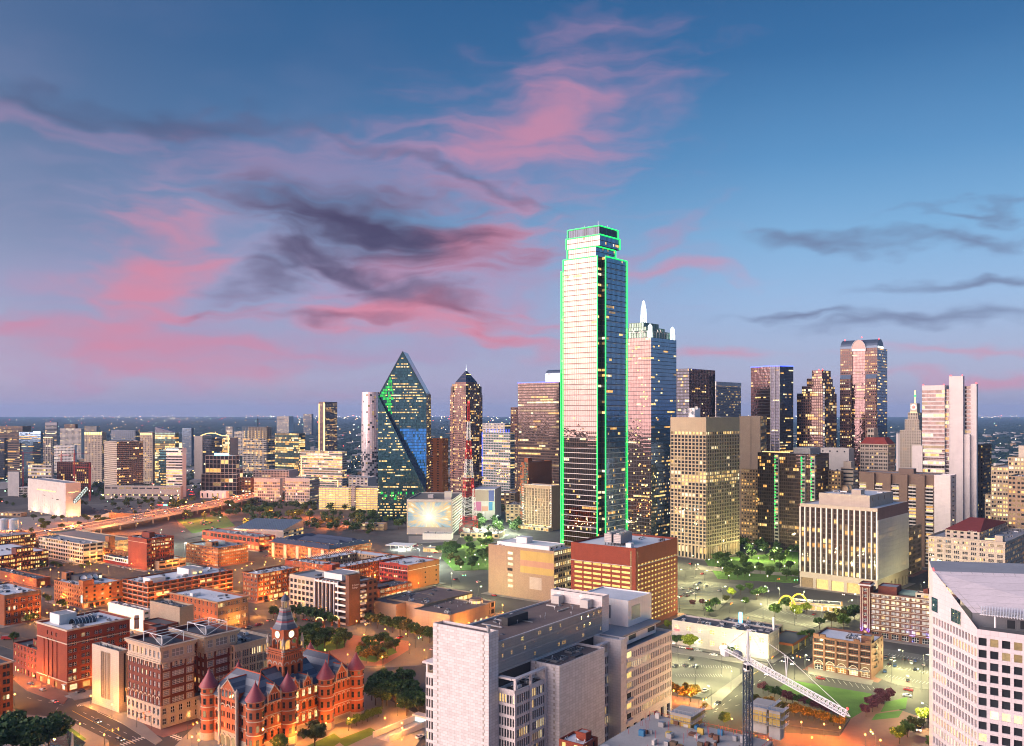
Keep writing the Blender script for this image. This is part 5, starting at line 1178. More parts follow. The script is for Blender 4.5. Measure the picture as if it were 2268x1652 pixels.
mb=k.m('awning','white_paint');mb.box(-1.2,-.01,.8,3.4,3.2,3.5,bottom=True);mb=k.m('awning','blue_metal');mb.box(k.wu*.55,k.wu*.75,-1.3,-.01,3.2,4.0,bottom=True);k.done()
# its low wing
k=warehouse('brick_wing','three storey red brick wing with arched windows, lit orange, left of the seven storey warehouse',90,1442,15.5,30,105,dict(st(3.9,3.6,((.28,.4),),.25,.58,.45,.45,frame='white_metal',div=(1,2),warm='ad'),z0=4,low=st(4,3.6,((.25,.5),),.02,.75,.4,.4)),None,'brick_red','roof_dark',3,corn=None,ret=True,wu=24,D=None)
for i in range(8):
    y=(i+.48)*k.wv/round(k.wv/3.6)
    if y<k.wv:
        for z in (6.55,10.45):arch_head(k,0,y,z,1.4,'L','brick_rust',.1)
k.block(4,20,k.wv*.12,k.wv*.55,14.5,18.5,st(4,4,((.2,.5),),.25,.5,.3,.4),None,None,None,'brick_red','roof_dark',.5)
mb=k.m('railing','dark_metal')
for y in np.linspace(k.wv*.05,k.wv*.62,24):mb.bar((2.2,y,14.5),(2.2,y,15.9),.03)
mb.bar((2.2,k.wv*.05,15.9),(2.2,k.wv*.62,15.9),.04);k.done()
# corner block cut by the left edge
k=warehouse('brick_block','brown brick block with paired arched windows cut by the lower left edge',-70,1462,25,-120,29,None,st(3.7,6,((.3,.22),(.56,.22)),.2,.6,.4,.15,frame='dark_metal',div=(1,2)),'brick_rust','roof_dark',4,corn='terracotta',ret=True,wv=24,D=396);k.done()
# pale slab with window slots
k=warehouse('stone_annex','blank pale limestone annex with four tall narrow window slots',263.4,1442.7,28.7,204,284.5,None,dict(st(28,8,((.5,.25),),.15,.8,.5,0,nb=1,nf=1),z0=0),'limestone','roof_dark',6,vents=14,ret=True)
mb=k.m('slot','glass_dark');fr=k.m('slot_fin','limestone')
for i in range(4):
    y=k.wv*(.36+i*.085);mb.box(-.05,-.006,y-.45,y+.45,5,26);fr.box(-.45,-.004,y-.85,y-.46,4.6,26.6);fr.box(-.45,-.004,y+.46,y+.6,4.6,26.6)
k.done()
# ornate courts building: two tall wings on a stone base
def courts():
    k=bld('courts_building','ornate red brick and cream terracotta courts building with two cornice-topped wings',356,1431.6,36.6,283.5,431)
    wu,wv=k.wu,k.wv;u2=k.upx(450,0)+1;u3=k.upx(526,0)
    Lb=st(3.7,3.3,((.26,.48),),.2,.6,.4,.06,glass='glass_blind',frame='white_metal',div=(2,3));Rb=st(3.7,wu/3,((.2,.28),),.2,.6,.4,.1,frame='white_metal',div=(2,3),nb=3)
    def fr(a,z):return None
    def wing(x0,x1,Lst):
        k.block(x0,x1,0,wv,9.5,29,Lst,st(3.9,(x1-x0),((.08,.17),(.33,.36),(.77,.17)),.2,.62,.4,.02,nb=1,glass='glass_blind',frame='white_metal',div=(3,3)),None,None,'brick_dark',None)
        k.block(x0,x1,0,wv,29,36.6,dict(Lst,nf=1,z0=1,ztop=1.8,wall='terracotta',lowmat='terracotta',topmat='terracotta') if Lst else None,dict(st(4.8,(x1-x0),((.08,.17),(.33,.36),(.77,.17)),.15,.7,.4,.02,nb=1,nf=1,glass='glass_blind',frame='white_metal',div=(3,2)),z0=1,ztop=1.8,lowmat='terracotta',topmat='terracotta'),None,None,'terracotta','roof_dark',1.6,.7,coping='brick_dark')
        for z,p,m_ in ((28.6,.5,'terracotta'),(29.6,.3,'terracotta'),(34.4,.5,'terracotta'),(35.1,1.0,'terracotta'),(35.9,1.35,'terracotta')):k.ring(x0,x1,0,wv,z,z+.55,p,m_)
        for y in np.arange(1.6,wv,3.3):k.m('bracket','terracotta').box(x0-.75,x0-.01,y-.35,y+.35,26.8,28.6,bottom=True)
        for x in np.linspace(x0+1,x1-1,7):k.m('bracket','terracotta').box(x-.35,x+.35,-.75,-.01,26.8,28.6,bottom=True)
        # pale window surrounds
        for j in range(5):
            for f0,f1 in ((.06,.27),(.75,.96)):
                z=9.5+j*3.9;a,b=x0+(x1-x0)*f0,x0+(x1-x0)*f1
                mb=k.m('window_surround','terracotta');mb.box(a,b,-.16,-.005,z+.5,z+.78,bottom=True);mb.box(a,b,-.16,-.005,z+3.2,z+3.5,bottom=True);mb.box(a,a+.3,-.15,-.005,z+.78,z+3.2);mb.box(b-.3,b,-.15,-.005,z+.78,z+3.2)
        # roof frame and plant room
        x=(x0+x1)/2;b=MB()
        for px_ in (x0+3,x1-3):
            for py in (4,wv-8):b.bar((px_,py,35),(px_,py,40),.12)
            b.bar((px_,4,40),(px_,wv-8,40),.13)
        for py in np.linspace(4,wv-8,4):b.bar((x0+3,py,40),(x1-3,py,40),.12)
        b.bar((x0+3,4,35.5),(x1-3,4,40),.1);b.bar((x0+3,4,35.5),(x0+3,wv*.5,40),.1);b.build('roof_frame','white_metal',k.root)
        k.box('plant_room','grey_metal',x-2.4,x+2.4,wv*.3,wv*.5,35,37.4)
    wing(0,wu,Lb);wing(u2,u3,st(3.7,3.3,((.26,.48),),.2,.6,.4,.05,glass='glass_blind',frame='white_metal',div=(2,3)))
    k.block(wu,u2,6,wv,9.5,34,None,PUNCH,None,None,'brick_dark','roof_dark',.6)
    # base: arched ground floors in pale stone
    k.block(-.3,u3+.3,-.3,wv+.3,0,9.5,dict(st(4.6,3.3,((.26,.48),),.2,.62,.5,.12,frame='white_metal',div=(2,2)),z0=.6),dict(st(4.6,4.2,((.25,.5),),.2,.62,.5,.12,frame='white_metal',div=(2,2)),z0=.6),None,None,'terracotta','roof_dark',0)
    for y in np.arange(1.65,wv,3.3):arch_head(k,-.3,y,13.0,1.6,'L','terracotta',.2,th=.5)
    k.ring(0,u3,0,wv,9.4,10.1,.55,'terracotta');
    k.block(wu+1,u2+2,-5.5,-.31,0,8.5,None,st(4.2,3,((.25,.5),),.2,.6,.4,.8,warm='bb'),None,None,'terracotta','roof_dark',.6)
    mb=k.m('entry_light','lit_hot');mb.box(wu+2.2,u2+1,-5.6,-5.52,.4,6.2)
    k.block(8,14,wv*.62,wv*.85,36,41,None,None,None,None,'brick_dark','roof_dark',.4)
    k.done()
courts()
k=warehouse('records_building','tan stone records building with dark roof behind the clock tower',519.6,1429,30,505,600,st(4,3.2,((.3,.4),),.1,.8,.4,.15,warm='ad'),dict(st(4,4.6,((.1,.2),(.38,.2),(.66,.2)),.12,.78,.45,.15,frame='white_metal',div=(1,3)),ztop=3,z0=3),'terracotta','roof_dark',16,corn='terracotta',ret=True,wv=40);k.done()
k=warehouse('jail_block','plain tan brick block with a brown brick penthouse behind the courts building',398,1345,36,332,429,None,None,'brick_pale','roof_dark',3,ret=True)
k.block(-9,-.2,1,k.wv*.7,0,28,None,st(3.6,5,((.35,.3),),.3,.4,.3,0),None,None,'brick_dark','roof_dark',.5);k.ring(-9,-.2,1,k.wv*.7,26.6,26.9,.1,'terracotta','string_course')
mb=MB();mb.cyl(0,0,0,7,1.3,1.2,12);mb.cyl(0,0,5,5.7,1.35,1.35,12,1);o=mb.build('smokestack',['steel','brick_rust'],k.root);o.location=(-12,k.wv*.75,24);k.done()
k=warehouse('white_garage','low white-walled garage with a bluish roof crowded by vents',318,1352,14,240,333,None,st(4,6,((.2,.6),),.2,.4,.5,.1,glass='glass_green'),'white_paint','roof_grey',30,vents=20,ret=True);k.done()
k=warehouse('tan_block','four storey tan and red brick block with a broad white roof right of the courts',482,1333.6,19.3,377,550,st(4.3,4.4,((.34,.3),),.22,.5,.3,.05,glass='glass_dark',frame='white_metal',div=(1,2)),dict(st(4.3,5.4,((.1,.16),(.36,.3),(.74,.16)),.22,.52,.3,.12,frame='white_metal',div=(2,2)),wall='brick_tan'),'brick_rust','roof_white',2,vents=5,corn='brick_tan',ret=True);k.block(3,9,k.wv*.6,k.wv*.66,18.3,20.4,None,None,None,None,'white_paint','roof_white',0);k.done()
k=warehouse('brick_hotel','orange-lit five storey brick building with stair tower and roof dishes',184,1298.6,16,120,271,st(3.2,3.2,((.34,.32),),.25,.5,.3,.12,frame='dark_metal',div=(1,2)),dict(st(3.2,5.5,((.3,.3),),.25,.5,.3,.2,frame='dark_metal',div=(1,2)),z0=4,low=st(4,4,((.15,.7),),.1,.6,.4,.7,warm='ab')),'brick_orange','roof_white',10,ret=True)
k.block(6,12,k.wv-6,k.wv+1,0,21,None,PUNCH,None,None,'brick_orange','roof_grey',.5);k.block(1,9,2,8,15,19.5,None,None,None,None,'brick_orange','roof_grey',.4);k.block(k.wu*.3,k.wu*.9,k.wv*.55,k.wv*.85,15,19,None,st(4,2.4,((.05,.9),),.2,.5,.3,.2),None,None,'dark_metal','roof_dark',.3)
for i in range(3):
    d=MB();d.lathe(0,0,[(0,0),(.9,.15),(1.7,.5),(2.1,.85)],14);o=d.build('dish','white_paint',k.root,smooth=True);o.location=(k.wu*(.34+.15*i),k.wv*.45,18);o.rotation_euler=(R(55),0,R(-30+20*i))
mb=k.m('canopy','roof_copper');mb.box(0,k.wu*.98,-2.2,-.01,4.1,4.4,bottom=True);mb=MB();mb.box(-.9,-.3,.2,1.4,4.2,9.5,bottom=True);mb.build('neon_sign','lit_cool',k.root);k.done()
k=warehouse('loft_block','five storey brick loft block with wide dark window strips and concrete sills',327.5,1293.6,17,271,516,st(3.4,6.2,((.12,.76),),.30,.56,.35,.10,glass='glass_dark',frame='dark_metal',div=(3,1)),st(3.4,6.2,((.12,.76),),.30,.56,.35,.13,glass='glass_dark',frame='dark_metal',div=(3,1),warm='ab'),'brick_rust','roof_white',22,ret=True,sky=4)
for j in range(5):k.ring(0,k.wu,0,k.wv,j*3.4+.55,j*3.4+.95,.14,'concrete_pale','sill')
k.block(5,17,k.wv*.15,k.wv*.42,16,19.6,None,None,None,None,'white_paint','roof_white',0);k.block(k.wu*.55,k.wu*.72,k.wv*.3,k.wv*.75,16,21,None,None,None,None,'white_paint','roof_grey',.3);k.block(0,4,0,4,16,18.5,None,None,None,None,'brick_rust','roof_grey',.3)
mb=k.m('roof_light','neon_warm');mb.box(k.wu*.6,k.wu*.64,k.wv*.28,k.wv*.29,17,18);mb.box(k.wu*.68,k.wu*.70,k.wv*.28,k.wv*.29,17,18);k.done()
k=warehouse('brick_apartments','five storey brick block with white roof and uplit piers at the left edge',10,1318.6,20,-60,91,None,dict(st(3.9,5.2,((.22,.26),(.54,.26)),.22,.56,.35,.25,frame='white_metal',div=(1,2)),ztop=2.6,high=None,topmat='brick_taupe'),'brick_rust','roof_white',16,ret=True);mb=k.m('uplight','neon_warm')
for i in range(4):mb.box(k.wu*(.55+.11*i),k.wu*(.55+.11*i)+.5,-.5,-.05,5.0,6.0)
k.block(0,k.wu,k.wv,k.wv+.4,0,20,None,None,None,None,'concrete','roof_grey',0);k.done()
warehouse('low_shed','long low dark-roofed brick shed behind the white-roofed apartments',81,1282,7,-20,112,None,st(5,9,((.3,.3),),.2,.4,.2,.3),'brick_rust','roof_dark',10)
k=warehouse('red_warehouse','dark red brick warehouse with glowing yellow windows at the left edge',-60,1238,15.3,-140,107.5,None,st(3.8,5.6,((.06,.24),(.38,.24),(.70,.24)),.22,.52,.3,.7,frame='dark_metal',div=(2,2),warm='aab'),'brick_dark','roof_white',6,ret=True,D=755);k.block(k.wu*.55,k.wu*.78,-1,8,0,20,None,st(3.8,5,((.15,.3),(.58,.3)),.22,.52,.3,.6,warm='ab'),None,None,'brick_dark','roof_dark',.5);k.done()
k=warehouse('factory','orange brick factory with lit windows and white water tanks, upper left of the district',-40,1192,19,-110,80,None,st(3.6,5.6,((.08,.24),(.40,.24),(.70,.2)),.22,.5,.3,.55,warm='ab'),'brick_orange','roof_grey',5,ret=True,D=850);k.done()
r=empty('water_tanks',(*atd(20,905),0),0,'pair of white water tanks on a steel frame at the left edge','tank')
for x in (-5,5):
    mb=MB();mb.cyl(x,0,21,31,4.6,4.6,18);mb.cyl(x,0,31,32.2,4.6,1,18);mb.build('tank','tank_white',r,smooth=False)
mb=MB()
for x in (-9,-1,1,9):
    for y in (-4,4):mb.bar((x,y,0),(x,y,21),.3)
mb.box(-10,10,-5,5,20.4,21,bottom=True);mb.build('frame','concrete_pale',r)
warehouse('cream_factory','five storey factory with cream painted front grid and red brick side',184,1205,18.7,86,229,st(3.7,6.6,((.06,.4),(.54,.4)),.24,.58,.35,.28,frame='dark_metal',div=(2,1)),st(3.7,6,((.1,.8),),.25,.55,.35,.35,frame='dark_metal',div=(3,1)),'cream','roof_grey',9)
k=bld('parking_deck','low parking deck flooded with orange light behind the cream factory',236,1200,15,104,300,G1,None)
k.block(0,k.wu,0,k.wv,0,15,st(3.6,6,((.04,.92),),.42,.5,.9,.6,warm='bb',glass='lit_d'),st(3.6,6,((.04,.92),),.42,.5,.9,.6,warm='bb',glass='lit_d'),None,None,'tan_stone','pave',1);k.block(2,8,-1,6,0,20,None,None,None,None,'brick_orange','roof_grey',.5);k.done()
k=warehouse('tall_brick_hotel','eight storey red brick hotel with blank end wall and uplit side',325,1193.6,28,284,385,None,dict(st(3.4,4.2,((.14,.28),(.56,.28)),.22,.52,.3,.22,frame='dark_metal',div=(1,2)),ztop=1),'brick_red','roof_dark',12,ret=True)
k.ring(0,k.wu,0,k.wv,24,24.3,.1,'cream','string_course');k.block(k.wu*.3,k.wu*.5,k.wv*.3,k.wv*.7,27,32,None,None,None,None,'brick_red','roof_dark',.4);mb=k.m('uplight','neon_warm')
for i in range(4):mb.box(k.wu*(.2+.2*i),k.wu*(.2+.2*i)+.4,-.5,-.05,3.4,4.6)
k.done()
warehouse('pink_block','three storey salmon painted block between cream factory and tall brick hotel',278,1223,10.5,210,286,st(3.4,4.4,((.36,.28),),.25,.45,.25,.15),None,'brick_orange','roof_dark',4)
warehouse('low_store','low store with white window band and dark red base before the tall brick hotel',302,1242,7,229,325,dict(st(3,3.2,((.06,.88),),.2,.55,.3,.4,nf=1),z0=3,lowmat='paint_red'),st(7,4,((.1,.8),),.4,.4,.3,.4,nf=1),'white_paint','roof_dark',5)
k=warehouse('long_brick_offices','six storey orange brick offices with rows of small windows',482.5,1213.6,17,412,550,st(2.75,4.4,((.1,.3),(.56,.3)),.25,.5,.3,.35,frame='white_metal',div=(1,2)),st(2.75,4.,((.1,.3),(.56,.3)),.25,.5,.3,.3,frame='white_metal',div=(1,2)),'brick_orange','roof_grey',8,ret=True);k.block(4,11,k.wv*.3,k.wv*.5,16,20.5,None,PUNCH,None,None,'brick_orange','roof_grey',.4);k.block(k.wu*.4,k.wu*.6,k.wv*.35,k.wv*.65,16,20,None,None,None,None,'white_paint','roof_white',0);k.done()
warehouse('tan_deck','two storey tan parking deck in front of the orange brick offices',352,1243,8,330,412,None,st(3.8,7,((.06,.88),),.4,.48,.6,.5,warm='bd'),'tan_stucco','roof_grey',2,wv=26)
warehouse('long_warehouse','long two storey red brick warehouse with big lit windows and grey roof',574,1190,14,448,610,dict(st(6.5,7,((.12,.76),),.2,.5,.4,.55,frame='dark_metal',div=(4,2))),st(4.6,6,((.1,.8),),.25,.55,.4,.3,frame='dark_metal',div=(3,1)),'brick_red','roof_grey',14)
# shed with sloping metal roofs
k=bld('shed_roof_hall','hall with long sloping grey metal roofs behind the long warehouse',628,1166,15,517,656,14.)
k.block(0,k.wu+18,0,k.wv,0,9,None,st(4,6,((.1,.8),),.3,.5,.3,.3),None,None,'concrete','roof_grey',0)
for i in range(2):
    y0,y1=i*k.wv/2+.3,(i+1)*k.wv/2-.3;mb=MB();a=[(0,y0,9.05),(k.wu+18,y0,9.05),(k.wu+18,y1,9.05),(0,y1,9.05),(0,y0,11),(k.wu+18,y0,17),(k.wu+18,y1,17),(0,y1,11)]
    mb.raw(a,[(0,1,5,4),(1,2,6,5),(2,3,7,6),(3,0,4,7),(4,5,6,7)]);mb.build('sloping_roof','steel',k.root)
    rb=MB()
    for y in np.linspace(y0,y1,12):rb.bar((0,y,11.1),(k.wu+18,y,17.1),.12)
    rb.build('roof_seam','grey_metal',k.root)
k.done()
# apartment complex with dark pitched roof
def hip_block():
    k=bld('hip_roof_apartments','long four storey brick apartment complex with dark blue hipped roofs and courtyards',728.7,1217,14,595,822.5)
    A=dict(st(3.3,3.8,((.1,.3),(.56,.3)),.25,.52,.35,.35,frame='white_metal',div=(1,2),warm='abd'));w,d=k.wu,k.wv
    def hip(x0,x1,y0,y1,z,hh,i):
        mb=k.m('hip_roof','roof_blue');mb.raw([(x0-.6,y0-.6,z),(x1+.6,y0-.6,z),(x1+.6,y1+.6,z),(x0-.6,y1+.6,z),(x0+i,y0+i,z+hh),(x1-i,y0+i,z+hh),(x1-i,y1-i,z+hh),(x0+i,y1-i,z+hh)],[(0,1,5,4),(1,2,6,5),(2,3,7,6),(3,0,4,7),(4,5,6,7)])
    t=13
    for x0,x1,y0,y1,L_,R_ in ((0,t,0,d,A,A),(t,w,0,t,None,A),(t,w,d-t,d,None,A),(w-t,w,t,d-t,A,None),(w*.45,w*.45+t,t,d-t,A,None)):
        k.block(x0,x1,y0,y1,0,14,L_,R_,None,None,'brick_orange',None);hip(x0,x1,y0,y1,14+.01*x0,3.2,5.5)
    for i in range(30):k.units(1,t-1,1,d-1,17,1,'skylight',1,1.6)
    for i in range(26):k.units(t,w-1,1,t-1,16.8,1,'skylight',1,1.6)
    mb=k.m('bay','cream')
    for y in np.linspace(8,d-8,5):mb.box(-1.0,-.01,y-2,y+2,0,13)
    k.done()
hip_block()
# brick block with courtyard and white roof
def court_block():
    k=bld('courtyard_block','orange brick block with white roof round a courtyard, ringed by rooftop units',753.7,1257,17,648,896)
    A=dict(st(3.4,5.2,((.16,.22),(.56,.22)),.25,.5,.3,.28,frame='white_metal',div=(1,2)));w,d=k.wu,k.wv;t=15
    k.block(0,w,0,t,0,17,A,A,None,None,'brick_rust','roof_white',.9);k.block(0,t,t,d,0,17.05,A,None,A,None,'brick_rust','roof_white',.9);k.block(w-t,w,t,d,0,17.05,A|dict(wall='tan_stucco'),None,None,None,'brick_rust','roof_white',.9);k.block(t,w-t,d-t,d,0,17.1,None,dict(A,wall='tan_stucco'),None,None,'brick_rust','roof_white',.9)
    k.block(2,12,d-2,d+12,0,16,None,None,None,None,'brick_red','roof_white',.9);k.block(-3,5,6,16,0,19,None,None,None,None,'brick_red','roof_white',.9)
    for a in ((2,w-2,2,t-1),(2,t-1,t,d-2),(t,w-2,d-t+1,d-2)):k.units(*a,16.1,26,smin=1.0,smax=1.7)
    mb=k.m('canopy_frame','white_metal')
    for i in range(24):mb.bar((t+i*(w-t-4)/24,d-2,16.2),(t+i*(w-t-4)/24,d+2,18.4),.12)
    k.done()
court_block()
k=warehouse('red_painted_block','five storey block painted red in front with a bare brown brick side wall',902.5,1252.4,19.7,840,972.5,dict(st(3.5,5.0,((.12,.32),(.54,.32)),.25,.52,.35,.12,frame='dark_metal',div=(1,2)),z0=1.2,ztop=1.2),None,'paint_red','roof_white',5,ret=True)
k.mb[('wall','paint_red')].q[-1]=k.mb[('wall','paint_red')].q[-1]
sm=k.m('side_wall','brick_orange');sm.box(.01,k.wu,-.14,-.005,0,19.68)
for i in range(4):k.pane((k.wu*.55,-.16,3.4+i*4),0,1.6,1.2,'glass_dark');k.pane((k.wu*.9,-.16,3.4+i*4),0,1.6,1.2,'glass_dark')
k.ring(0,k.wu,0,k.wv,15.2,15.5,.2,'white_paint','string_course')
mb=MB();mb.box(-.5,-.2,k.wv*.3,k.wv*.62,19.2,20.6,bottom=True);mb.build('sign_board','paint_red',k.root);k.done()
# white terracotta block with brown tower
def college():
    k=bld('college_block','white terracotta office block joined to a brown brick tower with stacked balconies',768.7,1290,28,633.7,800)
    w,d=14,k.wv;v1=k.vpx(696);v0=k.vpx(747)
    k.block(3,26,v1,d,0,26.5,dict(st(4.1,3.9,((.16,.68),),.2,.62,.4,.10,frame='dark_metal',div=(2,2)),ztop=2,z0=1),None,None,None,'cream','roof_grey',1)
    k.ring(3,26,v1,d,24.2,24.7,.4,'cream');
    k.block(1,26,v0,v1,0,27,dict(st(24,3.6,((.28,.34),),.06,.86,.25,0,nf=1,glass='glass_dark',frame='brick_brown',div=(1,6))),None,None,None,'brick_brown','roof_grey',1)
    mb=k.m('fin','white_paint')
    for y in np.linspace(v0,v1,round((v1-v0)/3.6)+1):mb.box(.2,.99,y-.22,y+.22,0,27.4)
    mb.box(.4,.99,v0,v1,25.2,26.4,bottom=True)
    # balcony bay
    k.block(2,26,0,v0,0,27,st(4.2,v0,((.06,.88),),.2,.68,.5,.05,nb=1,glass='glass_bronze'),None,None,None,'brick_brown','roof_grey',1)
    for j in range(7):
        z=.2+j*4.0;mb=MB();mb.box(-1.6,1.99,-.2,v0+.2,z,z+.22,bottom=True);mb.box(-1.7,-1.5,-.2,v0+.2,z+.22,z+1.3);mb.build('balcony','white_paint',k.root)
    # tall brick shaft
    a=k.vpx(793,-0);u1=k.upx(793.7,-.8);
    k.block(-1.5,8.5,-3.4,-.25,0,33,None,None,None,None,'brick_brown','roof_grey',.6)
    for j in range(7):
        mb=MB();mb.box(8.6,13,-4.4,-2,.2+j*4,1.5+j*4,bottom=True);mb.build('balcony','white_paint',k.root)
    k.block(8.5,26,-2,-.26,0,27,None,st(4,4,((.2,.6),),.25,.5,.4,.2),None,None,'brick_brown','roof_grey',.5)
    k.block(6,22,v0+2,v1-3,27,31,None,None,None,None,'white_paint','roof_grey',.4);k.units(6,24,v1+2,d-3,25.5,10)
    lettering(k.root,'El Centro',(1.2,-3.46,25.6),0,1.6,'white_paint');lettering(k.root,'College',(1.2,-3.46,23.9),0,1.6,'white_paint');k.done()
college()
warehouse('orange_block','six storey orange brick block with arched windows behind the white terracotta block',570.6,1272,20.3,538,662,st(3.3,4.2,((.16,.3),(.54,.3)),.22,.55,.3,.3,frame='white_metal',div=(1,2)),dict(st(3.3,5.2,((.16,.3),(.54,.3)),.22,.55,.3,.45,frame='white_metal',div=(1,2),warm='aab'),z0=4,low=st(4,5,((.1,.8),),.1,.7,.4,.9,warm='ab')),'brick_rust','roof_white',12,corn='brick_orange')
k=warehouse('brown_depot','low brown brick depot with lit windows along its red side',841,1305,13,800,913.7,None,st(4.3,5.5,((.1,.8),),.35,.48,.35,.75,frame='white_metal',div=(3,2),warm='acd'),'brick_rust','roof_dark',3,ret=True);k.block(k.wu*.05,k.wu*.4,k.wv*.2,k.wv*.8,12,13.6,None,None,None,None,'brick_brown','roof_dark',.3);k.done()
# tan shopping complex
def mall():
    k=bld('tan_mall','sprawling windowless tan complex of flat dark-roofed boxes with round colonnaded corners',996,1362,12,916,1083.7)
    k.block(0,k.wu,0,k.wv,0,12,None,dict(st(4,6,((.3,.4),),.3,.4,.3,.9,nf=1,fun=lambda a,z:None if a>.5 else 'skip'),ztop=6),None,None,'tan_stucco','roof_tar',.7,coping='tan_stone')
    k.units(2,k.wu-2,2,k.wv-2,11.3,7);k.units(2,k.wu-2,2,k.wv-2,11.3,6,'roof_vent',.6,1)
    f=k.local(*place(877.5,1340,12,820,961)[0]);o,a,b=place(877.5,1340,12,820,961)
    k.block(f[0],f[0]+a,f[1],f[1]+b,0,12.4,None,None,None,None,'tan_stucco','roof_tar',.7,coping='tan_stone');k.units(f[0]+a*.5,f[0]+a,f[1]+1,f[1]+b,11.6,12)
    # rear wing with lit gallery
    x0,x1=k.wu*.25,k.wu*1.5;y0=k.wv+.02
    k.block(x0,x1,y0,y0+34,0,13,None,st(4,5,((.05,.9),),.4,.5,.4,.85,nf=1,warm='aab'),None,None,'tan_stucco','roof_tar',.7,coping='tan_stone');k.units(x0+2,x1-2,y0+3,y0+30,12.2,8)
    k.block(k.wu*1.02,k.wu*1.5,k.wv*.35,y0-.02,0,9,None,dict(st(4.4,5,((.12,.76),),.2,.65,.5,.85,warm='aab')),None,None,'tan_stucco','roof_tar',.6)
    def rot(x,y,r,h,n):
        mb=k.m('rotunda','tan_stucco');mb.cyl(x,y,0,h-4,r*.82,r*.82,20,cap=False);k.m('rotunda_window','lit_a').cyl(x,y,h-4,h-1.2,r*.8,r*.8,20,cap=False);mb.cyl(x,y,h-1.2,h,r*1.05,r*1.05,20);k.m('rotunda_roof','roof_tar').cyl(x,y,h,h+.05,r*.95,r*.95,20)
        for i in range(n):
            a=2*pi*i/n;c=MB();c.cyl(x+r*cos(a),y+r*sin(a),0,h-1.2,.35,.35,8);c.build('column','white_paint',k.root)
    q=k.local(*atd(1180,555));rot(q[0],q[1],6.2,13.5,10);q=k.local(*atd(1054,600));rot(q[0],q[1],4.2,14.5,8)
    for i,(c,px_) in enumerate((('neon_red',1092),('neon_blue',1105),('white_paint',1118),('white_paint',1131),('white_paint',1146))):
        q=k.local(*atd(px_,552-i*2));mb=MB();mb.cyl(q[0],q[1],0,12,.5,.5,8);mb.build('banner_column',c,k.root)
    k.done()
mall()
k=warehouse('mural_wall_block','tan brick block with faded yellow wall paintings and small window columns',1227,1221,38,1082,1275,dict(st(4,60,((.3,.08),),.25,.5,.3,.9,nb=1,warm='c'),z0=6,ztop=3),dict(st(4.2,6,((.1,.38),(.53,.38)),.22,.6,.4,.45,frame='dark_metal',div=(2,2),warm='ac'),wall='tan_stone'),'brick_tan','roof_white',8,ret=True)
surf('faded_yellow',(.42,.31,.10),kind='plain',var=.2);surf('faded_rose',(.40,.23,.15),kind='plain',var=.2);v0,v1=0.2,k.wv*.5
for a,b,m_ in ((29,36,'faded_yellow'),(24.5,29-.01,'faded_rose'),(19.5,24.5-.01,'faded_yellow')):
    mb=MB();mb.box(-.06,-.01,v0,v1,a,b);mb.build('wall_painting',m_,k.root)
mb=MB();mb.box(-.1,-.01,k.wv*.18,k.wv*.36,8,17);mb.build('wall_painting','beige',k.root)
k.block(3,k.wu-6,k.wv*.1,k.wv*.9,37,40.5,None,st(3,6,((.3,.3),),.3,.4,.2,.2),None,None,'white_paint','roof_white',.4);k.block(8,16,k.wv*.5,k.wv*.66,40,44.5,None,None,None,None,'white_paint','roof_white',0);k.done()
# red brick garage with lit decks
def brick_garage():
    k=bld('brick_garage','tall red brick parking garage with glowing yellow deck openings and rooftop coolers',1407,1214.7,53,1264.5,1500.7)
    w,d=k.wu,k.wv
    Lg=dict(st(3.15,7.2,((.05,.9),),.44,.48,.9,0,glass='lit_garage',revmat='tan_stone'),ztop=12,ml=2,mr=3.5);Rg=dict(st(3.15,4.6,((.1,.72),),.44,.44,.9,0,glass='lit_garage',revmat='tan_stone'),ztop=10.5,ml=3.2,mr=1.2,z0=2)
    k.block(0,w,0,d,0,53,Lg,Rg,None,None,'brick_red','roof_white',1.3,.5)
    for x,y in ((-.45,3.1),(3.0,-.45)):k.m('slit','lit_d').box(*( (x+.35,x+.44,y-.35,y+.35) if x<0 else (x-.35,x+.35,y+.35,y+.44)),2,51)
    k.block(-.5,2.4,-.5,2.4,0,53.05,None,None,None,None,'brick_red','roof_white',.4)
    k.ring(0,w,0,d,41,41.35,.12,'concrete_pale','string_course')
    for i in range(4):
        for j in range(2):
            if i==3 and j==0:continue
            cx,cy=9+i*6.4,d*.32+j*7+i*.8
            o=k.box('cooling_tower','grey_metal',cx,cx+5.2,cy,cy+5.6,53.6,59.5)
            f=MB();f.cyl(cx+2.6,cy+2.8,59.5,60.3,2,2,14);f.build('fan_ring','steel',o).matrix_parent_inverse.identity()
            for a,b in ((cx+.4,cy+.4),(cx+4.6,cy+.4),(cx+.4,cy+5),(cx+4.6,cy+5)):
                m2=MB();m2.box(a-.15,a+.15,b-.15,b+.15,51.7,53.6);m2.build('support','dark_metal',k.root)
            lv=MB()
            for q in range(5):lv.box(cx-.06,cx-.005,cy+.3,cy+5.3,54+q*1.05,54.7+q*1.05)
            lv.build('louvre','concrete_pale',o)
    k.box('stair_house','white_paint',5,9,d*.12,d*.2,51.7,55);k.units(w*.6,w-2,2,d-2,51.7,6);k.done()
brick_garage()
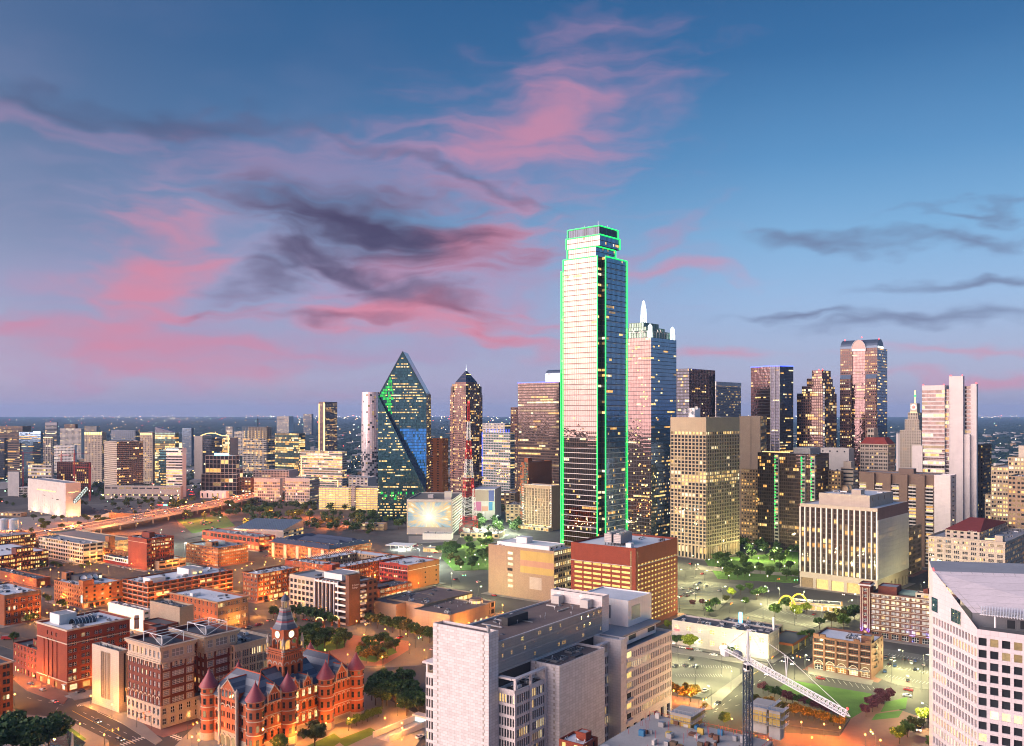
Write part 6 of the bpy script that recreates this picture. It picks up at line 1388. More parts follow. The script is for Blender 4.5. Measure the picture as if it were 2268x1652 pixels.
# ------------------------------------------------------------------ red sandstone courthouse
def courthouse():
    k=Bld('sandstone_courthouse','red sandstone courthouse with round turrets, striped slate roofs and a clock tower','building',(-105,364),G1)
    W1,W2,W3,Dv=17,38,56,31.3;E=19.6
    WS=st(5.4,3.6,((.3,.4),),.24,.5,.45,.12,frame='dark_metal',div=(1,2),glass='glass_dark')
    def wing(x0,x1,L_,R_,y0=0,y1=Dv):
        k.block(x0,x1,y0,y1,3.2,E,L_,R_,None,None,'sandstone',None);k.block(x0-.25,x1+.25,y0-.25,y1+.25,0,3.2,None,None,None,None,'granite_base',None)
        for z in (3.2,8.6,13.9,19.0):k.ring(x0,x1,y0,y1,z,z+.35,.2,'stone_trim','string_course')
    wing(0,W1,WS,dict(WS,nb=3,ml=3.6,mr=3.4));wing(W2,W3,None,dict(WS,nb=4,ml=3.4,mr=3.4))
    wing(W1,W2,None,dict(st(5.4,3.4,((.24,.52),),.22,.54,.4,.9,frame='dark_metal',div=(2,2),warm='aac')),4.5,Dv-3)
    # stone arches over windows
    nb=3;c=(W1-7)/nb
    for j in range(3):
        z=3.2+j*5.45+.24*5.4+2.75
        for i in range(3):arch_head(k,3.6+(i+.5)*c,0,z,c*.4,'R')
        for i in range(4):arch_head(k,W2+3.4+(i+.5)*(W3-W2-6.8)/4,0,z,(W3-W2-6.8)/4*.4,'R')
        for i in range(6):arch_head(k,W1+(i+.5)*(W2-W1)/6,4.5,z,(W2-W1)/6*.52,'R')
        for i in range(9):
            y=(i+.5)*Dv/9
            if 3<y<Dv-3 and not 10<y<21:arch_head(k,0,y,z,Dv/9*.4,'L')
    # striped slate roofs: horizontal courses laid as bands
    def band_roof(a,b,cc,d,n=9):
        """slope between lower edge a-b and upper edge d-c, split into courses of alternating slate"""
        a,b,cc,d=map(Vector,(a,b,cc,d))
        for i in range(n):
            t0,t1=i/n,(i+1)/n;m_=('slate','slate','slate_light','slate','ridge_tile' if False else 'slate','slate_light','slate_light','slate','slate')[i%9]
            up=Vector((0,0,.012*(i%2)))
            k.m('roof_slate',m_).poly([a.lerp(d,t0)+up,b.lerp(cc,t0)+up,b.lerp(cc,t1)+up,a.lerp(d,t1)+up])
    def hip(x0,x1,y0,y1,z,zr,axis):
        e=.7;x0-=e;x1+=e;y0-=e;y1+=e
        if axis=='y':
            r=(x1-x0)/2*.9;xm=(x0+x1)/2;p,q=(xm,y0+r,zr),(xm,y1-r,zr)
            A,B,C_,D_=(x0,y0,z),(x1,y0,z),(x1,y1,z),(x0,y1,z)
            band_roof(D_,A,p,q);band_roof(A,B,p,p);band_roof(B,C_,q,p);band_roof(C_,D_,q,q)
            ridges=((p,q),(A,p),(B,p),(D_,q),(C_,q))
        else:
            r=(y1-y0)/2*.9;ym=(y0+y1)/2;p,q=(x0+r,ym,zr),(x1-r,ym,zr)
            A,B,C_,D_=(x0,y0,z),(x1,y0,z),(x1,y1,z),(x0,y1,z)
            band_roof(A,B,q,p);band_roof(B,C_,q,q);band_roof(C_,D_,p,q);band_roof(D_,A,p,p)
            ridges=((p,q),(A,p),(B,q),(C_,q),(D_,p))
        for a,b in ridges:
            m2=MB();m2.bar((a[0],a[1],a[2]+.1),(b[0],b[1],b[2]+.1),.22);m2.build('ridge','ridge_tile',k.root)
        m2=MB()
        for a in (p,q):m2.cyl(a[0],a[1],a[2],a[2]+1.6,.35,.1,8)
        m2.build('finial','ridge_tile',k.root)
    hip(0,W1,0,Dv,E,29.5,'y');hip(W2,W3,0,Dv,E,29.5,'y')
    ym=Dv/2
    # middle roof, gable ridge along u
    for sgn,y0 in ((1,3.8),(-1,Dv-2.3)):
        A=(W1-2,y0,E);B=(W2+2,y0,E);Cc=(W2+2,ym,28.2);Dd=(W1-2,ym,28.2)
        band_roof(*( (A,B,Cc,Dd) if sgn>0 else (B,A,Dd,Cc)))
    m2=MB();m2.bar((W1-2,ym,28.3),(W2+2,ym,28.3),.22);m2.build('ridge','ridge_tile',k.root)
    def gable(x,y,w,z0,zt,axis,depth,win=3,name='gable'):
        """wall dormer with pointed gable, stone coping and small windows"""
        r=MB();s_='sandstone'
        if axis=='R':
            P=lambda a,b,d=0:(x+a,y+d,b)
        else:
            P=lambda a,b,d=0:(x+d,y-a,b)
        h=w/2
        zs=z0+(zt-z0)*.42
        r.poly([P(-h,z0),P(h,z0),P(h,zs),P(0,zt),P(-h,zs)])
        for a in (-h,h):
            q=[P(a,z0),P(a,z0,depth),P(a,zs,depth),P(a,zs)];r.poly(q if a>0 else q[::-1])
        o=r.build(name,s_,k.root)
        band_roof(P(h+.25,zs-.1,-.15),P(h+.25,zs-.1,depth),P(0,zt+.1,depth),P(0,zt+.1,-.15),7);band_roof(P(-h-.25,zs-.1,depth),P(-h-.25,zs-.1,-.15),P(0,zt+.1,-.15),P(0,zt+.1,depth),7)
        cp=MB();cp.bar(P(-h-.2,zs-.2,-.1),P(0,zt+.25,-.1),.2);cp.bar(P(h+.2,zs-.2,-.1),P(0,zt+.25,-.1),.2);cp.cyl(*P(0,0,-.1)[:2],zt+.2,zt+1.4,.3,.08,8)
        for a in (-h-.25,h+.25):
            q=P(a,0,-.1);cp.cyl(q[0],q[1],z0-.4,zs+.6,.35,.35,8);cp.cyl(q[0],q[1],zs+.6,zs+1.9,.45,.05,8)
        cp.build('coping','stone_trim',o)
        rg=MB();rg.bar(P(0,zt+.2,0),P(0,zt+.2,depth),.2);rg.build('ridge','ridge_tile',k.root)
        for i in range(win):
            a=(i-(win-1)/2)*w*.22;q=P(a,z0+(zt-z0)*.28,-.06);k.pane((q[0],q[1],q[2]),0 if axis=='R' else -pi/2,w*.13,(zt-z0)*.34,'glass_dark',None)
            arch_head(k,q[0],q[1]+.0,q[2]+(zt-z0)*.17,w*.13,axis,'stone_trim',.08,th=.18)
    gable(9.3,-.3,6.2,E-.2,E+6.4,'R',7,3);gable(46.8,-.3,6.2,E-.2,E+6.4,'R',7,3)
    gable(24,4.2,4.2,E-.2,E+4.6,'R',6,2);gable(31,4.2,4.2,E-.2,E+4.6,'R',6,2)
    # entrance pavilion on the left front
    k.block(-1.6,3,10.2,21.2,0,E+.5,dict(st(4.6,3.6,((.2,.26),(.56,.26)),.25,.52,.4,.1,nb=3,frame='dark_metal'),z0=6.4,lowmat='granite_base'),None,None,None,'sandstone',None)
    gable(-1.7,15.7,11,E,E+8.4,'L',9,4)
    for i in range(3):
        arch_head(k,-1.62,12.1+i*3.6,16.2,2.5,'L','stone_trim',.15,th=.45);arch_head(k,-1.62,12.1+i*3.6,3.4,2.7,'L','granite_base',.3,th=.7);k.m('portal','lit_d').box(-1.66,-1.63,12.1+i*3.6-1.3,12.1+i*3.6+1.3,.2,4.4)
    for y in (9.9,21.5):
        m2=MB();m2.cyl(-1.7,y,0,E+2.6,.75,.75,10);m2.cyl(-1.7,y,E+2.6,E+4,.95,.6,10);m2.lathe(-1.7,y,[(.9,E+3.6),(.8,E+4.4),(.3,E+5.2),(.02,E+5.6)],10);m2.build('pinnacle','stone_trim',k.root)
    # round turrets
    def turret(x,y,r=3.5,z1=22.6,za=29.6,base='granite_base'):
        t=MB();t.lathe(x,y,[(r*1.06,3.2),(r,3.3),(r,z1)],20);o=t.build('turret','sandstone',k.root,smooth=True)
        b=MB();b.lathe(x,y,[(r*1.12,0),(r*1.1,3.2),(r*1.0,3.22)],20);b.build('turret_base',base,o,smooth=True)
        c=MB();c.lathe(x,y,[(r*1.2,z1-.2),(r*1.17,z1+.25),(r*.72,z1+2.7),(r*.3,z1+5.2),(.05,za)],20);c.build('cone_roof','cone_tile',o,smooth=True)
        f=MB();f.cyl(x,y,za-.2,za+.9,.22,.05,6);f.build('finial','ridge_tile',o)
        s2=MB()
        for z,rr in ((8.4,1.06),(14,1.06),(19.2,1.06),(z1-.5,1.1)):s2.lathe(x,y,[(r*1.0,z-.02),(r*rr,z),(r*rr,z+.35),(r*1.0,z+.37)],20)
        s2.build('string_course','stone_trim',o)
        n=8
        for j,(z,h_) in enumerate(((5.7,2.4),(11.2,2.6),(16.6,2.6),(20.9,1.4))):
            for i in range(n):
                a=2*pi*(i+.5)/n;X,Y=x+(r+.05)*cos(a),y+(r+.05)*sin(a)
                if (X>W3 and Y>2):continue
                k.pane((X,Y,z),a+pi/2,r*.36,h_,random.choice(('glass_dark',)*8+('glass_grey','glass_grey','lit_d')),'dark_metal',(1,2),.1)
    for x,y in ((0,0),(W1,.3),(W2,.3),(W3,0),(0,Dv),(W1-2,Dv),(W2+2,Dv),(W3,Dv)):turret(x,y)
    # clock tower
    cx,cy=28,15.6
    s5=5.4;k.block(cx-s5,cx+s5,cy-s5,cy+s5,E,34.6,dict(st(9,3.6,((.2,.5),),.1,.6,.5,0,nf=1,glass='glass_dark'),z0=1.5,ztop=3),dict(st(9,3.6,((.2,.5),),.1,.6,.5,0,nf=1,glass='glass_dark'),z0=1.5,ztop=3),None,None,'sandstone','stone_trim',0)
    for i in range(3):
        for ax_,x,y in (('L',cx-s5,cy-3.6+i*3.6),('R',cx-3.6+i*3.6,cy-s5)):arch_head(k,x,y,29.2,1.8,ax_,'stone_trim',.2,th=.5)
    for z in (30.6,33.6,34.4):k.ring(cx-s5,cx+s5,cy-s5,cy+s5,z,z+.45,.35 if z<33 else .6,'sandstone','string_course')
    for i in range(8):
        for ax_ in 'LR':
            a=-4.4+i*1.26;k.pane((cx-s5-.05,cy+a,32.2) if ax_=='L' else (cx+a,cy-s5-.05,32.2),-pi/2 if ax_=='L' else 0,.5,1.5,'glass_dark')
    # belfry: corner piers with open lit arches, then the clock stage
    s4=4.1
    for a in (-1,1):
        for b in (-1,1):
            k.m('belfry_pier','sandstone').box(cx+a*s4-.9 if a>0 else cx-s4-.0,cx+s4 if a>0 else cx-s4+.9,cy+b*s4-.9 if b>0 else cy-s4,cy+s4 if b>0 else cy-s4+.9,34.6,39.4)
    for t in (0,):
        k.m('belfry_pier','sandstone').box(cx-s4,cx-s4+.6,cy-.35,cy+.35,34.6,39.4);k.m('belfry_pier','sandstone').box(cx-.35,cx+.35,cy-s4,cy-s4+.6,34.6,39.4)
    k.m('belfry_core','lit_b').box(cx-1.6,cx+1.6,cy-1.6,cy+1.6,34.7,39.3)
    k.block(cx-s4,cx+s4,cy-s4,cy+s4,39.4,44.3,None,None,None,None,'sandstone',None)
    for a in (-1,1):
        arch_head(k,cx-s4,cy+a*1.9,38.6,2.2,'L','stone_trim',.15);arch_head(k,cx+a*1.9,cy-s4,38.6,2.2,'R','stone_trim',.15)
    for ax_ in 'LR':
        rim=MB();f=MB();h=MB();n=24
        def P(a,b,d):return (cx-s4-d,cy-a,41.9+b) if ax_=='L' else (cx+a,cy-s4-d,41.9+b)
        f.poly([P(1.5*cos(2*pi*i/n),1.5*sin(2*pi*i/n),.14) for i in range(n)])
        for i in range(n):
            a,b=2*pi*i/n,2*pi*(i+1)/n;rim.bar(P(1.62*cos(a),1.62*sin(a),.12),P(1.62*cos(b),1.62*sin(b),.12),.14)
        h.bar(P(0,0,.2),P(-.2,.8,.2),.07);h.bar(P(0,0,.2),P(1.05,.5,.2),.05)
        for i in range(12):
            a=2*pi*i/12;h.bar(P(1.2*cos(a),1.2*sin(a),.17),P(1.42*cos(a),1.42*sin(a),.17),.045)
        o=f.build('clock_face','clock_glow',k.root);rim.build('clock_rim','stone_trim',o);h.build('clock_hand','dark_metal',o)
    k.ring(cx-s4,cx+s4,cy-s4,cy+s4,43.6,44.4,.45,'sandstone')
    # slate spire in courses, bell-cast, eight-sided look from a square base
    prof=[(s4+.9,44.2),(s4+.2,45.4),(3.55,47),(3.1,48.5),(2.7,50),(2.35,51.3),(2.1,52.4)];cols=('slate','slate','cone_tile','slate_light','slate','cone_tile')
    for i in range(len(prof)-1):
        (r0,z0),(r1,z1)=prof[i],prof[i+1];b=MB();ch=lambda r:[(cx+a*r,cy+b_*r) for a,b_ in ((-1,-.55),(-.55,-1),(.55,-1),(1,-.55),(1,.55),(.55,1),(-.55,1),(-1,.55))]
        p,q=ch(r0),ch(r1)
        zz=[z0+(z1-z0)*t for t in (0,.5,1)]
        for t in range(2):
            pa=[(p[j][0]+(q[j][0]-p[j][0])*t/2,p[j][1]+(q[j][1]-p[j][1])*t/2,zz[t]) for j in range(8)];pb=[(p[j][0]+(q[j][0]-p[j][0])*(t+1)/2,p[j][1]+(q[j][1]-p[j][1])*(t+1)/2,zz[t+1]) for j in range(8)]
            mb=k.m('spire_slate',cols[i] if t==0 else ('slate_light' if i%2 else 'slate'))
            for j in range(8):mb.poly([pa[j],pa[(j+1)%8],pb[(j+1)%8],pb[j]])
    # lantern
    b=MB();b.lathe(cx,cy,[(2.5,52.3),(2.5,53),(2.1,53.02)],12)
    for i in range(8):
        a=2*pi*i/8;b.cyl(cx+1.5*cos(a),cy+1.5*sin(a),53,56,.16,.16,6)
    b.lathe(cx,cy,[(1.9,56),(1.9,56.4)],12);b.build('lantern','stone_trim',k.root)
    k.m('lantern_core','lit_d').cyl(cx,cy,53,56,.7,.7,8)
    b=MB();b.lathe(cx,cy,[(2.0,56.4),(1.7,57.2),(1.0,58.2),(.35,58.9),(.05,59.6)],12);b.build('lantern_cap','slate',k.root);b=MB();b.cyl(cx,cy,59.4,61.4,.09,.03,6);b.build('finial','steel',k.root)
    # corner pinnacles on the balcony
    for a in (-1,1):
        for c_ in (-1,1):
            X,Y=cx+a*(s5-.2),cy+c_*(s5-.2);t=MB();t.cyl(X,Y,33,35.6,.8,.8,10)
            for i in range(6):
                q=2*pi*i/6;t.cyl(X+.62*cos(q),Y+.62*sin(q),35.6,37.9,.14,.14,6)
            t.lathe(X,Y,[(.85,37.9),(.9,38.4),(.05,42)],10);t.build('pinnacle','stone_trim',k.root)
            k.m('pinnacle_light','neon_warm').cyl(X,Y,35.7,37.6,.2,.2,6)
    m2=k.m('balcony_rail','sandstone')
    for a in (-1,1):
        m2.box(cx-s5,cx+s5,cy+a*s5-.12,cy+a*s5+.12,35.05,36);m2.box(cx+a*s5-.12,cx+a*s5+.12,cy-s5+.13,cy+s5-.13,35.05,36)
    k.done(smooth=())
t=NT('clock_glow');t.b.inputs['Base Color'].default_value=(.6,.5,.3,1);t.b.inputs['Emission Color'].default_value=(1,.80,.38,1);t.b.inputs['Emission Strength'].default_value=.85;t.m.cycles.emission_sampling='NONE';MATS['clock_glow']=t.m
courthouse()
# ------------------------------------------------------------------ white stone courts complex in the foreground
def white_courts():
    k=Bld('white_stone_courts','large white stone government building with blank panelled walls in the foreground','building',(48.5,376),G1)
    WS='white_stone'
    def panels(face,x0,x1,y0,y1,z0,z1,pw=2.2,ph=1.1):
        """cladding slabs standing proud of the wall, open joints between"""
        if face=='L':
            W=y1-y0;n=round(W/pw);m_=round((z1-z0)/ph)
            for i in range(n):
                for j in range(m_):
                    k.pane((x0-.05,y0+(i+.5+(.25 if j%2 else -.25)*(0 if i in(0,n-1) else 1))*W/n,z0+(j+.5)*(z1-z0)/m_),-pi/2,W/n-.07,(z1-z0)/m_-.07,'slab_%d'%random.randrange(3),name='stone_panel')
        else:
            W=x1-x0;n=max(1,round(W/pw));m_=round((z1-z0)/ph)
            for i in range(n):
                for j in range(m_):
                    k.pane((x0+(i+.5)*W/n,y0-.05,z0+(j+.5)*(z1-z0)/m_),0,W/n-.07,(z1-z0)/m_-.07,'slab_%d'%random.randrange(3),name='stone_panel')
    for i,cx_ in enumerate(((.63,.595,.585),(.58,.545,.535),(.66,.62,.61))):surf('slab_%d'%i,cx_,kind='plain',var=.08,scale=.5)
    J='stone_trim'
    # end walls
    k.block(-77.5,-71.8,13.4,40.3,0,60,None,None,None,None,J,'roof_tar',.9,coping=WS);panels('L',-77.5,0,13.4,40.3,6,60);panels('R',-77.5,-71.8,13.4,0,6,60)
    k.block(2.3,8,13.4,40.3,0,60,None,None,None,None,WS,'roof_tar',.9)
    # main block with pierced screen
    k.block(-71.8,2.3,13.9,40,0,55.6,None,None,None,None,WS,'roof_tar',.7)
    sm=k.m('screen','precast');gm=k.m('screen_core','concrete')
    gm.quads([[(-71.7,13.6,44.8),(2.2,13.6,44.8),(2.2,13.6,55.4),(-71.7,13.6,55.4)]])
    q=[]
    for i in range(296):
        x=-71.6+i*.249;q.append([(x,13.38,44.8),(x+.13,13.38,44.8),(x+.13,13.38,55.4),(x,13.38,55.4)])
    sm.quads(q)
    for z in np.arange(44.8,55.5,.75):sm.box(-71.7,2.2,13.34,13.375,z,z+.22,bottom=True)
    for z in (44.6,48.2,51.8,55.2):sm.box(-71.75,2.25,13.22,13.33,z,z+.4,bottom=True)
    for i in range(34):
        k.pane((random.uniform(-70,1),13.37,random.choice((46.6,50.2,53.8))),0,.9,1.5,'lit_d',name='screen_light')
    # recessed dark terrace wall
    k.block(-71.8,2.3,13.5,13.89,38,44.5,None,None,None,None,'dark_metal',None)
    k.m('screen_soffit','precast').box(-71.8,2.3,13.05,13.5,44.2,44.55,bottom=True)
    # front block with windows at the corner
    def slots(nf):return dict(st(4.15,4.3,((.06,.22),(.40,.22),(.74,.22)),.12,.72,.5,.16,glass='glass_dark',revmat='precast',warm='acd'),ztop=1.2)
    k.block(-71.8,-51.4,6,13.38,0,39,slots(9),slots(9),None,None,WS,'roof_tar',1)
    k.block(-18.4,-5,6,13.38,0,39,None,slots(9),None,None,WS,'roof_tar',1)
    k.units(-70,-53,7,13,38,7);
    for x0,x1 in ((-71.8,-51.4),(-18.4,-5)):
        mb=MB();mb.box(x0,x1,5.6,7.4,42.6,43.3,bottom=True)
        if x0<-60:mb.box(x0-.2,x0+1.8,7.41,13.2,42.6,43.3,bottom=True)
        mb.build('pergola_beam',WS,k.root)
        for x in (x0+.6,(x0+x1)/2,x1-.8):
            mb=MB();mb.box(x-.45,x+.45,5.7,6.6,39.0,42.6);mb.build('pergola_post',WS,k.root)
    mb=k.m('mullion',WS)
    for x in (-71.8,-62.2,-52.2):mb.box(x-.45,x+.45,5.55,5.99,0,39.3)
    mb.box(-72.25,-71.81,5.55,13.2,38.2,39.3,bottom=True)
    # second blank block
    k.block(-51.4,-18.4,0,13.4,0,44.5,None,None,None,None,J,'roof_tar',.9,coping=WS);panels('R',-51.4,-18.4,0,0,4,44.5);panels('L',-51.4,0,0,13.4,8,44.5);k.ducts(-50,-20,1,12,43.6,5)
    k.box('vent_bank','steel',-46,-38,5,8,43.6,44.4);k.box('vent_bank','steel',-32,-25,7,10.5,43.6,44.4);k.box('roof_hatch','roof_dark',-36,-30,3,5.5,43.6,44.2);k.units(-50,-20,1,13,43.6,5,'roof_vent',.6,1)
    for cx_,cy_ in ((-46,5),(-32,7)):
        for i in range(9):
            for j in range(3):k.m('vent_fan','dark_metal').cyl(cx_+.6+i*.75,cy_+.6+j*.9,44.4,44.55,.28,.28,6)
    # service shaft
    k.block(-5,0,0,13.4,0,44.6,None,None,None,None,WS,'roof_white',.9);panels('R',-5,0,0,0,10,44.6)
    # office wing
    RW=dict(st(4.35,1.7,((.12,.5),),.22,.66,.35,.16,glass='glass_grey',frame='dark_metal',div=(1,1),row=.8,warm='acc'),z0=8.2,ztop=1.4,ml=6.5,lowmat=WS,low=st(8,6.5,((.25,.5),),.02,.72,.8,.15,glass='glass_dark',frame='dark_metal',div=(3,3)))
    k.block(0.01,44,1,30,0,39,None,RW,None,None,WS,'roof_grey',1)
    for j in range(7):
        z=8.2+j*4.35;m2=MB();m2.box(-.4,5.6,-.6,.99,z,z+1.1,bottom=True);m2.build('balcony',WS,k.root);k.pane((3.3,.93,z+2.6),0,4.6,2.9,random.choice(('lit_c','lit_d','glass_grey','lit_a')),'dark_metal',(2,1))
    k.ring(.01,44,1,30,37.8,39.05,.25,WS)
    k.block(1,36,5,28,39,43.6,None,st(4,9,((.55,.4),),.3,.45,.3,.4,nb=2,warm='c',glass='glass_grey'),None,None,'white_paint','roof_grey',0);m2=MB();m2.box(-.5,38,3.4,29,43.6,44.3,bottom=True);m2.build('roof_slab','roof_grey',k.root)
    q=k.local(*atd(1391.4,396))
    k.block(q[0],q[0]+22,q[1],q[1]+26,44.3,56,None,None,None,None,'white_paint','roof_white',.5)
    m2=MB();m2.box(q[0]-.1,q[0]-.01,q[1]+9,q[1]+21,47,53);m2.build('louvre','grey_metal',k.root);m2=MB();m2.box(q[0]+3,q[0]+11,q[1]-.1,q[1]-.01,47,53);m2.build('louvre','grey_metal',k.root)
    # far window strip left of the end wall
    k.block(-73,-60,40.32,48,0,39,slots(9),None,None,None,WS,'roof_tar',1);m2=MB();m2.box(-74,-60,40.4,49,42.6,43.3,bottom=True);m2.build('pergola_beam',WS,k.root)
    for y in (41.5,47):
        m2=MB();m2.box(-73,-72,y,y+.9,39,42.6);m2.build('pergola_post',WS,k.root)
    k.m('terrace_light','lit_a').box(-68,-67.9,41,47,39.4,42)
    # roof plant
    k.ducts(-69,0,15,38,54.9,9)
    k.box('plant_box','dark_metal',-48,-34,27,30,54.9,58.2);k.units(-69,0,15,39,54.9,14,'roof_vent',.5,1.0);k.units(-69,0,15,39,54.9,6,'roof_hatch' if 0 else 'skylight',1,1.8)
    for y in (18,33):k.box('chiller','concrete_pale',-2.2,1.8,y,y+4,54.9,58.4)
    for y in (24,35.5):
        m2=MB();m2.box(2.05,2.25,y,y+.6,58.6,59.1);m2.build('wall_light','neon_white',k.root)
    m2=MB();m2.cyl(-75,15.5,59,61.5,.7,.7,12);m2.cyl(-75,15.5,61.5,62,.95,.95,12);m2.build('flue','steel',k.root)
    k.done()
white_courts()
# ------------------------------------------------------------------ pale tower at the right edge
def right_tower():
    k=Bld('curved_office_tower','pale stone office tower with gridded windows and sloping roof at the right edge','building',(152.6,292),G1)
    M_='lilac_panel'
    # far flank runs almost straight away from the viewer; near flank turns right
    a=k.local(152.2,322);b=(0,0);c=(0,-34)
    A=st(4.02,2.05,((.2,.6),),.24,.66,.5,.2,glass='glass_dark',warm='acd',row=.75,rows=());
    def lf(q,z):
        if z>.94 and random.random()<.6:return 'lit_d'
    A['fun']=lf
    def seg(p,q,z0,z1,s_):
        W=math.hypot(q[0]-p[0],q[1]-p[1]);k.face(p[0],p[1],(q[0]-p[0])/W,(q[1]-p[1])/W,W,z0,z1,s_,M_)
    seg(a,b,0,66.5,A);seg(b,c,0,66.5,dict(A,bay=3.3,wins=((.12,.7),)))
    seg(b,c,66.5,68.8,None)
    # sloping parapet wall over the far flank
    wl=k.m('sloping_wall',M_);t=.0
    e=(b[0]*.98+a[0]*.02,b[1]*.98+a[1]*.02)
    wl.poly([(a[0],a[1],66.5),(b[0],b[1],66.5),(b[0],b[1],69),(a[0]*.92+b[0]*.08,a[1]*.92+b[1]*.08,82),(a[0],a[1],82.4)])
    n=Vector((b[1]-a[1],-(b[0]-a[0]),0)).normalized()
    rot=math.atan2(b[1]-a[1],b[0]-a[0])
    for f,w,z,h_ in ((.05,4.5,70.6,5),(.55,6.5,69.8,4.6)):
        k.pane((a[0]+(b[0]-a[0])*f+n.x*.06,a[1]+(b[1]-a[1])*f+n.y*.06,z),rot,w,h_,'glass_teal','steel',(3,1))
    # big sloping roof plane behind the terrace
    bx=34;rf=k.m('sloping_roof','lilac_panel')
    A0=Vector((a[0],a[1],82.4));A1=Vector((a[0]+26,a[1]-52,82.4));B0=Vector((b[0]+7,b[1]+2.5,72.5));B1=Vector((b[0]+20,c[1],72.5))
    rf.poly([A0,B0,B1,A1]);sm=k.m('roof_seam','concrete')
    for q in np.linspace(.04,.96,16):sm.bar(A0.lerp(A1,q),B0.lerp(B1,q),.07)
    for q in np.linspace(.12,.88,5):sm.bar(A0.lerp(B0,q),A1.lerp(B1,q),.07)
    k.m('roof_back','roof_grey').poly([A0+Vector((0,0,.0)),A1,A1+Vector((22,6,0)),A0+Vector((24,6,0))])
    k.m('back_wall',M_).poly([(a[0]+24,a[1]+6,0),(a[0],a[1],0),(a[0],a[1],82.4),(a[0]+24,a[1]+6,82.4)])
    # terrace, glass rail, inner wall and slatted canopy
    k.m('terrace','pave').poly([(b[0],b[1],67.4),(c[0],c[1],67.4),(c[0]+20,c[1],67.4),(b[0]+9,b[1]+3,67.4)])
    k.m('parapet',M_).box(.02,.6,c[1],-.3,67.4,68.8)
    iw=k.m('terrace_wall','grey_metal');iw.poly([(B0.x,B0.y,67.4),(B1.x,B1.y,67.4),(B1.x,B1.y,72.6),(B0.x,B0.y,72.6)])
    for i in range(7):k.pane((B0.x+(B1.x-B0.x)*(.3+i*.1)-.1,B0.y+(B1.y-B0.y)*(.3+i*.1),69.4),math.atan2(B1.y-B0.y,B1.x-B0.x),2.6,3,'glass_grey','steel',(1,1))
    gl=k.m('glass_rail','glass_grey');gl.box(.2,.26,c[1],-.6,68.8,69.8)
    cn=MB()
    for i in range(40):
        y=-1-i*.8;cn.bar((1.2,y,73.4),(9.5+i*.22,y+1.2,74.6),.13)
    for x in (1.6,4,6.4,8.8):cn.bar((x,-.5,73.45),(x+3,-33,73.6),.14)
    cn.build('slatted_canopy','white_metal',k.root)
    for y in (-5,-16,-27):
        m2=MB();m2.cyl(1.8,y,67.4,73.4,.28,.28,10);m2.build('canopy_post','white_metal',k.root)
    for i in range(8):
        x,y=3+random.uniform(0,4),-4-i*3.2;m2=MB();m2.cyl(x,y,67.4,68.1,.06,.06,6);m2.cyl(x,y,68.1,68.15,.5,.5,10);m2.build('terrace_table','dark_metal',k.root)
    b2=MB();b2.cyl(a[0]+1,a[1],82.4,83.4,.3,.2,8);b2.build('beacon','neon_red',k.root)
    k.done()
right_tower()
# ------------------------------------------------------------------ lower right quarter and museum
def hotel_brick():
    k=bld('brick_hotel','long brown brick hotel with white window bands and a tall blue-lit corner tower',2110,1333,27.8,1928,2150)
    A=dict(st(3.35,5.6,((.1,.36),(.52,.36)),.28,.5,.3,.28,glass='glass_blind',frame='white_metal',div=(2,2),warm='acc'),z0=4.5,low=st(4.5,5.6,((.12,.7),),.1,.7,.4,.6,frame='white_metal',div=(3,2)))
    k.block(0,24,0,k.wv,0,27.8,A,None,None,None,'brick_brown','roof_tar',1.2)
    for j in range(7):k.m('sill','cream').box(-.22,-.003,.2,k.wv-.2,4.6+j*3.33,4.9+j*3.33,bottom=True)
    k.ring(0,24,0,k.wv,26.9,27.3,.35,'cream')
    y0=k.wv;y1=k.vpx(1905)
    k.block(-.8,7,y0-.01,y1,0,33.5,dict(st(3.6,y1-y0,((.36,.3),),.25,.5,.3,.35,nb=1,frame='white_metal',div=(2,2)),ztop=2.5,z0=1),None,None,None,'brick_dark','roof_grey',.8)
    k.ring(-.8,7,y0-.01,y1,31.8,32.6,.7,'lilac_panel');mb=k.m('tower_trim','cream')
    for f in (.08,.26,.72,.9):mb.box(-1.05,-.81,y0+(y1-y0)*f-.15,y0+(y1-y0)*f+.15,4,30.5)
    for y in (y0+1,y1-1,k.wv*.47,k.wv*.26):
        m2=MB();m2.box(-1.3,-1.06,y-.25,y+.25,1,1.6);m2.build('uplight','neon_blue',k.root)
        ld=bpy.data.lights.new('uplight_glow','SPOT');ld.energy=1500;ld.color=(.10,.08,1);ld.spot_size=R(70);ld.shadow_soft_size=.2;o=bpy.data.objects.new('uplight_glow',ld);link(o,k.root);o.location=(-1.9,y,1.8);o.rotation_euler=(R(172),R(8),0)
    k.block(6,18,y0-14,y0-3,26.6,31.5,None,None,None,None,'brick_dark','roof_grey',.6);k.block(2,9,k.wv*.2,k.wv*.45,26.6,30.5,st(3.5,4,((.2,.6),),.3,.4,.3,.4,nf=1),None,None,None,'cream','roof_tar',.6);k.block(3,7,k.wv*.3,k.wv*.36,30,33,None,None,None,None,'brick_dark','roof_tar',.3)
    mb=MB();mb.box(10,22,k.wv*.38,k.wv*.72,26.7,27.3)
    for i in range(12):
        x=10+i;mb.raw([(x,k.wv*.38,27.3),(x+1,k.wv*.38,27.3),(x+1,k.wv*.72,27.3),(x,k.wv*.72,27.3),(x+.5,k.wv*.38,28),(x+.5,k.wv*.72,28)],[(0,4,5,3),(4,1,2,5),(0,1,4),(2,3,5)])
    mb.build('ridged_skylight','roof_copper',k.root);k.units(1,22,2,k.wv*.3,26.6,8);k.done()
hotel_brick()
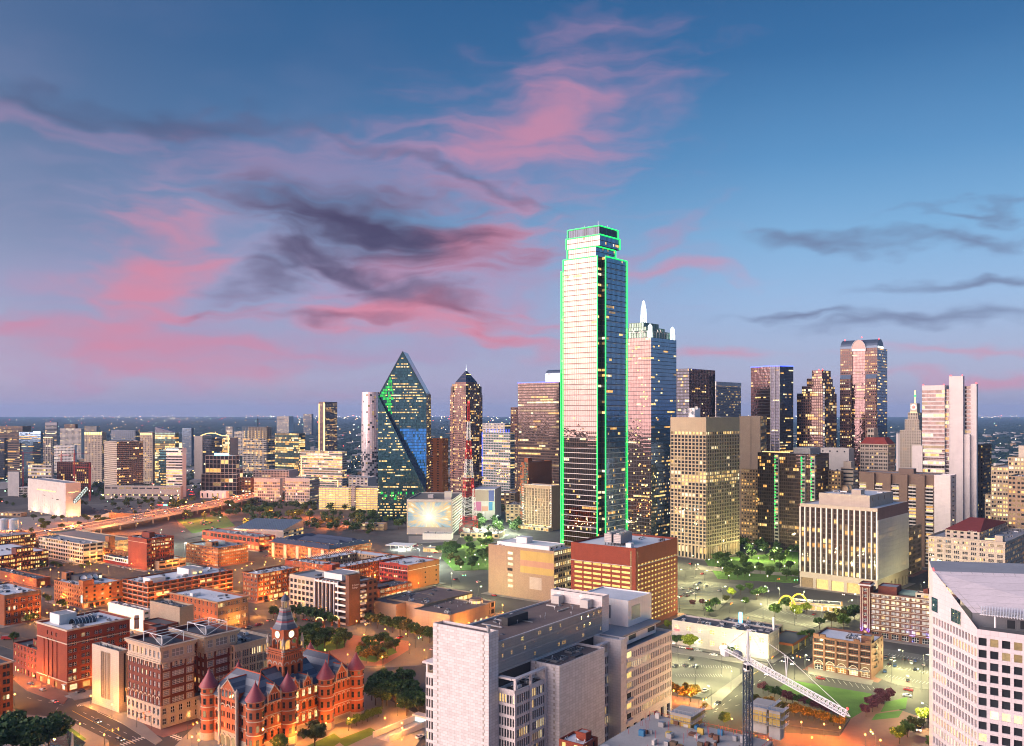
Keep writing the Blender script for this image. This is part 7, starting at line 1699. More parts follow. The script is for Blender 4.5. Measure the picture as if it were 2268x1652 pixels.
def brown_block():
    k=bld('brick_loft','five storey brown brick loft building with white roof and lit shop awning',1930,1426.5,18.3,1800.6,1956)
    A=dict(st(3.5,6.4,((.09,.82),),.22,.6,.35,.12,frame='brick_dark',div=(4,2),warm='abd',row=.1),z0=3.9,ztop=.6,low=st(3.9,6.4,((.12,.76),),.08,.7,.5,.5,frame='white_metal',div=(3,2),glass='glass_grey'))
    k.block(0,k.wu,0,k.wv,0,18.3,A,dict(st(3.5,5.5,((.35,.25),),.25,.5,.3,.2),z0=3.9),None,None,'brick_brown','roof_white',1.1)
    nb=round(k.wv/6.4);c=k.wv/nb;mb=k.m('pier','brick_brown')
    for i in range(nb+1):mb.box(-.45,-.004,max(0,i*c-.5),min(k.wv,i*c+.5),0,17.2)
    for j in range(4):k.m('sill','concrete_pale').box(-.3,-.005,.5,k.wv-.5,3.9+j*3.45,4.1+j*3.45,bottom=True)
    for y in (.1,k.wv*.2,k.wv*.78,k.wv-3.2):k.m('parapet_block','brick_brown').box(-.2,1,y,y+3,18.3,19.6)
    for i in range(nb):arch_head(k,0,(i+.5)*c,3.1,c*.72,'L','cream',.15,th=.3)
    mb=MB();mb.box(-2.4,-.46,1,k.wv*.62,3.5,3.8,bottom=True);mb.build('awning','grey_metal',k.root)
    for i in range(6):
        m2=MB();m2.obox((-1.2,2+i*k.wv*.1,3.3),(.3,0,0),(0,.4,0),(0,0,.15));m2.build('awning_light','lamp_orange',k.root)
    k.block(3,9,1,6,17.2,21.5,None,None,None,None,'brick_brown','roof_grey',.4);k.units(k.wu*.3,k.wu*.8,k.wv*.25,k.wv*.6,17.2,14,smin=1,smax=1.8)
    mb=k.m('fire_escape','dark_metal')
    for j in range(4):
        z=5+j*3.45;mb.box(4,9,-1.2,-.02,z,z+.08,bottom=True);mb.bar((4,-1.2,z+1),(9,-1.2,z+1),.04);mb.bar((4.3,-1,z),(8.7,-1,z+3.45),.08)
    k.done()
brown_block()
def bus_station():
    k=bld('bus_station','long off-white two storey bus station with dark cluttered roof and lit windows',1702,1405,14.4,1488,1726)
    A=dict(st(6.6,7.4,((.26,.40),),.3,.42,.3,.75,frame='white_metal',div=(2,2),warm='acc'),z0=.8,ztop=.8,nf=2);A['nf']=2
    k.block(0,k.wu,0,k.wv,0,14.4,A,dict(st(6.6,3,((.3,.3),),.3,.42,.3,.6,warm='ac'),nf=2),None,None,'precast','roof_dark',1.0)
    k.m('dentil','cream');
    for y in np.arange(1,k.wv-1,2.1):k.m('dentil','white_paint').box(.5,1.1,y,y+1.0,13.42,14.1)
    k.block(k.wu*.7,k.wu+26,k.wv*.12,k.wv*.7,0,10.5,None,st(5,9,((.1,.8),),.05,.8,.5,.6,warm='b'),None,None,'tan_stone','roof_dark',.8)
    k.block(k.wu,k.wu+30,-8,k.wv*.12,5.2,6.6,None,None,None,None,'brick_rust','roof_dark',.3)
    for x in (k.wu+4,k.wu+14,k.wu+26):
        m2=MB();m2.cyl(x,-6.5,0,5.2,.4,.4,10);m2.build('canopy_column','plywood',k.root)
    k.m('canopy_light','neon_warm').box(k.wu+3,k.wu+27,-4,-3.6,5.05,5.18,bottom=True)
    k.units(1,k.wu-1,2,k.wv-2,13.4,24);k.units(k.wu,k.wu+24,k.wv*.15,k.wv*.68,9.7,22)
    m2=MB();m2.box(k.wu-3,k.wu-2,2,3,10,21);m2.build('chimney','white_paint',k.root)
    m2=MB();m2.box(k.wu+6,k.wu+6.5,k.wv*.42,k.wv*.45,10,19);m2.build('neon_sign','neon_cyan',k.root)
    m2=MB();m2.box(-.2,-.01,k.wv-5,k.wv-1.6,8.2,9.4);m2.build('sign','neon_red',k.root)
    for y in (k.wv*.72,k.wv*.37,k.wv*.22,k.wv*.06):
        m2=MB();m2.obox((-.35,y,4.6),(.3,0,0),(0,.4,0),(0,0,.25));o=m2.build('wall_lamp','lamp_green',k.root)
        ld=bpy.data.lights.new('wall_lamp_glow','POINT');ld.energy=120;ld.color=(.70,1,.72);ld.shadow_soft_size=.3;l=bpy.data.objects.new('wall_lamp_glow',ld);link(l,k.root);l.location=(-2.2,y,4.3)
    k.done()
bus_station()
def diner():
    k=bld('diner','small low diner with glowing orange roof edge and yellow neon arches',1862,1340,5.5,1752,1873,20.)
    k.block(0,12,0,k.wv,0,5.5,st(5.5,4,((.15,.7),),.1,.5,.3,.8,nf=1,warm='ab'),st(5.5,4,((.15,.7),),.1,.5,.3,.8,nf=1,warm='ab'),None,None,'white_paint','roof_dark',.5)
    for a,b in (((-.8,-.8,5.2),(-.8,k.wv+.8,5.2)),((-.8,-.8,5.2),(12.8,-.8,5.2)),((-.8,k.wv+.8,5.2),(12.8,k.wv+.8,5.2))):
        m2=MB();m2.bar(a,b,.22);m2.build('neon_edge','lit_hot',k.root)
    for x,y in ((0,k.wv+3),(9,k.wv-5)):
        m2=MB();n=14
        for i in range(n):
            a,b=pi*i/n,pi*(i+1)/n;m2.bar((x,y-6*cos(a),9.5*sin(a)),(x,y-6*cos(b),9.5*sin(b)),.45)
        m2.build('neon_arch','neon_yellow',k.root)
    k.units(2,11,3,k.wv-3,5,9,smin=1,smax=2);k.done()
diner()
def red_roof_hotel():
    k=bld('stone_hotel','beige stone hotel with dark red hipped penthouse roof at the right',2226,1201,48,2055.8,2290,41.5)
    A=dict(st(3.7,5.4,((.12,.17),(.34,.17),(.56,.17)),.22,.58,.3,.4,frame='white_metal',div=(1,2),warm='abcd'),ztop=1.5)
    k.block(0,k.wu,0,k.wv,0,48,A,A,None,None,'beige','roof_grey',1)
    k.ring(0,k.wu,0,k.wv,43.6,44.1,.35,'beige');k.ring(0,k.wu,0,k.wv,47.2,48.1,.4,'beige')
    k.block(6,k.wu-4,k.wv*.35,k.wv*.8,47,53,st(4,5,((.2,.5),),.25,.5,.3,.2),st(4,5,((.2,.5),),.25,.5,.3,.3),None,None,'beige',None)
    a,b,c,d=5.4,k.wu-3.4,k.wv*.35-.6,k.wv*.8+.6;mb=k.m('hipped_roof','roof_red');mb.raw([(a,c,53),(b,c,53),(b,d,53),(a,d,53),((a+b)/2,c+7,59),((a+b)/2,d-7,59)],[(0,1,4),(1,2,5,4),(2,3,5),(3,0,4,5)])
    lettering(k.root,'WFAA',(5.9,k.wv*.5,52.1),-pi/2,2.2,'steel')
    k.block(2,8,2,7,47,52,None,None,None,None,'beige','roof_grey',0);mb=k.m('roof_light','neon_warm');mb.box(10,10.4,k.wv*.1,k.wv*.3,47.5,48.6);k.units(2,k.wu-2,2,k.wv*.3,47,9);k.done()
red_roof_hotel()
k=bld('parking_garage','long pale parking garage with bright rooftop lamps behind the red-roofed hotel',2290,1172,40,2150,2340,41.5,D=735);k.block(0,k.wu+20,0,k.wv,0,k.h,st(3.4,8,((.03,.94),),.42,.5,.5,.8,warm='ac',glass='lit_d'),None,None,None,'concrete_pale','lot',1)
for i in range(6):k.m('roof_lamp','lamp_orange').obox((8+random.uniform(0,14),5+i*k.wv/6,k.h+3),(.5,0,0),(0,.5,0),(0,0,.3))
k.done()
# museum cube
def museum():
    k=bld('museum_cube','pale concrete museum cube with a slanted glass escalator box, lit from below',145.5,1070,45.5,62,179,42.)
    w,d,h=k.wu,k.wv,45.5
    k.block(0,w,0,d,0,h,None,None,None,None,'concrete_pale','roof_grey',.8)
    for z in np.arange(2,h,2.3):
        n=int(d/7)
        for i in range(n):
            if random.random()<.5:continue
            y=i*7+random.uniform(0,3);k.m('ridge_panel','concrete_pale').box(-.16,-.005,y,y+random.uniform(3,6.6),z,z+2.2,bottom=True)
    k.pane((-.2,d*.5,h*.7),-pi/2,d*.5,1.4,'lit_a');k.pane((-.2,d*.55,h*.55),-pi/2,8,.7,'glass_dark');k.pane((-.2,d*.2,h*.48),-pi/2,9,.9,'glass_dark');k.pane((-.2,d*.33,h*.5),-pi/2,6,.6,'glass_dark');k.pane((w*.4,-.1,h*.72),0,9,1,'lit_a');k.pane((w*.75,-.1,h*.74),0,5,1,'lit_a')
    m2=MB();a=Vector((w*.5,-1,18));b=Vector((w*1.15,-9,36));up=Vector((0,0,4));sd=Vector((0,-7,0))
    m2.raw([a,b,b+up,a+up,a+sd,b+sd,b+sd+up,a+sd+up],[(0,1,2,3),(5,4,7,6),(3,2,6,7),(0,4,5,1),(0,3,7,4),(1,5,6,2)]);o=m2.build('escalator_box','lit_cool',k.root)
    fr=MB()
    for t in np.linspace(0,1,9):
        p=a.lerp(b,t);fr.bar(p,p+up,.3);fr.bar(p+up,p+up+sd,.3);fr.bar(p+sd,p+sd+up,.3)
    for q in (Vector(),up,sd,up+sd):fr.bar(a+q,b+q,.35)
    fr.build('frame','dark_metal',o)
    for x,y in ((-6,d*.2),(-6,d*.5),(-6,d*.8),(w*.3,-6),(w*.7,-7)):
        m2=MB();m2.box(x-.4,x+.4,y-.4,y+.4,0,.7);f=m2.build('uplight','lamp_orange',k.root)
        ld=bpy.data.lights.new('uplight_glow','SPOT');ld.energy=3200;ld.color=(1,.55,.28);ld.spot_size=R(140);ld.shadow_soft_size=.5;l=bpy.data.objects.new('uplight_glow',ld);link(l,k.root);l.location=(x*1.8 if x<0 else x,y if x<0 else y*1.8,1);l.rotation_euler=(0,R(-150),0) if x<0 else (R(150),0,0)
    k.done()
    # landscaped plinth roof rising beside it
    k=Bld('plinth_roof','low curved concrete plinth roof rising right of the museum cube','building',atd(190,1190),42.)
    mb=MB();n=10
    for i in range(n):
        a,b=i/n,(i+1)/n;f=lambda t:2+9*t*t
        mb.raw([(0,-70*a,0),(0,-70*b,0),(0,-70*b,f(b)),(0,-70*a,f(a)),(34,-70*a,0),(34,-70*b,0),(34,-70*b,f(b)*.6),(34,-70*a,f(a)*.6)],[(0,3,2,1),(3,7,6,2),(4,5,6,7)])
    mb.poly([(0,-70,0),(34,-70,0),(34,-70,11*.6),(0,-70,11)]);mb.build('plinth','tan_stone',k.root);k.done()
museum()
# white store block, ochre-lit, beside the highway
k=simple('white_store','low white store with coloured sign lights on its roof edge beyond the highway',332,402,406,1120,1330,6.,None,None,'white_paint','roof_grey',3,ret=True)
for y,c in ((k.wv*.1,'neon_cyan'),(k.wv*.25,'neon_red'),(k.wv*.4,'sig_green'),(k.wv*.6,'neon_red')):
    m2=MB();m2.box(-.6,-.2,y,y+8,k.h-.5,k.h+1.5);m2.build('roof_sign',c,k.root)
k.done()
simple('club_house','small white arched building left of the avenue',443,500,507,1088,1440,8.,st(9,9,((.3,.3),),.1,.6,.3,.2),None,'white_paint','roof_grey',2)
for lab,xl,xf,xr,yt,D,wall in (('low tan terrace house row behind the museum cube at left',0,46,60,1136,1190,'brick_tan'),('low grey retail block behind the twin grid offices',560,640,660,1042,1560,'concrete'),('low brown parking block between frame office and grid offices',535,556,562,1058,1500,'brick_brown'),('low white block left of the patchwork block',1108,1140,1150,1092,1250,'brick_tan'),('pale block behind the yellow garages',772,815,834,1058,1420,'concrete_pale'),('small tan school-like block beside the tree belt',800,850,858,1160,1050,'tan_stucco'),('low dark building with satellite dishes below the lattice mast',1019,1105,1118,1183,985,'tan_stone'),('low lit retail row behind the tan balcony hotel',1120,1158,1170,1118,1130,'brick_tan')):
    k=simple('low_block',lab,xl,xf,xr,yt,D,12.,st(4,6,((.2,.6),),.25,.5,.3,.4),None,wall,'roof_grey',5,ret=True)
    if 'dishes' in lab:
        for i in range(9):
            d=MB();d.lathe(0,0,[(0,0),(1.2,.2),(2.2,.7),(2.8,1.2)],14);o=d.build('dish','white_paint',k.root,smooth=True);o.location=(4+random.uniform(0,14),3+i*k.wv/9,k.h+2);o.rotation_euler=(R(55),0,R(random.uniform(-80,0)))
    k.done()
# small brick tower top at the bottom edge
k=bld('brick_penthouse','small red brick building with white roof and vents at the bottom edge',1292,1650,30,1238,1324,G1)
k.block(0,k.wu,0,k.wv,0,30,st(4,4,((.2,.35),),.3,.5,.3,.5,warm='ac'),st(4,5,((.3,.3),),.3,.5,.3,.3),None,None,'brick_red','roof_white',.8);k.block(k.wu*.5,k.wu*.9,k.wv*.2,k.wv*.6,29.2,32,None,None,None,None,'brick_red','roof_grey',.2);k.units(.3,k.wu*.5,.3,k.wv-.3,29.2,7,'roof_vent',.5,1);k.done()
# lattice broadcast mast in red and white bands
def mast():
    o=atd(1038,1020);r=empty('broadcast_mast',(*o,0),R(20),'red and white banded lattice broadcast mast right of the starburst mural','mast')
    H=151;n=30
    def hw(z):return .8+8.2*(1-z/H)**1.5
    for b in range(7):
        mb=MB();z0,z1=H*b/7,H*(b+1)/7;m_=4 if b>0 else 5
        for j in range(m_):
            a,c=z0+(z1-z0)*j/m_,z0+(z1-z0)*(j+1)/m_;wa,wc=hw(a),hw(c)
            ca=[(-wa,-wa,a),(wa,-wa,a),(wa,wa,a),(-wa,wa,a)];cb=[(-wc,-wc,c),(wc,-wc,c),(wc,wc,c),(-wc,wc,c)]
            for i in range(4):
                mb.bar(ca[i],cb[i],.24);mb.bar(ca[i],ca[(i+1)%4],.12);mb.bar(ca[i],cb[(i+1)%4],.1);mb.bar(ca[(i+1)%4],cb[i],.1)
        mb.build('mast_section','red_metal' if b%2==0 else 'white_metal',r)
    for z in (H,H*.63,H*.36,H*.12):
        for sx in ((0,) if z==H else (-1,1)):
            mb=MB();mb.cyl(sx*hw(z),0,z,z+1.8,.9,.6,8);mb.build('beacon','neon_red',r)
mast()
# ------------------------------------------------------------------ pavements round the blocks
n=0
for k in BLDS:
    Y=k.org[1]
    if Y>1000 or not k.fp:continue
    x0=min(f[0] for f in k.fp)-4.5;x1=max(f[1] for f in k.fp)+4;y0=min(f[2] for f in k.fp)-4.5;y1=max(f[3] for f in k.fp)+4
    mb=MB();z=.10+.003*(n%14);n+=1;p=[k.world(a,b) for a,b in ((x0,y0),(x1,y0),(x1,y1),(x0,y1))]
    mb.poly([(*q,z) for q in p])
    for i in range(4):
        a,b=p[i],p[(i+1)%4];mb.poly([(*a,0),(*b,0),(*b,z),(*a,z)])
    tag(mb.build('pavement','pave' if n%4 else 'pave_brick'),kind='structure')
def inside(X,Y,m=1.):
    for k in BLDS:
        if abs(k.org[0]-X)>200 or abs(k.org[1]-Y)>200:continue
        a,b=k.local(X,Y)
        for f in k.fp:
            if f[0]-m<a<f[1]+m and f[2]-m<b<f[3]+m:return True
    return False
# ------------------------------------------------------------------ trees
def leafmat(name,col,var=.45):
    t=NT(name);r=rnd(t);n=t.noise(t.obj(),.5,2);c=t.mix(t.math('MULTIPLY_ADD',r,.6,t.math('MULTIPLY',n,.5),clamp=True),sc(col,1-var),sc(col,1+var))
    t.l(c,t.b.inputs['Base Color']);t.b.inputs['Roughness'].default_value=.7;t.b.inputs['Specular IOR Level'].default_value=.15;MATS[name]=t.m
leafmat('leaf_green',(.08,.13,.032),.6);leafmat('leaf_dark',(.05,.088,.03),.6);leafmat('leaf_lime_lit',(.19,.23,.03),.5);leafmat('leaf_olive',(.085,.085,.028));leafmat('leaf_purple',(.12,.04,.055));leafmat('leaf_orange_lit',(.19,.11,.02),.5)  # lime and rust-orange leaves have lamplight put into their colour
def tree_mesh(seed,w=.38,lumps=13,leaves=75,conic=False):
    """unit-height tree: trunk with limbs, and a crown of leaf clumps spread through several lobes"""
    rg=random.Random(seed);tr=MB();cr=MB();tr.cyl(0,0,0,.34,.028,.018,7,cap=False)
    cs=[]
    for i in range(lumps):
        if conic:
            z=.22+.7*(i+.5)/lumps;rr=w*.75*(1-(z-.2)/.85);a=rg.uniform(0,2*pi);cs.append((rr*.5*cos(a),rr*.5*sin(a),z,max(.07,rr*.75)))
        else:
            a=rg.uniform(0,2*pi);q=w*.72*math.sqrt(rg.random());z=.62+rg.uniform(-.2,.22)*(1-.5*q/w);cs.append((q*cos(a),q*sin(a),z,rg.uniform(.11,.19)))
    for x,y,z,r in cs[:7]:
        tr.bar((0,0,.26+.06*rg.random()),(x*.85,y*.85,z),.009)
    qs=[]
    for x,y,z,r in cs:
        for _ in range(leaves):
            v=Vector((rg.gauss(0,1),rg.gauss(0,1),rg.gauss(0,1))).normalized()*r*(rg.random()**.4)
            c=Vector((x,y,z))+Vector((v.x*1.15,v.y*1.15,v.z*.8))
            a=Vector((rg.gauss(0,1),rg.gauss(0,1),rg.gauss(0,.7))).normalized();b=a.cross(Vector((rg.gauss(0,1),rg.gauss(0,1),rg.gauss(0,1)))).normalized();s_=rg.uniform(.022,.045)
            a*=s_;b*=s_*rg.uniform(.6,1);qs.append([c-a-b,c+a-b,c+a+b,c-a+b])
    cr.quads(np.array([[tuple(p) for p in q] for q in qs]))
    return tr,cr
TREE={}
def tree_proto(kind):
    if kind in TREE:return TREE[kind]
    leaf,w,con=dict(green=('leaf_green',.42,0),dark=('leaf_dark',.45,0),lime_lit=('leaf_lime_lit',.42,0),olive=('leaf_olive',.42,0),purple=('leaf_purple',.5,0),orange_lit=('leaf_orange_lit',.48,0),oak=('leaf_dark',.62,0),cone=('leaf_dark',.3,1))[kind]
    TREE[kind]=[]
    for s_ in range(3):
        tr,cr=tree_mesh(hash(kind)%1000*0+len(TREE)*10+s_,w,15 if not con else 12,85 if kind!='oak' else 160,bool(con));TREE[kind].append((tr.mesh('trunk','bark'),cr.mesh('crown',leaf)))
    return TREE[kind]
ORD=['first','second','third','fourth','fifth','sixth','seventh','eighth','ninth','tenth','eleventh','twelfth','thirteenth','fourteenth','fifteenth','sixteenth','seventeenth','eighteenth','nineteenth','twentieth']
def nth(i):
    if i<20:return ORD[i]
    t,u=divmod(i+1,10);T={2:'twenty',3:'thirty',4:'forty',5:'fifty'}
    return T[t]+('-'+ORD[u-1] if u else '')+('' if u else 'th') if u else {2:'twentieth',3:'thirtieth',4:'fortieth',5:'fiftieth'}[t]
def trees(phrase,group,items,name='tree',check=True):
    """items: (photo x, photo y of the foot, height, kind); numbered from the left in the photo"""
    items=[t for t in items if not(check and inside(*gp(t[0],t[1]),1.5))];items.sort(key=lambda t:t[0])
    for i,(x,y,h,kind) in enumerate(items):
        X,Y=gp(x,y);V=random.choice(tree_proto(kind));word={'green':'leafy green','dark':'dark green','lime_lit':'yellow-green lit','olive':'olive brown','purple':'purple flowering','orange_lit':'orange-lit','oak':'broad dark green oak','cone':'pointed dark green'}[kind]
        r=empty(name,(X,Y,.05),random.uniform(0,6.28),'%s %s, %s from the left'%(word+(' tree' if kind!='oak' else ''),phrase,nth(i)),'tree',group)
        r.scale=(h*random.uniform(.9,1.12),h*random.uniform(.9,1.12),h)
        for nm,me in zip(('trunk','crown'),V):link(bpy.data.objects.new(nm,me),r)
def fill(poly,n,h,kinds,sep=5.5):
    g=[gp(*p) for p in poly];xs=[q[0] for q in g];ys=[q[1] for q in g];out=[];tries=0
    def inp(x,y):
        c=False
        for i in range(len(g)):
            (x1,y1),(x2,y2)=g[i],g[i-1]
            if (y1>y)!=(y2>y) and x<(x2-x1)*(y-y1)/(y2-y1)+x1:c=not c
        return c
    P=[]
    while len(P)<n and tries<4000:
        tries+=1;x=random.uniform(min(xs),max(xs));y=random.uniform(min(ys),max(ys))
        if inp(x,y) and all((x-a)**2+(y-b)**2>sep*sep for a,b in P):
            P.append((x,y));out.append((CX+x/y*FX,EY+HC*FX/y,h*random.uniform(.8,1.2),random.choice(kinds)))
    return out
trees('in the plaza grove behind the courthouse','trees in the courthouse plaza',fill([(640,1415),(700,1408),(775,1412),(790,1425),(745,1446),(680,1452)],16,9.5,('green','dark','dark')))
trees('beside the diagonal path right of the plaza grove','trees along the plaza path',fill([(780,1452),(850,1424),(890,1440),(850,1470),(795,1470)],14,8,('green','olive','dark','orange_lit')))
trees('in the row before the tan mall','street trees before the mall',[(820+i*16.5,1388+i*4.6,random.uniform(10,12.5),random.choice(('dark','green','olive','lime_lit') if i in(0,8) else ('dark','olive','dark'))) for i in range(9)])
trees('between the courthouse and white courts','trees right of the courthouse',fill([(815,1560),(840,1520),(905,1522),(950,1570),(950,1600),(880,1585)],20,10.5,('dark','green','dark'),4.5))
trees('shrub-like beside the courthouse steps','small trees at the courthouse steps',[(778+i*12,1614-i*5,random.uniform(4.5,6),'green') for i in range(6)])
trees('in front of the courthouse recess','trees before the courthouse',[(697,1664,14,'olive'),(620,1672,9,'green')],check=False)
trees('shading the pavement before the white terracotta block','street trees below the terracotta block',[(606,1370,9,'green'),(622,1374,9,'dark'),(655,1368,10,'dark'),(672,1374,11,'dark'),(688,1378,11,'dark'),(704,1381,11,'dark'),(720,1384,10,'dark'),(736,1387,9,'green'),(648,1392,8,'green')])
trees('towering over the plaza at lower left','plaza oaks',[(28,1676,20,'oak'),(108,1668,18,'oak'),(-20,1700,20,'oak'),(66,1690,19,'oak')],'oak_tree',False)
trees('along the street at far left','street trees at left',[(62,1382,7,'green'),(75,1378,7,'dark'),(30,1424,7,'green'),(100,1330,6,'olive'),(108,1336,6,'green'),(135,1345,7,'dark'),(142,1348,6,'green'),(103,1503,6,'lime_lit'),(112,1508,6,'green'),(120,1258,7,'dark'),(131,1262,7,'dark'),(196,1258,6,'green'),(181,1262,6,'dark')])
trees('in the square left of the faded mural block','trees in the market square',fill([(965,1226),(1085,1196),(1085,1262),(1005,1266)],24,10.5,('dark','green','dark','olive'),8))
trees('in the belt below the teal prism tower','tree belt below the prism tower',fill([(782,1152),(900,1132),(900,1172),(800,1178)],20,14,('dark','green','cone','dark'),8))
trees('beside the elevated highway ramps','trees beside the highway',fill([(480,1128),(560,1120),(690,1124),(700,1152),(580,1152),(480,1152)],18,13,('dark','green','dark'),9))
trees('on the waste ground behind the hipped apartments','trees behind the apartments',fill([(600,1165),(700,1150),(830,1172),(820,1188),(660,1172)],16,9,('green','dark','olive'),9))
trees('round the museum parking lot','trees round the museum lot',fill([(230,1128),(330,1114),(400,1122),(380,1140),(260,1152)],8,7,('green','dark'),12))
trees('below the museum cube','trees at the museum',fill([(60,1152),(150,1152),(250,1146),(240,1164),(100,1178)],15,9,('dark','green'),8))
trees('around the long podium at left','trees at the podium',fill([(250,1112),(330,1106),(400,1110),(420,1128),(330,1120),(260,1122)],14,9,('dark','cone','green'),8))
trees('in the dense park left of the striped office','park trees',fill([(1562,1246),(1766,1226),(1766,1288),(1600,1286)],34,9.5,('dark','green','dark'),7))
trees('in the clipped row behind the hedge','back row along the lawn',[(1690+i*13,1536+i*4.3,random.uniform(5,6.2),random.choice(('purple','dark','purple'))) for i in range(13)])
trees('in the row along the brick street','front row along the brick street',[(1672+i*14.5,1566+i*3.6,random.uniform(5.6,7),random.choice(('orange_lit','olive','orange_lit'))) for i in range(14)])
trees('at the right end of the lawn','crape myrtles',[(1918,1588,6.5,'purple'),(1932,1578,7,'purple'),(1944,1568,7,'purple'),(1958,1560,7,'purple'),(1970,1552,6.5,'purple'),(1926,1570,6.5,'purple'),(1950,1552,6.5,'purple')])
trees('beside the bus at lower right','trees beside the bus',[(1992,1648,8,'lime_lit'),(2010,1634,8,'green'),(2028,1622,8,'olive'),(2045,1608,8.5,'lime_lit'),(2056,1602,7,'lime_lit'),(2064,1660,6,'green')])
trees('on the diner parking lot','trees on the diner lot',[(1716,1368,11,'green'),(1741,1352,10,'green'),(1763,1372,11,'lime_lit'),(1787,1362,9,'lime_lit'),(1815,1392,9,'dark'),(1842,1388,11,'olive'),(1858,1382,12,'olive'),(1878,1380,12,'dark'),(1893,1372,11,'dark'),(1868,1394,11,'green')])
trees('on the pavement before the bus station','trees before the bus station',[(1499,1432,8,'dark'),(1528,1442,10.5,'lime_lit'),(1616,1455,7,'dark'),(1778,1428,9,'green'),(1792,1420,8,'dark')])
trees('round the street lot beyond the bus station','trees beyond the bus station',[(1584,1348,9,'dark'),(1572,1352,8,'dark'),(1608,1336,7,'olive'),(1622,1326,9,'lime_lit'),(1640,1318,9,'dark'),(1660,1312,8,'green'),(1676,1328,10,'dark'),(1690,1322,9,'dark'),(1650,1344,8,'green'),(1535,1345,6,'purple'),(1556,1343,6,'purple'),(1502,1398,8,'dark'),(1480,1396,7,'lime_lit'),(1570,1364,7,'dark')])
trees('beside orange lamps by the white courts','trees before the white stone courts',[(1500,1545,6,'orange_lit'),(1515,1552,6,'orange_lit'),(1530,1556,10,'orange_lit'),(1490,1540,7,'orange_lit'),(1606,1610,7,'green'),(1560,1575,4,'orange_lit')])
# ------------------------------------------------------------------ far woods, far roofs and far lamps
def canopy(name,x0,x1,y0,y1,nx,ny,hmax,seed):
    rg=np.random.RandomState(seed);xs=np.linspace(x0,x1,nx);ys=y0*(y1/y0)**np.linspace(0,1,ny)
    Xg,Yg=np.meshgrid(xs,ys);Xg=Xg*Yg/y1 if True else Xg
    big=rg.rand(ny//6+2,nx//6+2);bi=np.kron(big,np.ones((6,6)))[:ny,:nx]
    Z=(rg.rand(ny,nx)*.55+.45)*hmax*(bi>.22)-1.5
    Xg=Xg+rg.uniform(-.4,.4,(ny,nx))*(x1-x0)/nx*Yg/y1;mb=MB()
    v=np.stack([Xg,Yg,Z],-1);q=np.stack([v[:-1,:-1],v[:-1,1:],v[1:,1:],v[1:,:-1]],2).reshape(-1,4,3);mb.quads(q)
    return tag(mb.build(name,'wood_leaf'),'dark wooded plain stretching to the horizon','woods',kind='stuff')
def grove():
    rg=random.Random(9);mb=MB();qs=[];P=[]
    def zone(x0,x1,y0,y1,n,h):
        for _ in range(n*4):
            if n<=0:break
            x,y=rg.uniform(x0,x1),rg.uniform(y0,y1);X,Y=gp(x,y)
            if inside(X,Y,3) or any(abs(X-(L_.x+R_.x)/2)<30 and abs(Y-L_.y)<100 for L_,R_ in zip(HW[1],HW[2])):continue
            n-=1;P.append((X,Y,h*rg.uniform(.7,1.3)))
    for z in ((380,560,1112,1150,40,9),(540,840,1108,1178,110,10),(0,400,1085,1125,80,8),(200,830,1050,1100,120,8),(860,1160,1130,1180,40,9),(1040,1240,1090,1180,40,9),(1500,1900,1180,1230,60,9),(1880,2268,1080,1180,40,9),(0,110,1180,1260,14,7),(0,560,1010,1060,120,9),(1100,1240,1000,1060,40,9),(2160,2268,975,1060,60,10)):zone(*z)
    for X,Y,h in P:
        for _ in range(110):
            v=Vector((rg.gauss(0,1),rg.gauss(0,1),rg.gauss(0,1))).normalized()*(rg.random()**.4);c=Vector((X+v.x*h*.45*rg.uniform(.6,1.2),Y+v.y*h*.45,h*.6+v.z*h*.38))
            a=Vector((rg.gauss(0,1),rg.gauss(0,1),rg.gauss(0,1))).normalized();b=a.cross(Vector((rg.gauss(0,1),rg.gauss(0,1),rg.gauss(0,1)))).normalized();s_=h*rg.uniform(.04,.085);a*=s_;b*=s_;qs.append([tuple(c-a-b),tuple(c+a-b),tuple(c+a+b),tuple(c-a+b)])
    mb.quads(np.array(qs));tag(mb.build('distant_tree_cover','leaf_dark'),'dark green tree cover scattered between the middle-distance streets and uptown towers','trees',kind='stuff')
grove()
leafmat('wood_leaf',(.022,.045,.034),.3)
canopy('woodland',-15500,15500,1650,24500,420,230,11,3)
mb=MB();rg=random.Random(5)
for i in range(1500):
    y=1600*(6000/1600)**rg.random();x=rg.uniform(-.62,.62)*y
    if inside(x,y,6) or abs(x-(-400))<40 and y<2200:continue
    w_,d_,h_=rg.uniform(6,16),rg.uniform(6,16),rg.uniform(4,13);mb.box(x-w_,x+w_,y-d_,y+d_,0,h_,rg.choice((0,0,1,2,3)))
o=mb.build('distant_rooftops',['roof_grey','concrete_pale','brick_tan','concrete']);tag(o,'scatter of low distant buildings beyond the towers','rooftops',kind='stuff')
def sparks(name,label,n,fun,mats):
    mb=MB()
    for i in range(n):
        x,y,z,r=fun();m_=rg.randrange(len(mats));mb.raw([(x-r,y,z),(x,y-r,z),(x+r,y,z),(x,y+r,z),(x,y,z+r),(x,y,z-r)],[(0,1,4),(1,2,4),(2,3,4),(3,0,4),(1,0,5),(2,1,5),(3,2,5),(0,3,5)],m_)
    return tag(mb.build(name,mats),label,'city lights',kind='stuff')
glowm('far_orange',(1,.5,.16),5);glowm('far_white',(1,.82,.55),5);glowm('far_red',(1,.08,.06),3.5);glowm('far_green',(.6,1,.7),3)
def far1():
    y=1500*(15)**(rg.random()**.8);x=rg.gauss(-.12,.38)*y
    return x,y,rg.uniform(12,16),y/1971*rg.uniform(.35,.8)
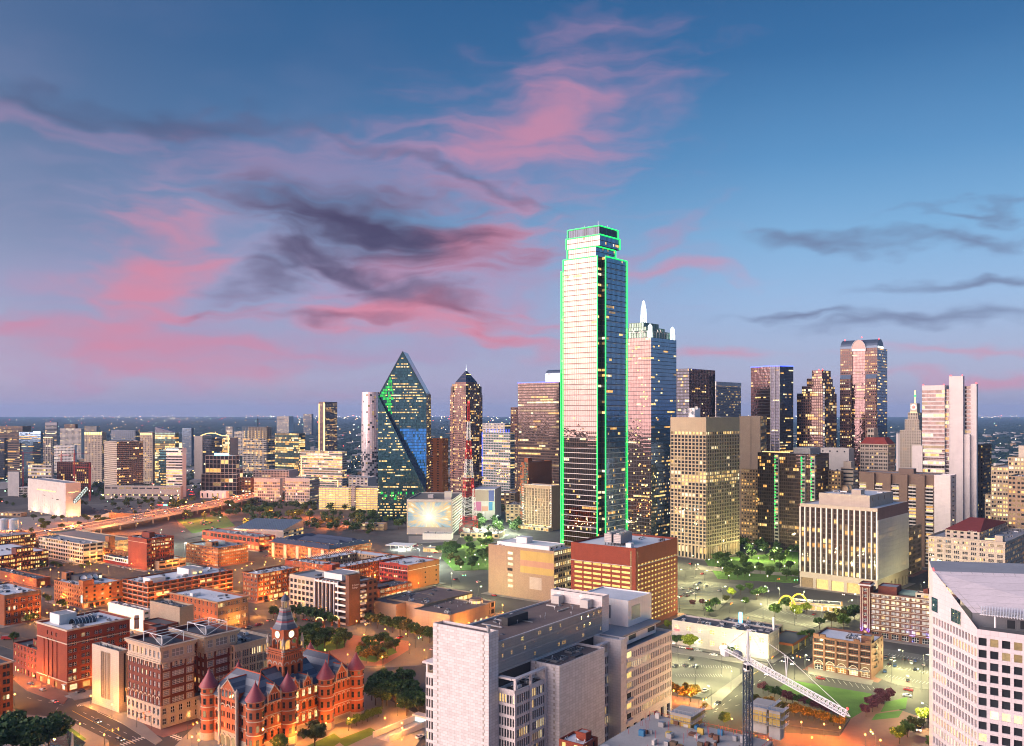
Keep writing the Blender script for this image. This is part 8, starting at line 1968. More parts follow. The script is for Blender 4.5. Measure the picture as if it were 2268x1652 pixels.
def far2():
    y=rg.uniform(14000,23500);c=rg.choice((-.46,-.40,-.28,-.22,-.16,-.1,.03,.16,.33,.52,.55));x=(c+rg.gauss(0,.035))*y
    return x,y,rg.uniform(6,70),y/1971*rg.uniform(.25,.7)
def far3():
    y=rg.uniform(1250,2600);x=rg.uniform(-.6,-.02)*y if rg.random()<.75 else rg.uniform(.1,.6)*y
    return x,y,rg.uniform(7,17),rg.uniform(.35,.75)
M5=['far_orange','far_orange','far_white','far_white','far_white','far_red','far_green'];sparks('distant_lamps','scattered lamps of the far suburbs',700,far1,M5);sparks('horizon_lamps','strings of lamps along the far horizon',260,far2,M5);sparks('uptown_lamps','many small street lamps among the uptown towers',520,far3,M5)
# ------------------------------------------------------------------ lamps
def lamp_proto(kind):
    r=bpy.data.objects.new('street_lamp',None);parts=[]
    col,mh,h,e=dict(orange=((1,.34,.05),'lamp_orange',5.2,15000),warm=((1,.72,.36),'lamp_white',4.6,1400),green=((1,.94,.44),'lamp_green',10.5,4300),flood=((.85,1,.72),'lamp_green',17,22000),road=((1,.24,.04),'lamp_orange',11,9500))[kind]
    mb=MB()
    if kind in('orange','warm'):
        mb.cyl(0,0,0,.8,.16,.12,8);mb.cyl(0,0,.8,h-.3,.075,.06,8);mb.cyl(0,0,h-.32,h-.2,.16,.2,8);hd=MB();hd.lathe(0,0,[(.05,h-.2),(.30,h),(.34,h+.22),(.2,h+.5),(.03,h+.62)],10);lz=h+.15;lx=0
        cap=MB();cap.cyl(0,0,h+.6,h+.85,.12,.02,6)
    else:
        mb.cyl(0,0,0,h,.14,.08,8);mb.bar((0,0,h),(1.9,0,h+.35),.05);hd=MB();hd.obox((2.2,0,h+.3),(.5,0,0),(0,.22,0),(0,0,.12));lz=h-.1;lx=2.2;cap=MB();cap.obox((2.2,0,h+.45),(.55,0,0),(0,.25,0),(0,0,.03))
    ms=[('pole',mb.mesh('pole',['dark_metal'])),('lamp_head',hd.mesh('lamp_head',[mh])),('lamp_cap',cap.mesh('lamp_cap',['dark_metal']))]
    ld=bpy.data.lights.new('lamp_glow','POINT');ld.energy=e;ld.color=col;ld.shadow_soft_size=.35
    return ms,ld,(lx,0,lz),h
LP={k:lamp_proto(k) for k in('orange','warm','green','flood','road')}
def lamp_at(X,Y,kind,label,group):
    ms,ld,lp,h=LP[kind];r=empty('street_lamp',(X,Y,.15),random.uniform(0,6.28),label,'street lamp',group)
    for nm,me in ms:link(bpy.data.objects.new(nm,me),r)
    o=bpy.data.objects.new('lamp_glow',ld);link(o,r);o.location=lp;o.location.z+=.0
def lamps(kind,phrase,group,pts):
    """pts: photo position of each lamp head"""
    h=LP[kind][3]+.2;q=[]
    for x,y in pts:
        d=depth(y,h);X=(x-CX)/FX*d
        if inside(X,d,.6):
            continue
        q.append((x,X,d))
    q.sort();w={'orange':'orange globe street lamp','warm':'warm white park lamp','green':'tall pale yellow street lamp','flood':'tall white floodlight mast','road':'tall orange roadway lamp'}[kind]
    for i,(x,X,d) in enumerate(q):lamp_at(X,d,kind,'%s %s, %s from the left'%(w,phrase,nth(i)),group)
LAMPXY=[]
_la=lamp_at
def lamp_at(X,Y,kind,label,group):
    LAMPXY.append((X,Y));_la(X,Y,kind,label,group)
lamps('orange','around the street junction at lower left','lamps at the lower left junction',[(40,1485),(75,1497),(32.6,1538),(201,1542),(248,1561),(177,1603.5),(231,1627.7),(425,1632.7),(436,1600),(448,1560),(20,1560),(120,1585)])
lamps('orange','around the courthouse plaza','lamps round the courthouse plaza',[(567,1349),(586,1316),(609,1321),(767,1395),(806,1406),(853,1394),(899,1404.5),(847,1455),(907,1428),(853,1591),(890.6,1613),(890,1602),(810,1383.6),(700,1395),(735,1402),(790,1376),(820,1420),(940,1440),(770,1450),(720,1440),(880,1560),(935,1545),(835,1440),(960,1420),(655,1622),(722,1602),(772,1592),(615,1645),(575,1655),(440,1640)])
lamps('orange','along the brick street at lower right','lamps along the brick street',[(1526.7,1538.5),(1733,1584.6),(1825,1604.5),(1798,1634),(1916.5,1627.6),(1621,1593),(1492,1530),(1680,1590),(1775,1600),(1860,1612),(1700,1640),(1950,1640)])
lamps('green','over the lower right parking lots','lamps over the lower right lots',[(1575,1523),(1783,1449),(1598.5,1449),(1619,1484),(1540,1470),(1727,1302),(1690,1340),(1760,1350),(1820,1345),(1540,1296),(1600,1300),(1505,1322),(1560,1330),(2000,1440),(2045,1450),(1975,1465),(2040,1485),(1650,1330),(1760,1460),(1700,1310),(1880,1330),(2020,1500),(2055,1560),(1660,1430),(1500,1425)])
lamps('orange','in the warehouse streets','lamps in the warehouse streets',[(266,1345),(239,1337.6),(104.5,1357.5),(79,1366),(201,1250),(187.6,1256),(521,1262.6),(536,1259),(547,1253),(557,1248),(347.6,1248.7),(138,1322),(120,1340),(150,1345),(290,1345),(90,1300),(112,1262),(130,1268),(215,1262),(240,1255),(340,1262),(330,1270),(60,1345),(165,1350),(210,1343),(20,1262),(45,1256)])
lamps('orange','along the street of the hipped apartments','lamps along the apartment street',[(607.5,1237.6),(588.7,1245),(586,1251),(557.5,1248.7),(822.5,1205),(819,1198),(800,1208.7),(670,1264.6),(620,1243),(640,1240),(700,1226),(740,1218),(770,1212),(545,1270),(530,1290),(600,1330),(630,1330),(660,1258),(690,1310),(810,1290),(830,1275),(860,1268),(570,1300),(525,1240),(500,1230)])
lamps('warm','in the market square','lamps in the market square',[(990,1217),(1031,1235),(1052,1229),(996,1244),(1021,1256),(1010,1250),(1060,1250),(975,1236),(1040,1215),(1000,1270),(1066,1208),(1075,1240)])
lamps('warm','in the dense park','lamps in the dense park',[(1590,1245),(1620,1240),(1650,1243),(1680,1236),(1710,1239),(1740,1232),(1600,1258),(1635,1262),(1672,1256),(1705,1260),(1738,1254),(1760,1246),(1615,1275),(1660,1274),(1700,1276),(1745,1270),(1560,1225),(1580,1215)])
lamps('road','beside the elevated highway','highway lamps',[(47.6,1156),(149.6,1138.4),(254,1139),(392.6,1102),(415,1138),(450,1133),(470,1102),(301,1160),(515,1096),(357.6,1113),(539,1148),(90,1165),(200,1150),(330,1128),(430,1118),(485,1120),(545,1110),(600,1130),(650,1135),(690,1128),(720,1150),(760,1145),(250,1160),(160,1160)])
lamps('flood','over the open yards behind the warehouses','floodlights behind the warehouses',[(222,1177),(356,1173.5),(409,1202),(485,1147),(951,1210),(1098.7,1142),(1130,1150),(1075,1135),(930,1215),(1000,1160)])
lamps('green','along the avenue below the green-lit tower','lamps below the green-lit tower',[(1000,1270),(1180,1262),(1240,1262),(1060,1300),(1540,1250),(1560,1265),(1100,1280),(1515,1262),(1530,1232),(1700,1300),(1110,1225),(1135,1200),(1150,1185),(1485,1225),(1500,1238),(1575,1240),(1650,1215),(1665,1205),(1690,1218),(1720,1215),(1755,1220),(1780,1310),(1820,1318),(1900,1316),(2040,1290),(2050,1310),(1250,1215),(1040,1310),(1020,1190),(1060,1172),(1075,1188),(1100,1160)])
def deck_lamps():
    pts,L_,R_,zh=HW;it=[]
    for i in range(len(pts)-2):
        for q in np.arange(.05,1,.2):
            p=L_[i].lerp(R_[i],.5).lerp(L_[i+1].lerp(R_[i+1],.5),q);it.append((CX+p.x/p.y*FX,p.x,p.y))
    it=[t for t in it if t[0]>-40];it.sort()
    for i,(x,X,Y) in enumerate(it):
        _la(X,Y,'road','tall orange roadway lamp on the highway median, %s from the left'%nth(i),'lamps on the highway median');COL.objects[-1].parent.location.z=zh+.9
deck_lamps()
def frontage():
    near=[];far=[]
    for k in BLDS:
        if not(430<k.org[1]<960 and -480<k.org[0]<60) or not k.fp:continue
        x0=min(f[0] for f in k.fp)-5.5;x1=max(f[1] for f in k.fp)+5.5;y0=min(f[2] for f in k.fp)-5.5;y1=max(f[3] for f in k.fp)+5.5
        c=[(x0,y0),(x1,y0),(x1,y1),(x0,y1)]
        for i in (3,0,1):
            a,b=c[i],c[(i+1)%4];n_=max(1,int(math.hypot(b[0]-a[0],b[1]-a[1])/24))
            for j in range(n_):
                t=(j+.5)/n_;X,Y=k.world(a[0]+(b[0]-a[0])*t,a[1]+(b[1]-a[1])*t);px_=CX+X/Y*FX
                if px_<-15 or inside(X,Y,.8) or any((X-p)**2+(Y-q_)**2<19*19 for p,q_ in LAMPXY):continue
                LAMPXY.append((X,Y));(near if Y<640 else far).append((px_,X,Y))
    for L2,ph in ((near,'along the nearer brick fronts'),(far,'along the farther brick fronts')):
        L2.sort()
        for i,(x,X,Y) in enumerate(L2[:59]):_la(X,Y,'orange','orange globe street lamp %s, %s from the left'%(ph,nth(i)),'lamps '+ph)
    print('frontage',len(near),len(far))
frontage()
# ------------------------------------------------------------------ vehicles
CAR={}
def car_meshes(color):
    if color in CAR:return CAR[color]
    nm='car_'+color;c=dict(white=(.65,.65,.63),silver=(.32,.33,.34),black=(.018,.018,.02),red=(.28,.015,.015),blue=(.03,.06,.16),grey=(.11,.11,.12),tan=(.30,.25,.18))[color]
    t=NT(nm);t.b.inputs['Base Color'].default_value=(*c,1);t.b.inputs['Roughness'].default_value=.25;t.b.inputs['Coat Weight'].default_value=.6;MATS[nm]=t.m
    b=MB();prof=[(-2.25,.35),(-2.3,.75),(-2.15,.95),(-1.55,1.0),(1.05,.98),(2.1,.82),(2.25,.6),(2.2,.35)];w=.88
    def ext(mb,prof,w,w2=None):
        n_=len(prof);w2=w2 or [w]*n_;a=[(x,-w2[i],z) for i,(x,z) in enumerate(prof)];d=[(x,w2[i],z) for i,(x,z) in enumerate(prof)]
        mb.raw(a+d,[tuple(range(n_)),tuple(range(2*n_-1,n_-1,-1))]+[(i,n_+i,n_+(i+1)%n_,(i+1)%n_) for i in range(n_)])
    ext(b,prof,w,[.82,.88,.88,.9,.9,.88,.84,.8])
    g=MB();ext(g,[(-1.75,.99),(-1.25,1.40),(.15,1.43),(.95,.98)],.8,[.84,.68,.68,.84])
    r=MB();ext(r,[(-1.22,1.405),(-1.15,1.46),(.1,1.49),(.17,1.435)],.69,[.69,.66,.66,.69])
    wh=MB();wh.lathe(0,0,[(.02,-.1),(.2,-.11),(.33,-.1),(.33,.1),(.2,.11),(.02,.1)],12)
    hl=MB();hl.obox((2.2,0,.66),(.06,0,0),(0,.2,0),(0,0,.09));tl=MB();tl.obox((-2.26,0,.78),(.05,0,0),(0,.2,0),(0,0,.09))
    CAR[color]=dict(body=b.mesh('body',[nm]),glass=g.mesh('window_glass',['glass_dark']),roof=r.mesh('roof',[nm]),wheel=wh.mesh('wheel',['rubber']),hl=hl.mesh('headlight',['glass_grey']),hl1=hl.mesh('headlight',['head']),tl=tl.mesh('taillight',['red_metal']),tl1=tl.mesh('taillight',['tail']));return CAR[color]
def car(X,Y,z,rz,color,label,group,on=False,name='car',s=1.,small=False):
    m_=car_meshes(color);r=empty(name,(X,Y,z),rz,label,'car',group);r.scale=(s,s,s)
    for nm,k in (('body','body'),('window_glass','glass'),('roof','roof')):link(bpy.data.objects.new(nm,m_[k]),r)
    if not small:
        for x in (-1.4,1.4):
            for y in (-.8,.8):
                o=bpy.data.objects.new('wheel',m_['wheel']);link(o,r);o.location=(x,y,.33);o.rotation_euler=(pi/2,0,0)
    for y in (-.62,.62):
        o=bpy.data.objects.new('headlight',m_['hl1' if on else 'hl']);link(o,r);o.location=(0,y,0);o=bpy.data.objects.new('taillight',m_['tl1' if on else 'tl']);link(o,r);o.location=(0,y,0)
    return r
COLS=('white','silver','black','grey','blue','silver','black','white')
def cars(phrase,group,items,ang,on=False,z=.2):
    items=sorted(items,key=lambda t:t[0])
    for i,t in enumerate(items):
        x,y=t[:2];c=t[2] if len(t)>2 and t[2] else COLS[(i*5+len(phrase))%8];a=t[3] if len(t)>3 else ang;X,Y=gp(x,y)
        car(X,Y,z,R(a)+(pi if random.random()<.5 and not on else 0),c,'%s car %s, %s from the left'%(c,phrase,nth(i)),group,on)
GU=90-G1;GV=180-G1
cars('in the lot before the white stone courts','cars in the courts lot',[(1496,1478,'black'),(1518,1476,'grey'),(1541,1480,'black'),(1530,1462,'black'),(1562,1532,'white')],GU,z=.3)
cars('at the kerb before the bus station','cars before the bus station',[(1513,1436,'white'),(1526,1438,'red'),(1547,1443,'silver'),(1580,1452,'white'),(1741,1458,'silver')],GV,z=.02)
cars('in the lot beside the brown brick loft','cars beside the brick loft',[(1961,1462),(1974,1463,'white'),(1980,1458),(2002,1462,'black'),(2015,1464),(2027,1466,'blue'),(2019,1471),(1971,1473,'black'),(1982,1477),(2046,1474.6,'silver'),(2027,1486),(1960,1490,'blue'),(2010.6,1511),(2061,1505),(1962,1456,'grey')],GU+10,z=.32)
cars('on the street above the lawn','cars above the lawn',[(1817.6,1505,'red'),(2012,1530,'red'),(2010,1543,'white')],GV,z=.02)
cars('in the lot beyond the bus station','cars beyond the bus station',[(1564,1300.7,'silver'),(1549,1294,'blue'),(1541.7,1296.5),(1510.6,1306,'white'),(1533,1311),(1524,1314),(1539,1317,'white'),(1524,1322,'black'),(1507,1323,'red'),(1516,1318),(1594,1310),(1545,1308),(1530,1306,'tan')],GU,z=.32)
cars('on the diner lot','cars on the diner lot',[(1803,1363,'red'),(1778,1358,'black'),(1805,1349,'white'),(1820.6,1350.5,'silver'),(1809,1339,'red'),(1830,1358),(1790,1346)],GU,z=.32)
cars('driving with lights on by the bus station corner','moving cars at the bus station corner',[(1737,1465,'grey'),(1757,1472,'white'),(1792,1462,'black'),(1700,1495,'silver'),(1660,1525,'black'),(1680,1318,'red'),(1870,1318,'red'),(1590,1560,'grey')],GU+180,True,.02)
cars('driving with lights on at lower left','moving cars at lower left',[(266,1640,'black',GV+180),(215,1600,'grey',GV+180),(120,1556,'silver',GV)],GV,True,.02)
cars('near the courthouse plaza','cars near the plaza',[(930,1635,'white'),(887,1414,'red'),(960,1440,'silver'),(745,1360,'white'),(720,1352,'black'),(598,1376,'silver'),(575,1384,'tan'),(640,1346,'white')],GU,True,.2)
cars('at the filling station','cars at the filling station',[(902,1211),(911,1214,'white'),(921,1211,'red'),(930,1209,'tan'),(915,1219),(945,1222,'silver'),(952,1234,'white'),(965,1226,'red')],20,True,.3)
cars('in the streets below the green-lit tower','cars below the green-lit tower',[(1545,1262,'white'),(1556,1272,'red'),(1530,1250,'black'),(1180,1290,'silver'),(1060,1290,'white'),(1010,1284,'black'),(1095,1190,'red'),(1120,1175,'white'),(1085,1165,'silver')],GU,True,.02)
def kerbside():
    random.seed(31);near=[];far=[];used=[]
    for k in BLDS:
        if not(430<k.org[1]<960 and -480<k.org[0]<60) or not k.fp:continue
        x0=min(f[0] for f in k.fp)-6.4;x1=max(f[1] for f in k.fp)+6.4;y0=min(f[2] for f in k.fp)-6.4;y1=max(f[3] for f in k.fp)+6.4
        c=[(x0,y0),(x1,y0),(x1,y1),(x0,y1)]
        for i in (3,0):
            a,b=c[i],c[(i+1)%4];n_=int(math.hypot(b[0]-a[0],b[1]-a[1])/6.3)
            for j in range(n_):
                if random.random()<.45:continue
                t=(j+.5)/n_;X,Y=k.world(a[0]+(b[0]-a[0])*t,a[1]+(b[1]-a[1])*t);px_=CX+X/Y*FX
                if px_<0 or inside(X,Y,1.2) or any((X-p)**2+(Y-q)**2<36 for p,q in used):continue
                used.append((X,Y));(near if Y<640 else far).append((px_,X,Y,k.rz+(pi/2 if i==3 else 0)))
    for L2,ph in ((near,'parked along the nearer brick fronts'),(far,'parked along the farther brick fronts')):
        random.shuffle(L2);L2=sorted(L2[:55])
        for i,(x,X,Y,a) in enumerate(L2):
            c=random.choice(COLS+('red',));car(X,Y,.14,a+random.choice((0,pi)),c,'%s car %s, %s from the left'%(c,ph,nth(i)),'cars '+ph)
kerbside()
cars('in the museum parking lot','cars in the museum lot',[(205+random.uniform(0,150),1118+random.uniform(0,18)) for _ in range(44)],40,z=.25)
cars('on the yard behind the hipped apartments','cars behind the apartments',[(640+random.uniform(0,150),1152+random.uniform(0,16)) for _ in range(14)],20,True,.25)
cars('on the meadow road left of the shed roofs','cars on the meadow road',[(400+random.uniform(0,110),1150+random.uniform(0,30)) for _ in range(14)],70,True,.25)
random.seed(77)
pts,L_,R_,zh=HW
def hcars():
    it=[]
    for i in range(96):
        s_=random.uniform(1.0,6.2);k_=int(s_);f=s_-k_;lane=random.choice((.05,.15,.25,.35,.45,.55,.65,.75,.85,.95));p=L_[k_].lerp(R_[k_],lane).lerp(L_[k_+1].lerp(R_[k_+1],lane),f);d=(L_[k_+1]-L_[k_]);a=math.atan2(d.y,d.x)+(pi if lane<.5 else 0);it.append((CX+p.x/p.y*FX,p.x,p.y,a))
    it=[t for t in it if t[0]>-5];it.sort()
    for i,(x,X,Y,a) in enumerate(it[:59]):
        c=COLS[(i*3)%8];car(X,Y,zh+.02,a,c,'%s car with lights on the elevated highway, %s from the left'%(c,nth(i)),'cars on the elevated highway',True,small=True,s=1.15)
hcars()
def avenue():
    it=[]
    for i in range(30):
        t=random.random();y=1500+1500*t*t;x0=CX+(420-CX);px_=424-14*t;X=(px_-CX)/FX*y+random.choice((-5,-1.5,2,5.5));it.append((CX+X/y*FX,X,y))
    it.sort()
    for i,(x,X,Y) in enumerate(it):
        c=COLS[i%8];car(X,Y,.05,R(100),c,'%s car with red tail lights queuing on the far avenue, %s from the left'%(c,nth(i)),'cars queuing on the far avenue',True,small=True,s=1.5)
avenue()
# bus
def bus():
    X,Y=gp(2036,1612);r=empty('city_bus',(X,Y,.02),R(-90-28),'lit city bus on the street beside the pale right-hand tower','bus')
    b=MB();b.box(-5.8,5.8,-1.25,1.25,.35,1.3);b.box(-5.8,5.8,-1.25,1.25,2.5,3.0);b.box(-5.8,-5.5,-1.25,1.25,1.3,2.5);b.build('body','white_metal',r)
    g=MB();g.box(-5.49,5.74,-1.2,1.2,1.302,2.498);g.build('window_band','glass_grey',r)
    for y in (-.85,.85):
        h=MB();h.obox((5.83,y,.8),(.05,0,0),(0,.22,0),(0,0,.14));h.build('headlight','head',r)
    s_=MB();s_.box(5.78,5.86,-.9,.9,2.56,2.92);s_.build('destination_sign','neon_yellow',r)
    for x in (-3.6,3.8):
        for y in (-1.15,1.15):
            w_=MB();w_.lathe(0,0,[(.05,-.14),(.48,-.14),(.48,.14),(.05,.14)],14);o=w_.build('wheel','rubber',r);o.location=(x,y,.48);o.rotation_euler=(pi/2,0,0)
    u=MB();u.box(-4,-1,-.8,.8,3.0,3.3);u.build('roof_pod','white_metal',r)
bus()
X,Y=gp(21,1417);r=empty('fire_truck',(X,Y,.2),R(10),'red fire truck parked by the low wing at far left','truck')
b=MB();b.box(-4.2,4.2,-1.2,1.2,.5,2.3);b.build('body','red_metal',r);b=MB();b.box(2.3,4.25,-1.15,1.15,2.3,3.0);b.build('cab_roof','red_metal',r);b=MB();b.box(-4,2,-.5,.5,2.3,2.8);b.build('ladder','steel',r);b=MB();b.box(4.21,4.26,-1,1,1.5,2.25);b.build('windscreen','glass_dark',r)
for x in (-2.6,2.8):
    for y in (-1.1,1.1):
        w_=MB();w_.lathe(0,0,[(.05,-.14),(.5,-.14),(.5,.14),(.05,.14)],12);o=w_.build('wheel','rubber',r);o.location=(x,y,.5);o.rotation_euler=(pi/2,0,0)
# traffic signals
def signals():
    it=[(91,1524,'tail',40),(122,1526,'tail',200),(303,1612,'tail',40),(335,1616,'tail',220),(232,1650,'lamp_orange',30),(415,1638,'lamp_orange',60),(920,1436,'sig_green',60),(1018,1290,'sig_green',30),(1548,1580,'sig_green',40),(1706,1484,'tail',60),(1782,1482,'tail',120),(1558,1352,'tail',30),(1616,1358,'tail',60),(1718,1300,'tail',40),(1752,1300,'sig_green',10),(1940,1660,'sig_green',90),(1655,1392,'tail',70)]
    it.sort()
    for i,(x,y,c,a) in enumerate(it):
        X,Y=gp(x,y);w={'tail':'red','sig_green':'green','lamp_orange':'amber'}[c];r=empty('traffic_signal',(X,Y,.1),R(a),'corner traffic signal showing %s, %s of all signals from the left'%(w,nth(i)),'traffic signal','traffic signals')
        p=MB();p.cyl(0,0,0,6.2,.13,.09,8);p.build('pole','dark_metal',r);p=MB();p.bar((0,0,6),(5.5,0,6.2),.07);p.build('mast_arm','dark_metal',r)
        for q in (3,5.3):
            h=MB();h.obox((q,0,5.75),(.2,0,0),(0,.18,0),(0,0,.55));o=h.build('signal_head','paint_yellow',r);h=MB();h.obox((q,-.2,6.05 if c=='tail' else 5.4),(.15,0,0),(0,.04,0),(0,0,.15));h.obox((q,.2,6.05 if c=='tail' else 5.4),(.15,0,0),(0,.04,0),(0,0,.15));h.build('lens',c,o)
signals()
# ------------------------------------------------------------------ plaza at lower left
X,Y=gp(160,1672);r=empty('obelisk',(X,Y,.15),R(45),'white stone obelisk standing beside the reflecting pool','obelisk');b=MB();b.box(-.9,.9,-.9,.9,0,1.2);b.build('pedestal','white_stone',r);b=MB();b.raw([(-.5,-.5,1.2),(.5,-.5,1.2),(.5,.5,1.2),(-.5,.5,1.2),(-.32,-.32,8.6),(.32,-.32,8.6),(.32,.32,8.6),(-.32,.32,8.6),(0,0,9.4)],[(0,1,5,4),(1,2,6,5),(2,3,7,6),(3,0,4,7),(4,5,8),(5,6,8),(6,7,8),(7,4,8)]);b.build('shaft','white_stone',r)
o=patch('reflecting_pool',[(105,1628),(146,1616),(190,1646),(170,1668),(110,1660)],'glass_teal');o['kind']='structure'
X,Y=gp(32,1668);r=empty('flagpole',(X,Y,.15),0,'flagpole with a striped flag beside the plaza oaks','flagpole');b=MB();b.cyl(0,0,0,13,.09,.05,8);b.cyl(0,0,13,13.2,.12,.02,8);b.build('pole','white_metal',r);b=MB()
for j in range(7):b.raw([(.1,0,9.2+j*.42),(.9,.25,9.0+j*.42),(.9,.25,9.38+j*.42),(.1,0,9.58+j*.42)],[(0,1,2,3)],j%2)
b.build('flag',['red_metal','white_paint'],r)
X,Y=gp(78,1676);r=empty('stone_marker',(X,Y,.15),R(30),'upright white stone marker under the plaza oaks','monument');b=MB();b.box(-1.4,1.4,-.5,.5,0,4.2);b.build('slab','white_stone',r);b=MB();b.box(-1.8,1.8,-.9,.9,0,.4);b.build('base','concrete',r)
# arches of lights at the market entrance
for i,(x,y) in enumerate(((708,1392),(743,1388))):
    X,Y=gp(x,y);r=empty('entry_arch',(X,Y,.15),R(-30),'%s brick arch strung with lights at the market street entrance'%('left' if i==0 else 'right'),'arch','lit entrance arches')
    for s_ in (-3,3):
        b=MB();b.box(s_-.6,s_+.6,-.6,.6,0,5);b.build('pier','brick_rust',r)
    b=MB();n=10
    for j in range(n):
        a,c=pi*j/n,pi*(j+1)/n;b.bar((-3*cos(a),0,5+2*sin(a)),(-3*cos(c),0,5+2*sin(c)),.22)
    b.build('lit_arch','neon_warm',r)
# underground car park entrance by the courthouse
k=Bld('ramp_wall','low pale walls of the car park ramp right of the courthouse','wall',gp(862,1645),G1);k.m('wall','concrete_pale').box(0,26,0,.8,0,2.6);k.m('wall','concrete_pale').box(0,26,9,9.8,0,2.6);k.m('ramp','concrete').poly([(0,.8,.22),(26,.8,.25),(26,9,.25),(0,9,.22)]);k.m('portal','lit_cool').box(25.8,26,.9,8.9,.3,2.4);k.m('lintel','concrete_pale').box(25,29,-.2,10,2.61,3.4,bottom=True);k.done()
# filling station canopy
k=Bld('filling_station','small filling station with a bright flat canopy before the white shed','building',gp(905,1222),20.);b=k.m('canopy','white_metal');b.box(0,18,0,26,5,5.8,bottom=True);k.m('canopy_light','neon_white').box(1,17,1,25,4.92,4.98,bottom=True)
for x in (3,15):
    for y in (4,13,22):k.m('column','steel').box(x-.3,x+.3,y-.3,y+.3,.2,5)
k.block(4,16,-34,-14,0,4.5,st(4.5,4,((.1,.8),),.1,.6,.3,.8,nf=1),st(4.5,4,((.1,.8),),.1,.6,.3,.8,nf=1),None,None,'tan_stucco','roof_grey',.5);k.done()
ld=bpy.data.lights.new('canopy_glow','AREA');ld.energy=2600;ld.size=14;ld.color=(.9,1,.85);o=bpy.data.objects.new('canopy_glow',ld);link(o,k.root);o.location=(9,13,4.7)
# ------------------------------------------------------------------ construction site and tower crane
def crane():
    T=(79.5,300.);zj=55.8;tip=Vector((92.7,246.,zj));end=Vector((72.5,316.7,zj));d=(tip-Vector((*T,zj)));L1=d.length;rz=math.atan2(d.y,d.x);L2=(end-Vector((*T,zj))).length
    r=empty('tower_crane',(*T,0),rz,'tall tower crane with white lattice jib over the building site','crane')
    def truss(mb,x0,x1,z,h,w,step,rr=.075):
        for y in (-w,w):mb.bar((x0,y,z),(x1,y,z),rr*1.5)
        mb.bar((x0,0,z+h),(x1,0,z+h),rr*1.6);t=x0
        while t<x1-.1:
            e=min(t+step,x1);m_=(t+e)/2
            for y in (-w,w):mb.bar((t,y,z),(m_,0,z+h),rr);mb.bar((m_,0,z+h),(e,y,z),rr)
            mb.bar((t,-w,z),(e,w,z),rr*.8);mb.bar((t,-w,z),(t,w,z),rr*.8);t=e
    b=MB();q=0
    for x in (-1.1,1.1):
        for y in (-1.1,1.1):b.bar((x,y,0),(x,y,zj-1.5),.2)
    while q<zj-3:
        for s_ in (-1,1):
            b.bar((-1.1,s_*1.1,q),(1.1,s_*1.1,q+2.6),.09);b.bar((s_*1.1,1.1,q),(s_*1.1,-1.1,q+2.6),.09)
            b.bar((-1.1,s_*1.1,q),(1.1,s_*1.1,q),.08);b.bar((s_*1.1,1.1,q),(s_*1.1,-1.1,q),.08)
        q+=2.6
    b.build('mast','blue_metal',r)
    b=MB();truss(b,1.5,L1,zj,1.7,.85,2.1);b.build('jib','white_metal',r)
    b=MB()
    for y in (-.8,.8):b.bar((-L2,y,zj),(-1.2,y,zj),.16);b.bar((-L2,y,zj+1.1),(-1.2,y,zj+1.1),.05)
    for x in np.linspace(-L2,-1.2,9):b.bar((x,-.8,zj),(x,.8,zj),.09);b.bar((x,-.8,zj),(x,-.8,zj+1.1),.04);b.bar((x,.8,zj),(x,.8,zj+1.1),.04)
    b.build('counter_jib','white_metal',r)
    b=MB();b.box(-L2,-L2+3.2,-.9,.9,zj-2.2,zj-.2,bottom=True);b.build('counterweight','white_paint',r)
    b=MB();b.obox((-L2-.1,.2,zj+.2),(.15,0,0),(0,1.2,0),(0,0,.5));o=b.build('floodlight','lamp_white',r)
    b=MB();truss(b,0,.01,zj,.01,.01,1);
    b=MB()
    for y in (-.6,.6):b.bar((-.8,y,zj),(0,0,zj+11),.14);b.bar((.8,y,zj),(0,0,zj+11),.14)
    for z in np.linspace(1,10,7):
        f=1-z/11;b.bar((-.8*f,-.6*f,zj+z),(.8*f,.6*f,zj+z),.06)
    b.build('apex','white_metal',r)
    b=MB()
    for x in (L1*.42,L1*.45):b.bar((L1*.435,-.0,zj+1.7),(x,0,zj+8.5),.09)
    b.bar((0,0,zj+11),(L1*.43,0,zj+8.5),.05);b.bar((L1*.43,0,zj+8.5),(L1*.95,0,zj+1.8),.05);b.bar((0,0,zj+11),(L1*.3,0,zj+1.8),.05);b.bar((0,0,zj+11),(-L2+1,.5,zj+.3),.06);b.bar((0,0,zj+11),(-L2+1,-.5,zj+.3),.06);b.build('tie_rod','white_metal',r)
    b=MB();b.box(.9,3,-2.1,-.9,zj-2.3,zj+.1,bottom=True);o=b.build('cab','white_paint',r);b=MB();b.box(3.0,3.05,-2,-1,zj-1.8,zj-.3);b.box(1,2.9,-2.15,-2.1,zj-1.5,zj-.3);b.build('cab_window','glass_dark',o)
    b=MB();b.cyl(0,0,zj-1.5,zj-.1,1.6,1.6,14);b.build('slewing_ring','dark_metal',r)
    b=MB();b.box(-9,-5,-.7,.7,zj+.2,zj+1.8);b.build('winch','grey_metal',r)
    b=MB();b.cyl(L1,0,zj+1.9,zj+2.5,.3,.2,8);b.build('beacon','neon_red',r)
crane()
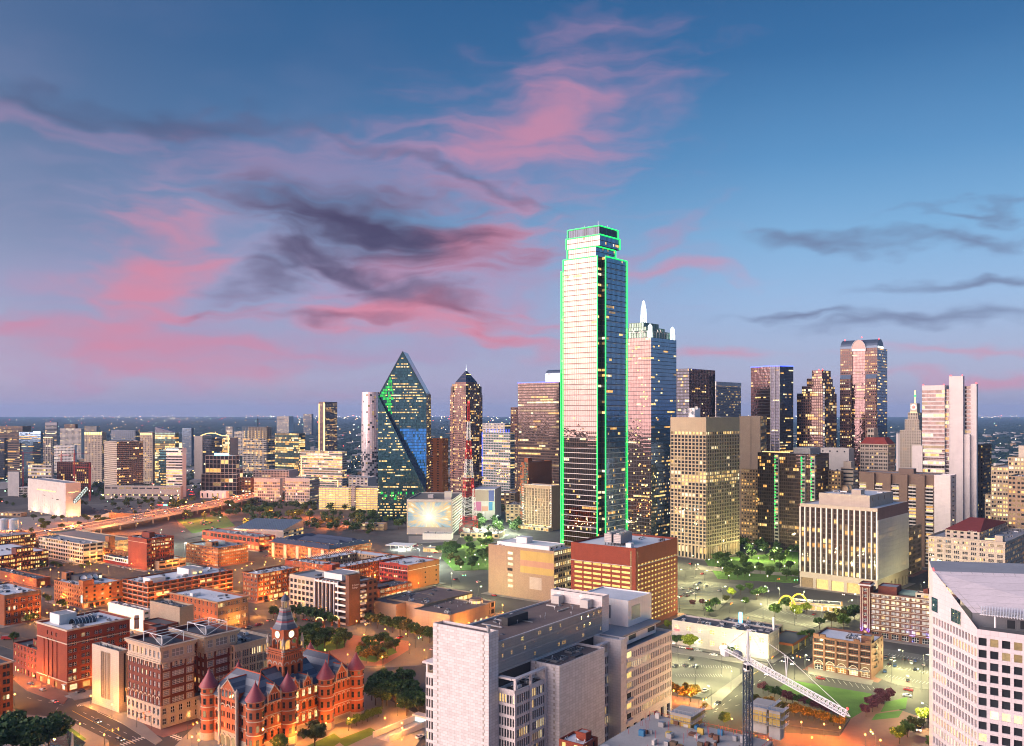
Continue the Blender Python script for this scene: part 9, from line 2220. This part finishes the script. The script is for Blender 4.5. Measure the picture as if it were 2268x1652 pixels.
def site():
    k=Bld('building_site','concrete building under construction with yellow formwork around two cores','building',(52,322),G1-90+90)
    zf=27
    k.block(-45,9,-40,6,0,zf,st(4,6,((.08,.84),),.1,.75,1,.05),st(4,6,((.08,.84),),.1,.75,1,.05),None,None,'concrete','concrete',0)
    def core(x,y,w,d,z1):
        k.m('core_wall','concrete').box(x,x+w,y,y+d,zf,z1)
        nx,ny=int(w/1.25),int(d/1.25);
        for face in 'LR':
            for i in range(ny if face=='L' else nx):
                for j in range(3):
                    k.pane((x-.22,y+(i+.5)*d/ny,z1-4.4+j*1.3) if face=='L' else (x+(i+.5)*w/nx,y-.22,z1-4.4+j*1.3),-pi/2 if face=='L' else 0,1.15,1.2,'plywood',name='form_panel')
        b=k.m('scaffold','steel')
        for zz in (z1-5.2,z1-2.4,z1+.4):
            b.box(x-1.5,x-.3,y-1.5,y+d+.8,zz-.08,zz,bottom=True);b.box(x-.3,x+w+.8,y-1.5,y-.3,zz-.09,zz-.01,bottom=True)
            for t in np.arange(0,d+1,1.6):b.bar((x-1.5,y-.8+t,zz),(x-1.5,y-.8+t,zz+1.2),.04)
            for t in np.arange(0,w+1,1.6):b.bar((x-.8+t,y-1.5,zz),(x-.8+t,y-1.5,zz+1.2),.04)
            b.bar((x-1.5,y-1.5,zz+1.2),(x-1.5,y+d+.8,zz+1.2),.04);b.bar((x-1.5,y-1.5,zz+1.2),(x+w+.8,y-1.5,zz+1.2),.04)
    q=k.local(*atd(1530,318));core(q[0],q[1],9,8,31.5);q=k.local(*atd(1698,312));core(q[0],q[1],10,7,36);q=k.local(*atd(1728,306));core(q[0],q[1],4,4,37)
    for i in range(60):
        x,y=random.uniform(-38,6),random.uniform(-37,3);w_,d_,h_=random.uniform(.8,2.6),random.uniform(.8,2.6),random.uniform(.6,2.4);k.box(random.choice(('crate','material_stack','water_tank','pallet')),random.choice(('plywood','steel','concrete','grey_metal','tarp_blue','concrete_pale','soil','brick_brown')),x,x+w_,y,y+d_,zf,zf+h_)
    b=k.m('guard_rail','red_metal')
    for t in np.arange(-44,9,2):b.bar((t,-39.8,zf),(t,-39.8,zf+1.2),.05)
    for t in np.arange(-39,6,2):b.bar((8.8,t,zf),(8.8,t,zf+1.2),.05)
    b.bar((8.8,-39.8,zf+1.2),(8.8,6,zf+1.2),.05);b.bar((-45,-39.8,zf+1.2),(8.8,-39.8,zf+1.2),.05)
    r=k.m('starter_bar','red_metal')
    for i in range(60):
        x,y=random.uniform(-40,8),random.uniform(-38,4);r.bar((x,y,zf),(x,y,zf+random.uniform(1.5,4)),.04)
    k.done()
site()
# ------------------------------------------------------------------ evening haze
t=bpy.data.materials.new('haze');t.use_nodes=True;nt_=t.node_tree;nt_.nodes.clear();o_=nt_.nodes.new('ShaderNodeOutputMaterial');v_=nt_.nodes.new('ShaderNodeVolumePrincipled');v_.inputs['Color'].default_value=(.36,.60,1.0,1);v_.inputs['Density'].default_value=3.2e-5;v_.inputs['Anisotropy'].default_value=.0;nt_.links.new(v_.outputs[0],o_.inputs['Volume'])
MATS['haze']=t;mb=MB();mb.box(-30200,30200,-800,25400,-1,318,bottom=True);tag(mb.build('haze','haze'),'thin blue evening haze over the whole city','haze',kind='stuff')
S.cycles.volume_bounces=0
